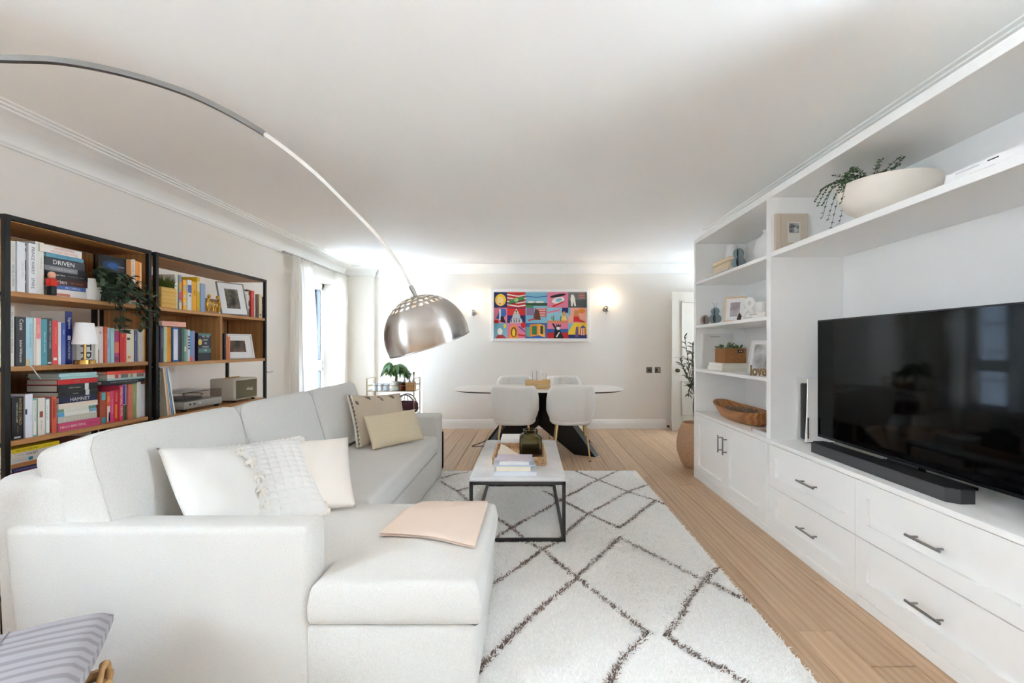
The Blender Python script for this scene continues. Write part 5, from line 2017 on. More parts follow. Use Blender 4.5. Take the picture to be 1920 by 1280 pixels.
SHAPES = [
    [(NVY, []), (YEL, ell(.5, .5, .42, .40)), ((246, 214, 150), ell(.46, .42, .26, .30)), (RED, ell(.46, .26, .08, .03))],
    [(RED, [])] + [(WTE, [(0, .9 - .22 * k), (.6, .78 - .22 * k), (1, .86 - .22 * k), (1, .78 - .22 * k), (.6, .70 - .22 * k), (0, .82 - .22 * k)]) for k in range(4)] + [(GRN, [(.06, .22), (.9, .5), (.96, .78), (.12, .5)]), ((170, 200, 130), ell(.5, .5, .12, .13)), (BLK, [(.06, .18), (.9, .46), (.9, .5), (.06, .22)])],
    [(SKY, []), (BLU, [(0, .72), (.5, .64), (1, .72), (1, .78), (.5, .70), (0, .78)]), (WTE, ell(.25, .36, .16, .07)), (WTE, ell(.65, .36, .2, .07)), ((52, 84, 62), rc(0, 1, .12, .3)), (GRN, [(0, 0), (.4, 0), (.3, .14), (0, .16)])],
    [(PNK, []), (BLK, ell(.5, .78, .4, .09, rot=.25)), (WTE, ell(.52, .48, .32, .2, rot=.4)), (RED, [(.2, .1), (.75, .42), (.8, .36), (.3, .04)]), (SKY, ell(.55, .5, .16, .11, rot=.4))],
    [(GRY, []), ((92, 96, 96), rc(0, 1, 0, .5)), (WTE, [(.16, .1), (.24, .1), (.26, .4), (.34, .1), (.42, .1), (.36, .62), (.28, .86), (.16, .84), (.12, .55)]), ((190, 150, 140), rc(.55, .9, .6, .92)), ((170, 90, 80), rc(.55, .9, .68, .74)), ((170, 90, 80), rc(.55, .9, .82, .88))],
    [(PNK, []), (BLU, [(.15, .3), (.5, .95), (.9, .9), (.95, .55), (.6, .2)]), (WTE, rc(.4, .52, .2, .9)), (BLK, [(.5, .08), (.9, .0), (.7, .45), (.5, .4)]), (RED, rc(0, .35, 0, .18))],
    [(NVY, []), (RED, rc(.0, 1, .5, .95)), ((208, 214, 216), [(.15, .0), (.85, .0), (.78, .28), (.22, .28)]), ((196, 204, 208), [(.26, .3), (.74, .3), (.66, .62), (.34, .62)]), (WTE, [(.36, .64), (.64, .64), (.5, .95)]), (BLK, rc(.22, .26, .03, .24)), (BLK, rc(.36, .4, .03, .24)), (BLK, rc(.5, .54, .03, .24)), (BLK, rc(.64, .68, .03, .24)), (GRN, ell(.5, .76, .05, .1))],
    [(SKY, []), ((150, 120, 160), rc(.05, .4, .5, 1)), (RED, rc(.5, .95, .4, .98))] + [(WTE, rc(.5, .92, .45 + .11 * k, .5 + .11 * k)) for k in range(5)] + [((110, 62, 42), [(.35, .2), (.45, .95), (.62, .8), (.7, .2)]), (RED, [(.1, .2), (.45, .32), (.45, .24), (.15, .12)])],
    [((150, 200, 220), []), (PNK, [(0, .62), (.6, .78), (.6, .9), (0, .72)]), (NVY, rc(.7, 1, .66, 1)), ((226, 140, 100), rc(0, 1, 0, .16)), (GRN, rc(.28, .32, .12, .5)), (GRN, rc(.2, .24, .25, .42)), (GRN, rc(.2, .32, .24, .28)), (GRN, rc(.62, .67, .12, .44)), ((250, 206, 120), [(.66, .16), (.74, .5), (.86, .5), (.95, .16)]), (ORG, ell(.8, .6, .07, .16))],
    [((240, 170, 150), []), (ORG, ell(.72, .78, .2, .16)), ((214, 140, 80), [(.28, .4), (.34, .86), (.56, .8), (.56, .4)]), (RED, [(.28, .06), (.3, .42), (.56, .42), (.64, .2), (.9, .1), (.88, .03), (.45, .08)]), (SKY, rc(0, .12, .5, 1))],
    [(SKY, []), ((206, 66, 70), [(.1, 0), (.3, .22), (.7, .22), (.95, 0)]), (WTE, ell(.45, .45, .2, .22)), (YEL, ell(.82, .8, .1, .14))],
    [(PNK, []), (ORG, [(.1, .0), (.16, .7), (.36, .92), (.54, .7), (.6, .0)]), ((130, 70, 40), ell(.36, .4, .16, .34)), (YEL, ell(.36, .38, .09, .26)), (RED, ell(.88, .86, .14, .2)), (RED, [(.6, .3), (1, .2), (1, .1), (.6, .18)]), (BLU, [(.62, .72), (.95, .4), (.98, .46), (.66, .8)])],
    [(BLU, []), ((110, 176, 150), rc(.03, .25, .1, .75)), (ORG, [(.2, .1), (.2, .9), (.62, .94), (.62, .2)]), (GRN, rc(.3, .52, .24, .8)), ((244, 180, 70), [(.62, .2), (.62, .94), (.88, .86), (.9, .04)]), ((60, 70, 60), [(.68, .3), (.68, .82), (.8, .8), (.8, .26)])],
    [(PNK, []), (RED, rc(0, 1, 0, .38)), (BLU, rc(0, 1, .38, .62)), (BLK, [(.3, 0), (.36, .6), (.22, .95), (.3, .98), (.46, .62), (.62, .5), (.8, 0)]), (WTE, ell(.52, .66, .09, .12)), (BLK, [(.42, .76), (.44, .96), (.5, .82), (.54, .98), (.58, .82), (.66, .94), (.64, .74)]), (WTE, [(.4, .1), (.56, .42), (.6, .38), (.46, .06)])],
    [(YEL, []), (SKY, [(0, .4), (.3, 1), (0, 1)]), (NVY, rc(0, 1, 0, .24)), ((120, 80, 140), [(.36, .1), (.42, .74), (.54, .78), (.56, .1)]), ((110, 90, 150), [(.6, .66), (.8, .86), (.98, .66)])] + [(WTE if k % 2 else RED, rc(.64 + .06 * k, .69 + .06 * k, .2, .64)) for k in range(5)],
]
for r_ in range(3):
    for c_ in range(5):
        u0, u1 = cw[c_]
        xa, xb = gx0 + (gx1 - gx0) * u0, gx0 + (gx1 - gx0) * u1
        za, zb = gz1 - (gz1 - gz0) * (r_ + 1) / 3, gz1 - (gz1 - gz0) * r_ / 3
        mb = MB()
        for k, (col, poly) in enumerate(SHAPES[r_ * 5 + c_]):
            pl = poly or rc(0, 1, 0, 1)
            y = YA - 0.0065 - 0.0004 * k
            mb.use(flat(col, 0.5)).prism([(xa + (xb - xa) * u, za + (zb - za) * v) for u, v in pl], y - 0.0004, y if k else y + 0.0005, 'y')
        part('painted_square', mb, art, None, None)

# ------------------------------------------------------------------ wall sconces
M_SHADE = mat('sconce_glow', (255, 244, 224), 0.4, emit=(255, 216, 160), estr=1.6)
for (px, py, lab) in ((887, 586, 'small chrome wall sconce with a lit shade, beside the steel lamp dome'), (1137, 579, 'small chrome wall sconce with a lit shade, on the door side of the artwork')):
    p = at(px, py, 6.80)
    r = thing('wall_sconce', lab, 'wall lamp', (p.x, DB, p.z), group='wall sconces beside the artwork')
    Ry = Matrix.Rotation(PI / 2, 4, 'X')
    MB().lathe([(0.0, 0.0), (0.042, 0.0), (0.042, 0.008), (0.03, 0.018), (0.0, 0.02)], 24, Ry).build('back_plate', M_STEEL, r, smooth=40)
    MB().tube(smooth_path([V3((0, -0.015, 0)), V3((0, -0.05, -0.004)), V3((0, -0.075, 0.008)), V3((0, -0.078, 0.03))]), 0.006, 10).build('arm', M_STEEL, r, smooth=40)
    MB().lathe([(0.012, 0.0), (0.024, 0.004), (0.026, 0.02), (0.014, 0.024)], 20, Matrix.Translation((0, -0.078, 0.025))).build('cup', M_STEEL, r, smooth=40)
    MB().lathe([(0.02, 0.0), (0.026, 0.01), (0.028, 0.06), (0.024, 0.085), (0.0, 0.09)], 20, Matrix.Translation((0, -0.078, 0.045))).build('glass_shade', M_SHADE, r, smooth=40)
    MB().tube([(0.0, -0.03, -0.02), (0.0, -0.034, -0.07)], 0.004, 8).build('pull_switch', M_STEEL, r, smooth=40)
    ld = bpy.data.lights.new('sconce_light', 'POINT')
    ld.energy = 0.55
    ld.color = (1.0, 0.80, 0.56)
    ld.shadow_soft_size = 0.03
    lo = bpy.data.objects.new('sconce_light', ld)
    lo.location = (p.x, DB - 0.12, p.z + 0.16)
    COL.objects.link(lo)

# ------------------------------------------------------------------ plants
def leaf_mesh(name, ln, w, m, bend=0.25, fold=0.15, n=5):
    """One leaf along +X from the origin, Z up."""
    P = []
    for i in range(n + 1):
        t = i / n
        ww = w / 2 * math.sin(PI * min(1, t * 0.96 + 0.04)) ** 0.8 if 0 < i < n else 0.0008
        z = -bend * ln * t * t
        P.append([V3((ln * t, -ww, z + fold * ww)), V3((ln * t, 0, z)), V3((ln * t, ww, z + fold * ww))])
    return MB().grid(P).mesh(name, m, smooth=80, fix=False)


def aim(p, d, roll=0.0, s=1.0):
    d = V3(d).normalized()
    M = d.to_track_quat('X', 'Z').to_matrix().to_4x4() @ Matrix.Rotation(roll, 4, 'X') @ Matrix.Scale(s, 4)
    M.translation = V3(p)
    return M


def add_leaf(me, parent, M, name='leaf'):
    o = bpy.data.objects.new(name, me)
    link(o, parent)
    o.matrix_parent_inverse = wmat(parent).inverted()
    o.matrix_basis = M
    return o


G_MONEY = [mat('leaf_green_%d' % k, c, 0.45, vary=0.2, vscale=30) for k, c in enumerate(((96, 140, 60), (70, 116, 46), (54, 98, 44)))]

# bar cart in the alcove
cart = thing('bar_cart', 'slim gold-framed bar cart with glass shelves in the back corner alcove', 'bar cart', (-1.89, 6.37, 0))
cx0, cx1, cy0, cy1 = -2.21, -1.57, 6.20, 6.54
M_CG = mat('cart_gold', (176, 158, 124), 0.3, 0.9)
for x in (cx0, cx1):
    for y in (cy0, cy1):
        part('leg', MB().box(x - .006, x + .006, y - .006, y + .006, 0.05, 0.80), cart, M_CG)
        part('castor', MB().lathe([(0.0, -0.012), (0.024, -0.012), (0.024, 0.012), (0, 0.012)], 16, Matrix.Translation((x, y, 0.025)) @ Matrix.Rotation(PI / 2, 4, 'Y')), cart, M_BLACK)
for z in (0.625, 0.70, 0.30, 0.36):
    mb = MB()
    for q_ in ((cx0, cx1, cy0 - .005, cy0 + .005), (cx0, cx1, cy1 - .005, cy1 + .005), (cx0 - .005, cx0 + .005, cy0, cy1), (cx1 - .005, cx1 + .005, cy0, cy1)):
        mb.box(q_[0], q_[1], q_[2], q_[3], z - .005, z + .005)
    part('shelf_rail', mb, cart, M_CG)
mb = MB()
for x in (cx0, cx1):
    mb.box(x - .005, x + .005, cy0, cy1, 0.79, 0.80)
part('handle_rail', mb, cart, M_CG)
for z in (0.625, 0.30):
    part('glass_shelf', MB().box(cx0 + .005, cx1 - .005, cy0 + .005, cy1 - .005, z - .003, z + .003), cart, mat('shelf_mirror', (206, 210, 210), 0.12, 0.4))
CZ = 0.6285
mtree = thing('money_tree', 'leafy green money tree in a white pot on the bar cart', 'potted plant', (-1.85, 6.34, CZ))
part('pot', MB().lathe([(0.0, 0.0), (0.052, 0.0), (0.062, 0.015), (0.066, 0.11), (0.068, 0.125), (0.060, 0.125), (0.058, 0.10), (0, 0.10)], 28, Matrix.Translation((-1.85, 6.34, CZ))), mtree, mat('pot_cream', (226, 226, 214), 0.35), 40)
part('soil', MB().lathe([(0.0, 0.104), (0.058, 0.104), (0.0, 0.106)], 20, Matrix.Translation((-1.85, 6.34, CZ))), mtree, mat('soil', (58, 44, 34), 0.95))
for k in range(3):
    pts = [V3((-1.85 + 0.014 * math.cos(a * 1.5 + k * 2.1), 6.34 + 0.014 * math.sin(a * 1.5 + k * 2.1), CZ + 0.10 + a * 0.045)) for a in range(5)]
    part('stem', MB().tube(pts, 0.009, 8), mtree, mat('stem_brown', (112, 104, 74), 0.8), 60)
mm = [leaf_mesh('leaf', 0.15, 0.055, m, 0.45) for m in G_MONEY]
rs = random.Random(3)
for k in range(15):
    a = k * 2.4 + 0.4
    el = rs.uniform(-0.15, 1.1)
    base_ = V3((-1.85, 6.34, CZ + 0.26))
    d = V3((math.cos(a) * math.cos(el), math.sin(a) * math.cos(el) * 0.8, math.sin(el)))
    hub = base_ + d * rs.uniform(0.07, 0.16)
    part('leaf_stalk', MB().tube([base_, (base_ + hub) / 2 + V3((0, 0, 0.012)), hub], 0.003, 6), mtree, G_MONEY[1], 60)
    for q_ in range(6):
        b = a + (q_ - 2.5) * 0.62
        dd = V3((math.cos(b), math.sin(b), rs.uniform(-0.8, 0.1)))
        add_leaf(mm[(k + q_) % 3], mtree, aim(hub, dd, rs.uniform(-.5, .5), rs.uniform(0.75, 1.1)))


def vessel(name, label, cat, loc, prof, m, group=None, extra=()):
    r = thing(name, label, cat, loc, group=group)
    MB().lathe(prof, 24).build('body', m, r, smooth=40)
    for (nm, pf, mm_) in extra:
        MB().lathe(pf, 20).build(nm, mm_, r, smooth=40)
    return r


GB = 'bottles and glasses on the bar cart'
tum = lambda r_, h_: [(0.0, 0.0), (r_ * .9, 0.0), (r_, h_), (r_ * .93, h_), (r_ * .84, 0.008), (0, 0.008)]
M_PGL = mat('frosted_glass', (226, 232, 238), 0.15, 0.0, spec=0.8)
for (x, y, lab) in ((-2.13, 6.30, 'pale glass tumbler at the window end of the bar cart'), (-2.05, 6.30, 'pale glass tumbler, second on the bar cart from the window end'), (-1.97, 6.31, 'pale glass tumbler beside the money tree pot')):
    vessel('tumbler', lab, 'glass', (x, y, CZ), tum(0.036, 0.095), M_PGL, GB)
M_AMB = mat('amber_glass', (92, 44, 22), 0.12)
vessel('amber_jar', 'dark amber glass jar with lid beside the wooden box on the bar cart', 'jar', (-1.748, 6.29, CZ), [(0.0, 0), (0.040, 0), (0.042, 0.01), (0.042, 0.085), (0.034, 0.092)], M_AMB, GB, (('lid', [(0.0, 0.092), (0.036, 0.092), (0.036, 0.112), (0, 0.112)], mat('jar_lid', (60, 30, 20), 0.4)),))
M_SLV = mat('silver', (190, 188, 184), 0.18, 1.0)
for (x, y, h_, lab) in ((-1.76, 6.43, 0.22, 'silver cocktail shaker behind the amber jar on the bar cart'), (-1.69, 6.44, 0.20, 'silver bottle pourer in the middle behind the wooden box'), (-1.63, 6.44, 0.25, 'tall silver decanter behind the wooden box on the bar cart')):
    vessel('cocktail_bottle', lab, 'bottle', (x, y, CZ), [(0.0, 0), (0.026, 0), (0.028, h_ * 0.45), (0.012, h_ * 0.62), (0.010, h_ * 0.85), (0.014, h_ * 0.88), (0.014, h_), (0, h_)], M_SLV, GB)
wb_ = thing('wooden_box', 'small light wooden box with dark carved letters on the bar cart', 'box', (-1.63, 6.30, CZ))
part('box_body', MB().rbox(-1.695, -1.578, 6.24, 6.36, CZ, CZ + 0.10, 0.004, 1), wb_, wood('box_pine', (226, 178, 122), (196, 146, 92), 1.0, 0, 0.5))
lettering('KOA', flat((70, 42, 24)), wb_, wmat(wb_).inverted() @ Matrix(((0, 0, 1, -1.5775), (1, 0, 0, 6.30), (0, 1, 0, CZ + 0.05), (0, 0, 0, 1))), 0.09, 0.05)
part('box_lid', MB().rbox(-1.697, -1.576, 6.238, 6.362, CZ + 0.10, CZ + 0.108, 0.002, 1), wb_, wood('box_pine', (226, 178, 122), (196, 146, 92), 1.0, 0, 0.5))
hb_ = thing('handbag', 'dark plum bag with brown twig handles on the lower shelf of the bar cart', 'bag', (-1.72, 6.36, 0.304))
M_PLUM = fabric('plum_wool', (92, 66, 76), 200, 0.8, 0.004)
part('bag_body', MB().bm(superbox(0.32, 0.22, 0.17, 4, 10, 0.1, 0.02, 3, 1), Matrix.Translation((-1.72, 6.36, 0.39))), hb_, M_PLUM, 60)
M_TWIG = mat('twig_brown', (94, 62, 48), 0.7)
for k, y in enumerate((6.29, 6.43)):
    pts = [V3((-1.72 + 0.125 * math.cos(t), y, 0.44 + 0.125 * math.sin(t))) for t in [PI * i / 12 for i in range(13)]]
    part('bag_handle', MB().tube(pts, 0.008, 8), hb_, M_TWIG, 60)
    for s in (-1, 0, 1):
        part('handle_cord', MB().tube([(-1.72 + s * 0.06, y, 0.455), (-1.72 + s * 0.03, y, 0.555)], 0.003, 6), hb_, M_TWIG, 60)

# olive tree behind the unit
ot = thing('olive_tree', 'artificial olive tree in a woven clay-coloured pot beside the door', 'potted tree', (1.72, 4.68, 0))
M_POT = mat('clay_weave', (196, 158, 124), 0.8, bump=(70, 0.6, 0.004), rgb2=(170, 132, 100), vscale=40, stretch=(1, 1, 7))
part('pot', MB().lathe([(0.0, 0.0), (0.12, 0.0), (0.15, 0.04), (0.192, 0.16), (0.196, 0.24), (0.178, 0.36), (0.140, 0.44), (0.134, 0.452), (0.124, 0.452), (0.128, 0.42), (0.0, 0.40)], 40, Matrix.Translation((1.72, 4.68, 0))), ot, M_POT, 40)
part('soil', MB().lathe([(0.0, 0.415), (0.126, 0.415), (0.0, 0.42)], 24, Matrix.Translation((1.72, 4.68, 0))), ot, mat('soil', (58, 44, 34), 0.95))
M_BARK = mat('olive_bark', (104, 88, 70), 0.9)
part('trunk', MB().tube(smooth_path([V3((1.72, 4.68, 0.41)), V3((1.70, 4.69, 0.62)), V3((1.73, 4.68, 0.85))]), 0.014, 8), ot, M_BARK, 60)
olv = [leaf_mesh('leaf', 0.062, 0.016, mat('olive_leaf_%d' % k, c, 0.6), 0.25) for k, c in enumerate(((84, 92, 70), (62, 72, 54), (108, 112, 92)))]
rs = random.Random(11)
for k in range(15):
    a = rs.uniform(0, 6.28) if k > 6 else PI + rs.uniform(-0.9, 0.9)
    tgt = V3((1.72 + math.cos(a) * rs.uniform(0.09, 0.22), 4.62 + math.sin(a) * rs.uniform(0.03, 0.12) - 0.02, rs.uniform(0.72, 1.40)))
    b0 = V3((1.72, 4.68, rs.uniform(0.62, 0.84)))
    md = (b0 + tgt) / 2 + V3((math.cos(a) * 0.03, 0, 0.05))
    pts = smooth_path([b0, md, tgt], 5)
    part('branch', MB().tube(pts, 0.0035, 6), ot, M_BARK, 60)
    for i in range(2, len(pts)):
        for s in (-1, 1):
            t = (pts[i] - pts[i - 1]).normalized()
            dd = t * 0.6 + V3((rs.uniform(-.8, .8), s * 0.7, rs.uniform(-.2, .5)))
            add_leaf(olv[rs.randrange(3)], ot, aim(pts[i], dd, rs.uniform(-1, 1), rs.uniform(0.8, 1.25)))

# trailing plant on the narrow bookcase
tp = thing('trailing_plant', 'dark green trailing plant in a white pot hanging over the narrow bookcase shelf', 'potted plant', (-2.302, 2.385, S1 + 0.0005))
part('pot', MB().lathe([(0.0, 0), (0.040, 0), (0.052, 0.10), (0.052, 0.112), (0.047, 0.112), (0.045, 0.09), (0, 0.09)], 28, Matrix.Translation((-2.302, 2.385, S1 + 0.0005))), tp, M_WHITE, 40)
G_POT = [mat('pothos_%d' % k, c, 0.45, vary=0.25, vscale=40) for k, c in enumerate(((58, 78, 52), (44, 62, 42), (82, 100, 74)))]
pl = [leaf_mesh('leaf', 0.040, 0.023, m, 0.3) for m in G_POT]
rs = random.Random(5)
for k in range(16):
    st = V3((-2.30, 2.40, S1 + 0.11))
    yy = 2.40 + 0.27 * rs.random() ** 0.8 * (1 if k > 2 else -0.3)
    drop = rs.uniform(-0.06, 0.20) * (1 if k > 4 else 0.2)
    xx = rs.uniform(-2.225, -2.185)
    pts = smooth_path([st, V3((-2.25, (st.y + yy) / 2, S1 + rs.uniform(0.12, 0.17))), V3((xx, yy, S1 + rs.uniform(0.03, 0.12))), V3((xx + 0.01, yy + rs.uniform(-.03, .03), S1 + 0.04 - drop))], 5)
    part('vine', MB().tube(pts, 0.0016, 5), tp, G_POT[1], 60)
    for i in range(2, len(pts)):
        for s in (-1, 1):
            dd = V3((rs.uniform(0.1, 1), s * rs.uniform(0.3, 1), rs.uniform(-0.8, 0.4)))
            add_leaf(pl[rs.randrange(3)], tp, aim(pts[i], dd, rs.uniform(-.8, .8), rs.uniform(0.7, 1.2)))

# ------------------------------------------------------------------ ornaments in the bookcases
fg = thing('toy_figure', 'tiny red and black toy figure on the narrow bookcase top shelf before the book stack', 'figurine', (-2.245, sD(97, 2.245), S1 + 0.0005))
MB().rbox(-0.012, 0.012, -0.013, 0.013, 0.0, 0.042, 0.003, 2).build('legs', mat('toy_black', (22, 20, 20), 0.4), fg, smooth=40)
MB().rbox(-0.013, 0.013, -0.017, 0.017, 0.042, 0.078, 0.006, 2).build('torso', mat('toy_red', (206, 48, 34), 0.4), fg, smooth=40)
MB().lathe([(0.0, 0.078), (0.012, 0.082), (0.015, 0.096), (0.010, 0.108), (0.0, 0.112)], 16).build('head', mat('toy_skin', (226, 170, 140), 0.5), fg, smooth=40)
for s in (-1, 1):
    MB().tube([(0, s * 0.017, 0.072), (0.006, s * 0.026, 0.052)], 0.005, 8).build('arm', mat('toy_red', (206, 48, 34), 0.4), fg, smooth=40)


def table_lamp(label, loc, h, rs_, m_base=M_BRASS, lit=False):
    r = thing('table_lamp', label, 'table lamp', loc)
    MB().lathe([(0.0, 0), (rs_ * 0.85, 0), (rs_ * 0.85, h * 0.09), (rs_ * 0.8, h * 0.10), (0, h * 0.10)], 28).build('lamp_base', m_base, r, smooth=40)
    MB().cyl((0, 0, h * 0.09), (0, 0, h * 0.62), rs_ * 0.13, 12).build('stem', m_base, r, smooth=40)
    MB().lathe([(rs_ * 1.0, h * 0.48), (rs_ * 0.72, h), (rs_ * 0.70, h), (rs_ * 0.97, h * 0.485)], 32, cap=False).build('shade', mat('lamp_shade_white', (238, 238, 240), 0.7), r, smooth=40)
    MB().lathe([(0.0, h * 0.985), (rs_ * 0.71, h * 0.985), (rs_ * 0.71, h * 0.995), (0, h * 0.995)], 24).build('shade_top', mat('lamp_shade_white', (238, 238, 240), 0.7), r, smooth=40)
    return r


table_lamp('small brass table lamp with white shade on the narrow bookcase second shelf', (-2.215, 2.268, S2 + 0.0005), 0.205, 0.048)
cd = MB().tube(smooth_path([V3((-2.236, 2.02, S2 + 0.003)), V3((-2.228, 2.035, S2 - 0.002)), V3((-2.225, 2.055, S2 - 0.035)), V3((-2.228, 2.075, S2 - 0.06))]), 0.0018, 6)
tag(cd.build('lamp_cord', mat('cord_white', (220, 216, 208), 0.5), smooth=60), 'thin white cord hanging over the edge of the narrow bookcase second shelf', 'cord')

pb = thing('grass_planter', 'yellow wooden box planter with artificial grass on the wide bookcase top shelf', 'planter', (-2.29, 2.80, T1 + 0.0005))
part('box', MB().rbox(-2.34, -2.25, 2.785, 2.908, T1 + .0005, T1 + 0.128, 0.003, 1), pb, wood('planter_wood', (226, 184, 96), (196, 152, 70), 1.4, 1, 0.6))
mb = MB()
rs = random.Random(2)
for k in range(140):
    x, y = rs.uniform(-2.335, -2.255), rs.uniform(2.79, 2.90)
    hgt = rs.uniform(0.04, 0.10)
    dx, dy = rs.uniform(-.02, .02), rs.uniform(-.02, .02)
    w_ = 0.003
    mb.add([V3((x - w_, y, T1 + 0.12)), V3((x + w_, y, T1 + 0.12)), V3((x + dx + w_ * .5, y + dy, T1 + 0.12 + hgt * 0.7)), V3((x + dx * 1.6, y + dy * 1.6, T1 + 0.12 + hgt)), V3((x + dx - w_ * .5, y + dy, T1 + 0.12 + hgt * 0.7))], [(0, 1, 2, 4), (4, 2, 3)])
gr = part('grass', mb, pb, mat('fake_grass', (112, 124, 40), 0.7, vary=0.3), None, fix=False)
gr['kind'] = 'stuff'
o = book('red and orange book with its cover turned out behind the grass planter', 0.015, 0.21, 0.115, (176, 62, 58), [], [], G2)
MB().box(-0.115, -0.05, -0.0005, 0, 0, 0.21).build('cover_print', flat((216, 140, 50)), o)
o.rotation_euler = (0, 0, PI / 2)
o.location = (-2.39, 2.792 + 0.115, T1 + 0.0005)

# gold figures
gs = thing('gold_figurine', 'pair of small gold seated figures holding hands on the wide bookcase', 'figurine', (-2.245, 3.24, T1 + 0.0005))
M_GF = mat('polished_gold', (214, 164, 62), 0.2, 1.0)
for (y, s) in ((3.185, 1), (3.285, -1)):
    z = T1
    bd = MB().tube(smooth_path([V3((-2.245, y, z + 0.012)), V3((-2.245, y - s * 0.016, z + 0.05)), V3((-2.245, y - s * 0.004, z + 0.085)), V3((-2.245, y + s * 0.004, z + 0.095))]), 0.008, 8)
    bd.tube(smooth_path([V3((-2.245, y - s * 0.01, z + 0.012)), V3((-2.24, y + s * 0.03, z + 0.05)), V3((-2.238, y + s * 0.042, z + 0.008))]), 0.006, 8)
    bd.tube(smooth_path([V3((-2.245, y - s * 0.006, z + 0.082)), V3((-2.24, y + s * 0.022, z + 0.068)), V3((-2.24, y + s * 0.05, z + 0.075))]), 0.0045, 8)
    part('body', bd, gs, M_GF, 60)
    part('head', MB().lathe([(0.0, -0.013), (0.009, -0.009), (0.012, 0), (0.009, 0.01), (0, 0.013)], 14, Matrix.Translation((-2.245, y + s * 0.006, z + 0.112))), gs, M_GF, 60)
for k, (z0_, z1_, y0_, y1_, rgb, lab) in enumerate(((0.0005, 0.055, 3.27, 3.42, (176, 140, 100), 'tan keepsake box at the bottom behind the gold figures'), (0.056, 0.078, 3.275, 3.415, (214, 180, 130), 'pale box in the middle of the pile behind the gold figures'), (0.079, 0.110, 3.26, 3.41, (150, 112, 84), 'brown box on top of the pile behind the gold figures'))):
    r = thing('keepsake_box', lab, 'box', (-2.40, (y0_ + y1_) / 2, T1 + z0_), group='keepsake boxes')
    part('box', MB().rbox(-2.46, -2.33, y0_, y1_, T1 + z0_, T1 + z0_ + (z1_ - z0_) * 0.7, 0.002, 1), r, flat(rgb, 0.6))
    part('lid', MB().rbox(-2.462, -2.328, y0_ - .002, y1_ + .002, T1 + z0_ + (z1_ - z0_) * 0.7, T1 + z1_, 0.002, 1), r, flat(rgb, 0.6))


def photo_frame(label, c, w, h, yaw, lean, m_frame, photo, mat_w=0.03, bar=0.008, t=0.014, cat='photo frame', group=None):
    """Free-standing frame: bottom centre at c, front faces local -Y before yaw; leans back."""
    r = thing('photo_frame', label, cat, c, yaw, group)
    M = Matrix.Rotation(-lean, 4, 'X')
    for q_ in ((-w / 2, -w / 2 + bar, 0, h), (w / 2 - bar, w / 2, 0, h), (-w / 2 + bar, w / 2 - bar, 0, bar), (-w / 2 + bar, w / 2 - bar, h - bar, h)):
        MB().box(q_[0], q_[1], -t, 0, q_[2], q_[3], M).build('frame', m_frame, r)
    MB().box(-w / 2 + bar, w / 2 - bar, -t * 0.6, -0.002, bar, h - bar, M).build('mount', mat('photo_mount', (238, 238, 238), 0.7), r)
    MB().box(-w / 2 + bar + mat_w, w / 2 - bar - mat_w, -t * 0.6 - 0.0012, -t * 0.6, bar + mat_w, h - bar - mat_w, M).build('photograph', photo, r)
    leg_h = h * 0.55
    a = M @ V3((0, 0, leg_h))
    MB().tube([a, (0, a.y + 0.06, 0.002)], 0.005, 6).build('easel_leg', M_BLACK, r)
    return r


def photo_mat(name, a, b, sc=9):
    return mat(name, a, 0.35, rgb2=b, vscale=sc)


M_FW = mat('frame_white', (232, 232, 234), 0.4)
photo_frame('white photo frame with a dark forest light picture leaning on the wide bookcase top shelf', (-2.265, 3.50, T1 + 0.0005), 0.20, 0.262, math.radians(62), math.radians(17), mat('frame_silver', (150, 146, 142), 0.35, 0.6), photo_mat('forest_photo', (46, 42, 38), (150, 140, 122), 16), 0.045, 0.006)
photo_frame('white photo frame with a dusk picture in the small cubby of the wide bookcase', (-2.30, 3.60, T2 + 0.0005), 0.235, 0.205, math.radians(55), math.radians(19), M_FW, photo_mat('dusk_photo', (52, 46, 42), (136, 112, 98), 14), 0.045, 0.010)

# black record sleeve, records, turntable, speaker on the third shelf
rec = thing('record_sleeve', 'black record sleeve with pale print, first on the record shelf', 'record', (-2.4, 2.772, T3 + 0.0005), group='records')
part('sleeve', MB().box(-2.56, -2.246, 2.764, 2.769, T3 + .0005, T3 + 0.305), rec, flat((20, 20, 22)))
for k in range(9):
    z_ = T3 + 0.28 - k * 0.031
    part('print_block', MB().box(-2.246, -2.2454, 2.7642, 2.7688, z_ - 0.022, z_), rec, flat(((120, 120, 116), (90, 110, 110), (60, 110, 108))[k % 3]))
y = 2.776
for k, (t_, rgb, wd) in enumerate(((0.010, (206, 190, 166), 'beige'), (0.008, (190, 170, 140), 'tan'), (0.005, (160, 110, 90), 'brown'), (0.005, (226, 222, 210), 'cream'), (0.004, (50, 44, 60), 'dark'), (0.010, (104, 160, 196), 'blue'), (0.004, (40, 40, 60), 'navy'), (0.011, (230, 228, 222), 'white'))):
    r = thing('record_sleeve', '%s record sleeve leaning in the row on the record shelf' % wd, 'record', (-2.4, y, T3 + 0.0005), group='records')
    M = Matrix.Translation((0, y + 0.055, T3 + 0.0008)) @ Matrix.Rotation(math.radians(7 + k * 0.6) * 1.0, 4, 'X')
    part('sleeve', MB().box(-2.555, -2.25, 0, t_, 0, 0.30, M), r, flat(rgb, 0.6))
    part('sleeve_edge', MB().box(-2.2502, -2.2490, 0.0006, t_ - 0.0006, 0.001, 0.299, M), r, flat(tuple(min(255, int(c * 1.08)) for c in rgb), 0.6))
    y += t_ + 0.0012

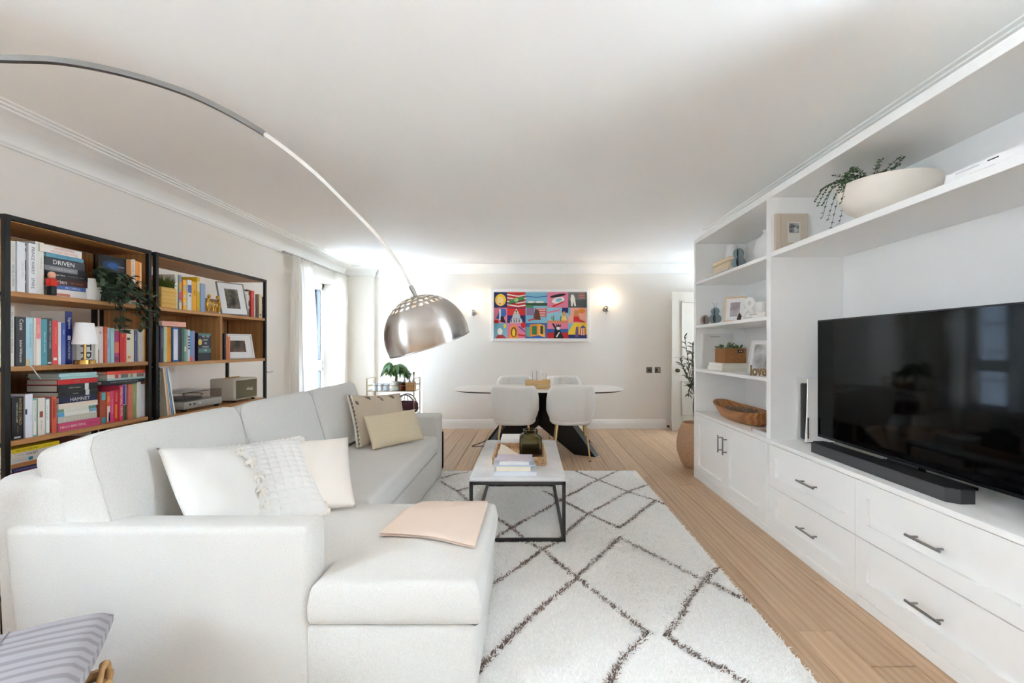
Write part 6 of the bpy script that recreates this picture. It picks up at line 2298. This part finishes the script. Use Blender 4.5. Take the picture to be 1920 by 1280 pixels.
tt = thing('record_player', 'grey turntable with a smoky clear lid on the wide bookcase', 'turntable', (-2.38, 3.16, T3))
ty0, ty1 = 2.975, 3.345
M_TT = mat('turntable_grey', (168, 164, 156), 0.4, 0.2)
part('plinth', MB().rbox(-2.55, -2.256, ty0, ty1, T3 + 0.018, T3 + 0.066, 0.004, 2), tt, M_TT)
for (x, y) in ((-2.53, ty0 + .03), (-2.28, ty0 + .03), (-2.53, ty1 - .03), (-2.28, ty1 - .03)):
    part('foot', MB().cyl((x, y, T3 + .0005), (x, y, T3 + 0.019), 0.016, 14), tt, M_BLACK)
part('platter', MB().lathe([(0, 0), (0.135, 0), (0.135, 0.012), (0, 0.012)], 48, Matrix.Translation((-2.41, 3.125, T3 + 0.067))), tt, mat('platter', (96, 94, 92), 0.35, 0.3))
part('record', MB().lathe([(0, 0), (0.13, 0), (0.13, 0.002), (0, 0.002)], 48, Matrix.Translation((-2.41, 3.125, T3 + 0.0795))), tt, mat('vinyl', (52, 51, 52), 0.3))
part('tonearm', MB().tube(smooth_path([V3((-2.50, 3.305, T3 + 0.095)), V3((-2.40, 3.295, T3 + 0.098)), V3((-2.33, 3.25, T3 + 0.092)), V3((-2.31, 3.20, T3 + 0.085))]), 0.004, 8), tt, M_STEEL, 60)
part('tonearm_pivot', MB().cyl((-2.50, 3.305, T3 + 0.066), (-2.50, 3.305, T3 + 0.105), 0.014, 14), tt, M_STEEL)
for (y, m_) in ((3.02, M_BLACK), (3.06, M_BLACK), (3.11, mat('button_white', (240, 240, 236), 0.4))):
    part('button', MB().box(-2.2565, -2.2535, y, y + 0.014, T3 + 0.042, T3 + 0.052), tt, m_)
M_LID = clear('smoked_acrylic', (244, 242, 240), 0.12, 0.02)
lx0, lx1, lz0, lz1 = -2.548, -2.258, T3 + 0.067, T3 + 0.125
lid = MB()
for q_ in ((lx0, lx1, ty0 + .002, ty0 + .005, lz0, lz1), (lx0, lx1, ty1 - .005, ty1 - .002, lz0, lz1), (lx0, lx0 + .003, ty0 + .005, ty1 - .005, lz0, lz1), (lx1 - .003, lx1, ty0 + .005, ty1 - .005, lz0, lz1), (lx0, lx1, ty0 + .002, ty1 - .002, lz1, lz1 + .003)):
    lid.box(*q_)
part('lid', lid, tt, M_LID, None)

spk = thing('bookshelf_speaker', 'cream speaker with olive grille and white script on the wide bookcase', 'speaker', (-2.35, 3.63, T3))
sy0, sy1 = 3.49, 3.785
part('cabinet', MB().rbox(-2.45, -2.262, sy0, sy1, T3 + 0.014, T3 + 0.182, 0.008, 3), spk, mat('speaker_cream', (206, 196, 180), 0.6, bump=(300, 0.3, 0.001)))
part('grille', MB().box(-2.2625, -2.2575, sy0 + .014, sy1 - .014, T3 + 0.026, T3 + 0.168), spk, fabric('grille_olive', (122, 114, 92), 500, 0.6))
part('front_trim', MB().box(-2.2625, -2.2565, sy0 + .008, sy1 - .008, T3 + 0.168, T3 + 0.173).box(-2.2625, -2.2565, sy0 + .008, sy1 - .008, T3 + 0.021, T3 + 0.026).box(-2.2625, -2.2565, sy0 + .008, sy0 + .013, T3 + 0.021, T3 + 0.173).box(-2.2625, -2.2565, sy1 - .013, sy1 - .008, T3 + 0.021, T3 + 0.173), spk, mat('speaker_piping', (214, 206, 190), 0.5))
Ms = Matrix(((0.0, 0, 1, -2.2570), (1, 0.28, 0, 3.638), (0.12, 1, 0, T3 + 0.098), (0, 0, 0, 1)))
lettering('Marshall', mat('script_white', (244, 242, 234), 0.4), spk, wmat(spk).inverted() @ Ms, 0.115, 0.05)
for k in range(5):
    part('control_knob', MB().cyl((-2.36, 3.55 + k * 0.035, T3 + 0.182), (-2.36, 3.55 + k * 0.035, T3 + 0.192), 0.009, 12), spk, M_BRASS)
for (x, y) in ((-2.43, sy0 + .03), (-2.28, sy0 + .03), (-2.43, sy1 - .03), (-2.28, sy1 - .03)):
    part('foot', MB().cyl((x, y, T3 + .0005), (x, y, T3 + 0.016), 0.012, 10), spk, M_BLACK)

# ------------------------------------------------------------------ ornaments on the wall unit
Z1, Z2, Z3, ZW, ZL = 1.8355, 1.4315, 1.0265, 0.6285, 1.8435
GS = 'books on the wall unit'


def box_book(label, x0, x1, y0, y1, z, t, rgb, rot=0.0, mark=None):
    o = flat_book(label, x0, x1, y0, y1, z, t, rgb, GS, spine='-x', rot=rot)
    if mark:
        hx, hy = (x1 - x0) / 2, (y1 - y0) / 2
        for (a, b, c, d, col) in mark:
            MB().box(-hx - 0.0008, -hx, hy - 2 * hy * b, hy - 2 * hy * a, c * t, d * t).build('spine_mark', flat(col), o)
    return o


# top shelf of the open bay
box_book('taupe book under the cream box on the top shelf of the wall unit', 1.60, 1.77, 3.66, 4.10, Z1, 0.022, (176, 166, 156))
box_book('off-white book directly below the cream box on the top shelf', 1.61, 1.76, 3.68, 4.08, Z1 + 0.022, 0.018, (216, 206, 192))
r = thing('storage_box', 'rounded cream box on two books on the top shelf of the wall unit', 'box', (1.69, 3.86, Z1 + 0.041))
part('box', MB().rbox(1.625, 1.755, 3.70, 4.03, Z1 + 0.0405, Z1 + 0.10, 0.02, 3), r, mat('cream_box', (226, 208, 178), 0.6))
part('lid', MB().rbox(1.622, 1.758, 3.697, 4.033, Z1 + 0.10, Z1 + 0.135, 0.015, 3), r, mat('cream_box', (226, 208, 178), 0.6))
table_lamp('small white-shaded brass lamp on the top shelf of the wall unit', (1.84, 4.13, Z1), 0.31, 0.066)
vessel('round_vase', 'round white vase half hidden behind the upright on the top shelf', 'vase', (1.85, 3.50, Z1), [(0.0, 0), (0.05, 0), (0.095, 0.05), (0.112, 0.13), (0.095, 0.21), (0.05, 0.26), (0.04, 0.275), (0.048, 0.292), (0.036, 0.292), (0.03, 0.27), (0, 0.25)], M_WHITE)


def paper_ornament(label, loc, balls, rgb, ears=False, gap=-2.2):
    """Honeycomb paper figure: stacked balls of fine fins with one dark opening."""
    r = thing('paper_ornament', label, 'ornament', loc)
    m = mat('honeycomb_%d_%d_%d' % rgb, rgb, 0.9)
    md = mat('honeycomb_dark', (44, 46, 46), 0.95)
    for (z, rad, sq) in balls:
        fins = 44
        mb = MB()
        for k in range(fins):
            a = gap + 0.22 + (2 * PI - 0.44) * k / (fins - 1)
            poly = [(rad * math.sin(t) * (1 if sq == 0 else 1), z - rad * (1 + sq) * math.cos(t)) for t in [PI * i / 12 for i in range(13)]]
            M = Matrix.Rotation(a, 4, 'Z')
            mb.prism(poly, -0.0014, 0.0014, 'y', M)
        mb.build('fin_ball', m, r)
        MB().lathe([(0.001, z - rad * (1 + sq) * 0.9)] + [(rad * 0.86 * math.sin(t), z - rad * 0.86 * (1 + sq) * math.cos(t)) for t in [PI * i / 12 for i in range(1, 12)]] + [(0.001, z + rad * (1 + sq) * 0.9)], 28).build('core', md, r, smooth=40)
    if ears:
        zt_ = balls[-1][0] + balls[-1][1]
        for s in (-1, 1):
            MB().tube(smooth_path([V3((s * 0.004, 0, zt_ - 0.005)), V3((s * 0.010, 0, zt_ + 0.02)), V3((s * 0.02, 0, zt_ + 0.038))]), 0.0018, 6).build('ear', m, r, smooth=40)
    return r


BLUEGREY = (150, 168, 174)
paper_ornament('blue-grey honeycomb paper bunny at the edge of the top shelf', (1.625, 3.53, Z1), [(0.048, 0.052, -0.1), (0.118, 0.040, 0.0)], BLUEGREY)
# second shelf
paper_ornament('taupe honeycomb paper egg at the far end of the second shelf', (1.625, 4.20, Z2), [(0.046, 0.040, 0.15)], (168, 148, 136))
paper_ornament('blue-grey honeycomb paper bunny with thin ears beside the taupe egg', (1.645, 4.02, Z2), [(0.046, 0.052, -0.12), (0.112, 0.036, 0.0)], BLUEGREY, True)
photo_frame('pale wooden photo frame leaning on the second shelf of the wall unit', (1.70, 3.76, Z2), 0.165, 0.215, math.radians(-36), math.radians(16), wood('frame_birch', (234, 206, 170), (216, 184, 146), 1.5, 2, 0.5), photo_mat('family_photo', (150, 140, 146), (206, 200, 200), 12), 0.036, 0.009, 0.03)
r = thing('paper_ornament', 'tiny dark honeycomb paper pyramid in front of the wooden photo frame', 'ornament', (1.615, 3.49, Z2))
MB().lathe([(0.0, 0.0), (0.022, 0.0), (0.020, 0.02), (0.008, 0.05), (0.0, 0.054)], 6).build('body', mat('honeycomb_brown', (72, 62, 54), 0.9), r)
MB().lathe([(0.0, 0.053), (0.004, 0.055), (0.0, 0.062)], 8).build('tip', mat('honeycomb_brown', (72, 62, 54), 0.9), r)


def thick_text(s, depth, bevel=0.0):
    cu = bpy.data.curves.new('letters', 'FONT')
    cu.body = s
    cu.size = 1.0
    cu.align_x = 'CENTER'
    cu.extrude = depth
    cu.bevel_depth = bevel
    cu.resolution_u = 4
    o = bpy.data.objects.new('letters', cu)
    COL.objects.link(o)
    me = bpy.data.meshes.new_from_object(o.evaluated_get(bpy.context.evaluated_depsgraph_get()))
    bpy.data.objects.remove(o)
    co = np.array([v.co[:] for v in me.vertices])
    return me, co.min(0), co.max(0)


def letter_thing(s, label, loc, h, depth, yaw, m, cat='letter ornament', wide=1.0):
    me, lo, hi = thick_text(s, depth / h / 2, 0.03)
    k = h / (hi[1] - lo[1])
    me.materials.clear()
    me.materials.append(m)
    o = bpy.data.objects.new('letter_ornament', me)
    link(o)
    o.matrix_world = Matrix.Translation(loc) @ Matrix.Rotation(yaw, 4, 'Z') @ Matrix.Rotation(PI / 2, 4, 'X') @ Matrix.Diagonal((k * wide, k, k, 1)) @ Matrix.Translation((-(hi[0] + lo[0]) / 2, -lo[1], 0))
    return tag(o, label, cat)


letter_thing('&', 'white ampersand ornament standing on the second shelf of the wall unit', (1.73, 3.545, Z2), 0.185, 0.035, math.radians(-25), M_WHITE, wide=0.8)
box_book('white book with small print at the bottom beside the ampersand', 1.585, 1.78, 3.06, 3.40, Z2, 0.020, (232, 230, 226), mark=((.1, .5, .3, .6, (170, 170, 170)),))
box_book('white book on top of the pair beside the ampersand', 1.60, 1.79, 3.08, 3.36, Z2 + 0.020, 0.018, (238, 236, 232), mark=((.2, .6, .3, .6, (150, 150, 150)),))
vessel('candle_jar', 'white lidded candle jar on the books beside the ampersand', 'candle', (1.68, 3.30, Z2 + 0.0385), [(0.0, 0), (0.034, 0), (0.036, 0.004), (0.036, 0.062), (0, 0.062)], M_WHITE, None, (('lid', [(0.0, 0.062), (0.041, 0.062), (0.041, 0.080), (0.036, 0.084), (0, 0.084)], M_WHITE),))
# third shelf
o = book('large white album standing against the end panel on the third shelf', 0.022, 0.325, 0.29, (226, 224, 220), group=GS)
o.rotation_euler = (math.radians(0), 0, PI)
o.location = (1.612, 4.262, Z3)
MB().box(-0.17, -0.075, 0.0222, 0.0226, 0.293, 0.300).build('cover_line', flat((150, 150, 148)), o)
box_book('thick white book under the wicker basket, lower of two', 1.62, 1.853, 3.817, 4.125, Z3, 0.034, (234, 231, 225))
box_book('white book under the wicker basket, upper of two', 1.625, 1.845, 3.825, 4.11, Z3 + 0.034, 0.030, (238, 234, 227))
bkz = Z3 + 0.0645
bsk = thing('wicker_basket', 'small square wicker basket with a green plant on the third shelf', 'planter', (1.745, 3.95, bkz))
M_WICK = mat('wicker', (190, 132, 80), 0.7, bump=(140, 0.8, 0.003), rgb2=(150, 98, 56), vscale=90, stretch=(1, 1, 3))
mb = MB()
for lv in range(12):
    z = bkz + 0.006 + lv * 0.0105
    pts = []
    for i in range(96):
        t = i / 96
        per = [(1.66, 3.85), (1.835, 3.85), (1.835, 4.05), (1.66, 4.05)]
        s_ = int(t * 4)
        f_ = t * 4 - s_
        a_, b_ = per[s_], per[(s_ + 1) % 4]
        p = V3((a_[0] + (b_[0] - a_[0]) * f_, a_[1] + (b_[1] - a_[1]) * f_, z))
        nrm = V3(((0, -1), (1, 0), (0, 1), (-1, 0))[s_] + (0,))
        pts.append(p + nrm * (0.003 * math.sin(i * PI / 2 + lv * PI)))
    mb.tube(pts, 0.0058, 6, close=True)
part('weave', mb, bsk, M_WICK, 60)
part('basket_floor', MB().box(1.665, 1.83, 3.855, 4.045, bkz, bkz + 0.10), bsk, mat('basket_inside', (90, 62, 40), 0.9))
part('label', MB().rbox(1.762, 1.812, 3.840, 3.846, bkz + 0.088, bkz + 0.112, 0.003, 1), bsk, M_BLACK)
part('label_mark', MB().box(1.772, 1.782, 3.8392, 3.8402, bkz + 0.095, bkz + 0.105).box(1.790, 1.800, 3.8392, 3.8402, bkz + 0.095, bkz + 0.105), bsk, flat((210, 206, 196)))
G_SH = [mat('shelf_leaf_%d' % k, c, 0.5) for k, c in enumerate(((104, 130, 84), (74, 104, 62), (140, 160, 116)))]
bl = [leaf_mesh('leaf', 0.042, 0.022, m, 0.4) for m in G_SH]
rs = random.Random(8)
for k in range(70):
    x, y = rs.uniform(1.665, 1.83), rs.uniform(3.855, 4.045)
    dd = V3(((x - 1.745) * 6 + rs.uniform(-.6, .6), (y - 3.95) * 5 + rs.uniform(-.6, .6), rs.uniform(0.0, 0.9)))
    add_leaf(bl[rs.randrange(3)], bsk, aim((x, y, bkz + 0.11 + rs.uniform(0, 0.045) * (1 - abs(x - 1.745) * 6)), dd, rs.uniform(-1, 1), rs.uniform(0.7, 1.2)))
photo_frame('clear photo frame with black and white picture leaning near the upright on the third shelf', (1.70, 3.33, Z3), 0.20, 0.26, math.radians(-48), math.radians(20), mat('frame_acrylic', (226, 228, 230), 0.15), photo_mat('wedding_photo', (212, 212, 212), (110, 108, 108), 9), 0.022, 0.006)
letter_thing('love', 'small gold wire word ornament in front of the clear photo frame', (1.605, 3.185, Z3), 0.075, 0.008, math.radians(-38), mat('antique_gold', (126, 98, 56), 0.45, 0.6), wide=0.62)
# worktop
bw = thing('dough_bowl', 'long carved wooden dough bowl with dried moss on the worktop', 'bowl', (1.745, 3.72, ZW))
M_BOWL = wood('bowl_wood', (196, 136, 76), (134, 82, 42), 0.8, 1, 0.45)


def bowl_ring(k, z, lift):
    out = []
    for j in range(64):
        a = 2 * PI * j / 64
        c_, s_ = math.cos(a), math.sin(a)
        y = 0.44 * k * math.copysign(abs(s_) ** 0.9, s_)
        x = 0.145 * k * math.copysign(abs(c_) ** 0.8, c_)
        out.append(V3((1.745 + x, 3.72 + y, ZW + z + lift * abs(s_) ** 4 * 0.03)))
    return out + [out[0]]


part('bowl', MB().grid([bowl_ring(0.001, 0.0005, 0), bowl_ring(0.62, 0.0005, 0), bowl_ring(0.72, 0.012, 0.2), bowl_ring(0.88, 0.06, 0.8), bowl_ring(1.0, 0.098, 1), bowl_ring(0.96, 0.100, 1), bowl_ring(0.84, 0.062, 0.8), bowl_ring(0.62, 0.03, 0.2), bowl_ring(0.001, 0.026, 0)]), bw, M_BOWL, 50)
mb = MB()
rs = random.Random(4)
for k in range(150):
    a, d = rs.uniform(0, 6.28), rs.random() ** 0.5
    p = V3((1.745 + 0.10 * d * math.cos(a), 3.70 + 0.27 * d * math.sin(a), ZW + 0.062 + rs.uniform(0, 0.035) * (1 - d)))
    q_ = p + V3((rs.uniform(-.02, .02), rs.uniform(-.03, .03), rs.uniform(0, .03)))
    mb.tube([p, (p + q_) / 2 + V3((0, 0, rs.uniform(0, .012))), q_], rs.uniform(0.003, 0.006), 5)
ms = part('moss', mb, bw, mat('dried_moss', (150, 134, 116), 0.95, vary=0.3), 60, fix=False)
ms['kind'] = 'stuff'
part('moss_bed', MB().grid([[V3((1.745 + 0.105 * k * math.cos(a), 3.72 + 0.31 * k * math.sin(a), ZW + 0.055 + 0.012 * (1 - k * k))) for a in [2 * PI * j / 32 for j in range(33)]] for k in (0.001, 0.5, 1.0)]), bw, mat('moss_bed', (110, 94, 76), 0.95), 60)
o = box_book('white magazine with a red edge lying beside the wooden bowl', 1.60, 1.80, 3.03, 3.27, ZW, 0.018, (226, 224, 224))
MB().box(-0.1006, -0.098, 0.11, 0.1206, 0, 0.0182).build('red_edge', flat((204, 96, 76)), o)
MB().box(-0.08, 0.08, -0.10, 0.06, 0.0177, 0.0183).build('cover_picture', photo_mat('magazine_cover', (110, 86, 70), (190, 176, 164), 20), o)

# long shelf above the television
o = book('tall beige linen book with a small picture on its cover, leaning on the upright', 0.024, 0.24, 0.205, (206, 192, 176), group=GS)
o.rotation_euler = (0, 0, PI)
o.location = (1.582, 2.938, ZL)
MB().box(-0.155, -0.075, 0.0240, 0.0246, 0.055, 0.185).build('cover_label', flat((226, 220, 212)), o)
MB().box(-0.148, -0.082, 0.0246, 0.0250, 0.115, 0.178).build('cover_photo', photo_mat('cover_still', (212, 216, 218), (80, 70, 66), 30), o)
MB().box(-0.034, -0.030, 0.0240, 0.0243, 0.0, 0.24).build('spine_groove', flat((186, 172, 156)), o)
bo = thing('footed_bowl', 'wide matte white footed bowl holding a trailing plant above the television', 'bowl', (1.785, 2.265, ZL))
part('bowl', MB().lathe([(0.0, 0.0), (0.082, 0.0), (0.078, 0.012), (0.074, 0.03), (0.12, 0.045), (0.175, 0.085), (0.205, 0.14), (0.212, 0.185), (0.210, 0.196), (0.203, 0.196), (0.196, 0.14), (0.15, 0.08), (0.0, 0.06)], 64, Matrix.Translation((1.785, 2.265, ZL))), bo, mat('plaster_white', (238, 230, 220), 0.8, bump=(30, 0.2, 0.003), vary=0.04), 50)
tpl = thing('maidenhair_plant', 'fine green trailing plant spilling over the white bowl', 'plant', (1.74, 2.34, ZL + 0.07))
G_MH = [mat('fern_%d' % k, c, 0.5) for k, c in enumerate(((70, 96, 62), (52, 76, 48), (98, 124, 80)))]
fo = MB()
rs = random.Random(21)
stems = MB()
lists = []
for k in range(64):
    a = rs.uniform(0, 6.28)
    hang = k < 34
    if hang:
        a = PI / 2 + rs.uniform(-1.4, 1.9)           # towards the far and room sides
    b0 = V3((1.76 + rs.uniform(-.06, .05), 2.33 + rs.uniform(-.06, .06), ZL + 0.17))
    if hang:
        rr = rs.uniform(0.215, 0.26)
        e1 = V3((1.785 + rr * math.cos(a), 2.265 + rr * math.sin(a), ZL + 0.20 + rs.uniform(0, .05)))
        e2 = e1 + V3((0.05 * math.cos(a), 0.05 * math.sin(a), -rs.uniform(0.02, 0.19)))
        if e2.x < 1.60 and e2.z < ZL + 0.05:
            e2.z = ZL + 0.05
        pts = smooth_path([b0, (b0 + e1) / 2 + V3((0, 0, 0.05)), e1, e2], 5)
    else:
        e1 = b0 + V3((0.10 * math.cos(a), 0.13 * math.sin(a), rs.uniform(0.05, 0.14)))
        pts = smooth_path([b0, (b0 + e1) / 2 + V3((0, 0, 0.03)), e1], 6)
    stems.tube(pts, 0.0011, 4)
    for i in range(1, len(pts)):
        for s in (-1, 1):
            t = (pts[i] - pts[i - 1]).normalized()
            dd = (t * 0.5 + V3((rs.uniform(-.5, .5), s, rs.uniform(-.5, .5)))).normalized()
            p = pts[i]
            ww = dd.cross(t).normalized() * 0.0055
            L_ = 0.017
            fo.use(G_MH[rs.randrange(3)]).add([p, p + dd * L_ * .5 + ww, p + dd * L_, p + dd * L_ * .5 - ww], [(0, 1, 2, 3)])
part('stems', stems, tpl, G_MH[1], 60)
f2 = part('foliage', fo, tpl, None, None, fix=False)
box_book('flat white book at the bottom above the television', 1.60, 1.83, 1.37, 1.75, ZL, 0.024, (238, 238, 238), mark=((.25, .5, .35, .6, (206, 206, 208)),))
box_book('flat white book with small dark marks on top above the television', 1.602, 1.83, 1.37, 1.748, ZL + 0.024, 0.022, (240, 240, 240), mark=((.1, .34, .35, .6, (204, 204, 206)), (.42, .52, .45, .65, (70, 70, 70)), (.84, .9, .4, .8, (60, 60, 60))))

# ------------------------------------------------------------------ basket of folded blankets at the near sofa arm
bb = thing('laundry_basket', 'cane basket standing before the near sofa arm, holding blankets', 'basket', (-1.38, 1.22, 0))
M_CANE = mat('cane', (196, 156, 104), 0.6, rgb2=(160, 116, 70), vscale=25)
bx0, bx1, by0, by1 = -1.66, -1.135, 1.02, 1.42
for lv in range(7):
    z = 0.02 + lv * 0.034
    mb = MB()
    per = [(bx0, by0), (bx1, by0), (bx1, by1), (bx0, by1)]
    pts = []
    for i in range(80):
        t = i / 80
        s_ = int(t * 4)
        f_ = t * 4 - s_
        a_, b_ = per[s_], per[(s_ + 1) % 4]
        nrm = V3(((0, -1), (1, 0), (0, 1), (-1, 0))[s_] + (0,))
        pts.append(V3((a_[0] + (b_[0] - a_[0]) * f_, a_[1] + (b_[1] - a_[1]) * f_, z)) + nrm * (0.006 * math.sin(i * PI / 2 + lv * PI)))
    mb.tube(pts, 0.016, 6, close=True)
    part('cane_row', mb, bb, M_CANE, 60)
part('basket_floor', MB().box(bx0, bx1, by0, by1, 0.004, 0.02), bb, M_CANE)
# bamboo ring handle on the side
hp_ = [V3((bx1 + 0.012, by1 - 0.10 + 0.055 * math.cos(t), 0.245 + 0.06 * math.sin(t))) for t in [2 * PI * i / 20 for i in range(20)]]
hd = part('ring_handle', MB().tube(hp_, [0.0075 + (0.004 if i % 5 == 0 else 0) for i in range(20)], 8, close=True), bb, M_CANE, 60)

M_GREYB = fabric('blanket_grey', (186, 180, 184), 300, 0.3, rgb2=(168, 162, 168))
M_STRIPE = fabric('blanket_stripe', (190, 186, 190), 300, 0.25)
nt_ = M_STRIPE.node_tree
wv_ = nt_.nodes.new('ShaderNodeTexWave')
wv_.bands_direction = 'Y'
wv_.inputs['Scale'].default_value = 7.5
wv_.inputs['Distortion'].default_value = 0.6
tc_ = nt_.nodes.new('ShaderNodeTexCoord')
nt_.links.new(tc_.outputs['Object'], wv_.inputs['Vector'])
cr_ = nt_.nodes.new('ShaderNodeValToRGB')
cr_.color_ramp.elements[0].position = 0.2
cr_.color_ramp.elements[1].position = 0.5
cr_.color_ramp.elements[0].color = (*lin((152, 149, 152)), 1)
cr_.color_ramp.elements[1].color = (*lin((174, 170, 176)), 1)
nt_.links.new(wv_.outputs['Fac'], cr_.inputs[0])
nt_.links.new(cr_.outputs[0], nt_.nodes['Principled BSDF'].inputs['Base Color'])
M_GREYD = fabric('blanket_ridge', (150, 146, 148), 300, 0.3)


def folded(label, x0, x1, y0, y1, z0, z1, m, ridges=0, lift=0.0, seed=0, piping=None, bow=0.02, ridge_m=None):
    """Thick folded blanket: a rounded roll of cloth, folded edge towards the room."""
    r = thing('folded_blanket', label, 'blanket', ((x0 + x1) / 2, (y0 + y1) / 2, z0), group='folded blankets in the cane basket')
    rs_ = np.random.default_rng(seed)
    ph = rs_.uniform(0, 6.28, 4)
    nu, nv = 28, 40
    P = []
    for i in range(nu + 1):
        u = i / nu
        row = []
        for j in range(nv + 1):
            a = 2 * PI * j / nv
            c_, s_ = math.cos(a), math.sin(a)
            k = 5
            s = (abs(c_) ** k + abs(s_) ** k) ** (-1 / k)
            y = (y0 + y1) / 2 + (y1 - y0) / 2 * c_ * s
            e = min(1, min(u, 1 - u) / 0.05) ** 0.5
            hz = (z1 - z0) / 2 * (0.35 + 0.65 * e)
            z = (z0 + z1) / 2 + hz * s_ * s + lift * (u - 0.5) + bow * math.sin(PI * u) * (s_ > 0)
            if ridges and s_ > -0.2:
                z += 0.0035 * math.sin(2 * PI * ridges * (y - y0) / (y1 - y0))
            z += 0.003 * math.sin(7 * u + 3 * c_ + ph[0]) + 0.002 * math.sin(15 * u + ph[1])
            row.append(V3((x0 + (x1 - x0) * u + 0.006 * math.sin(5 * y + ph[2]), y, z)))
        P.append(row)
    mb = MB().grid(P)
    mb.add(P[0], [tuple(range(len(P[0])))]).add(P[-1], [tuple(range(len(P[-1])))])
    part('cloth', mb, r, m, 70)
    if piping:
        pts = [p + V3((0, -0.004, 0.0)) for p in [P[i][int(nv * 0.72)] for i in range(nu + 1)]]
        part('piping', MB().tube(pts, 0.006, 8), r, piping, 60)
    if ridge_m:
        mb = MB()
        i = 18
        mb.tube([P[i][j] + V3((0, 0, 0.001)) for j in range(0, nv // 2 + 1)], 0.002, 6)
        part('seam', mb, r, ridge_m, 60)
    return r


M_PIP = fabric('piping_white', (236, 236, 240), 300, 0.2)
folded('pale teal towel at the bottom of the cane basket', -1.63, -1.13, 1.06, 1.39, 0.03, 0.20, fabric('towel_teal', (120, 172, 178), 200, 0.8, 0.004), 0, 0.0, 3, bow=0.0)
folded('pinkish knitted blanket poking out above the teal towel', -1.60, -1.20, 1.04, 1.30, 0.20, 0.262, fabric('knit_pink', (206, 190, 188), 160, 0.9, 0.004), 10, 0.0, 4, bow=0.0)
folded('grey-lilac bedspread with white piping below the ribbed one', -1.67, -1.165, 1.03, 1.40, 0.262, 0.325, M_GREYB, 0, 0.02, 5, M_PIP, 0.01)
folded('grey-lilac ribbed bedspread folded on top of the cane basket', -1.74, -1.125, 1.02, 1.44, 0.332, 0.412, M_STRIPE, 9, 0.03, 6, None, 0.012, M_GREYD)


# the basket stands turned, its far corner close to the sofa arm
TB = Matrix.Translation((-1.30, 1.425, 0)) @ Matrix.Rotation(math.radians(31), 4, 'Z') @ Matrix.Translation((1.125, -1.44, 0))
for o in [q_ for q_ in COL.objects if q_.parent is None and (q_.name.startswith('folded_blanket') or q_.name.startswith('laundry_basket'))]:
    o.matrix_basis = TB @ o.matrix_basis
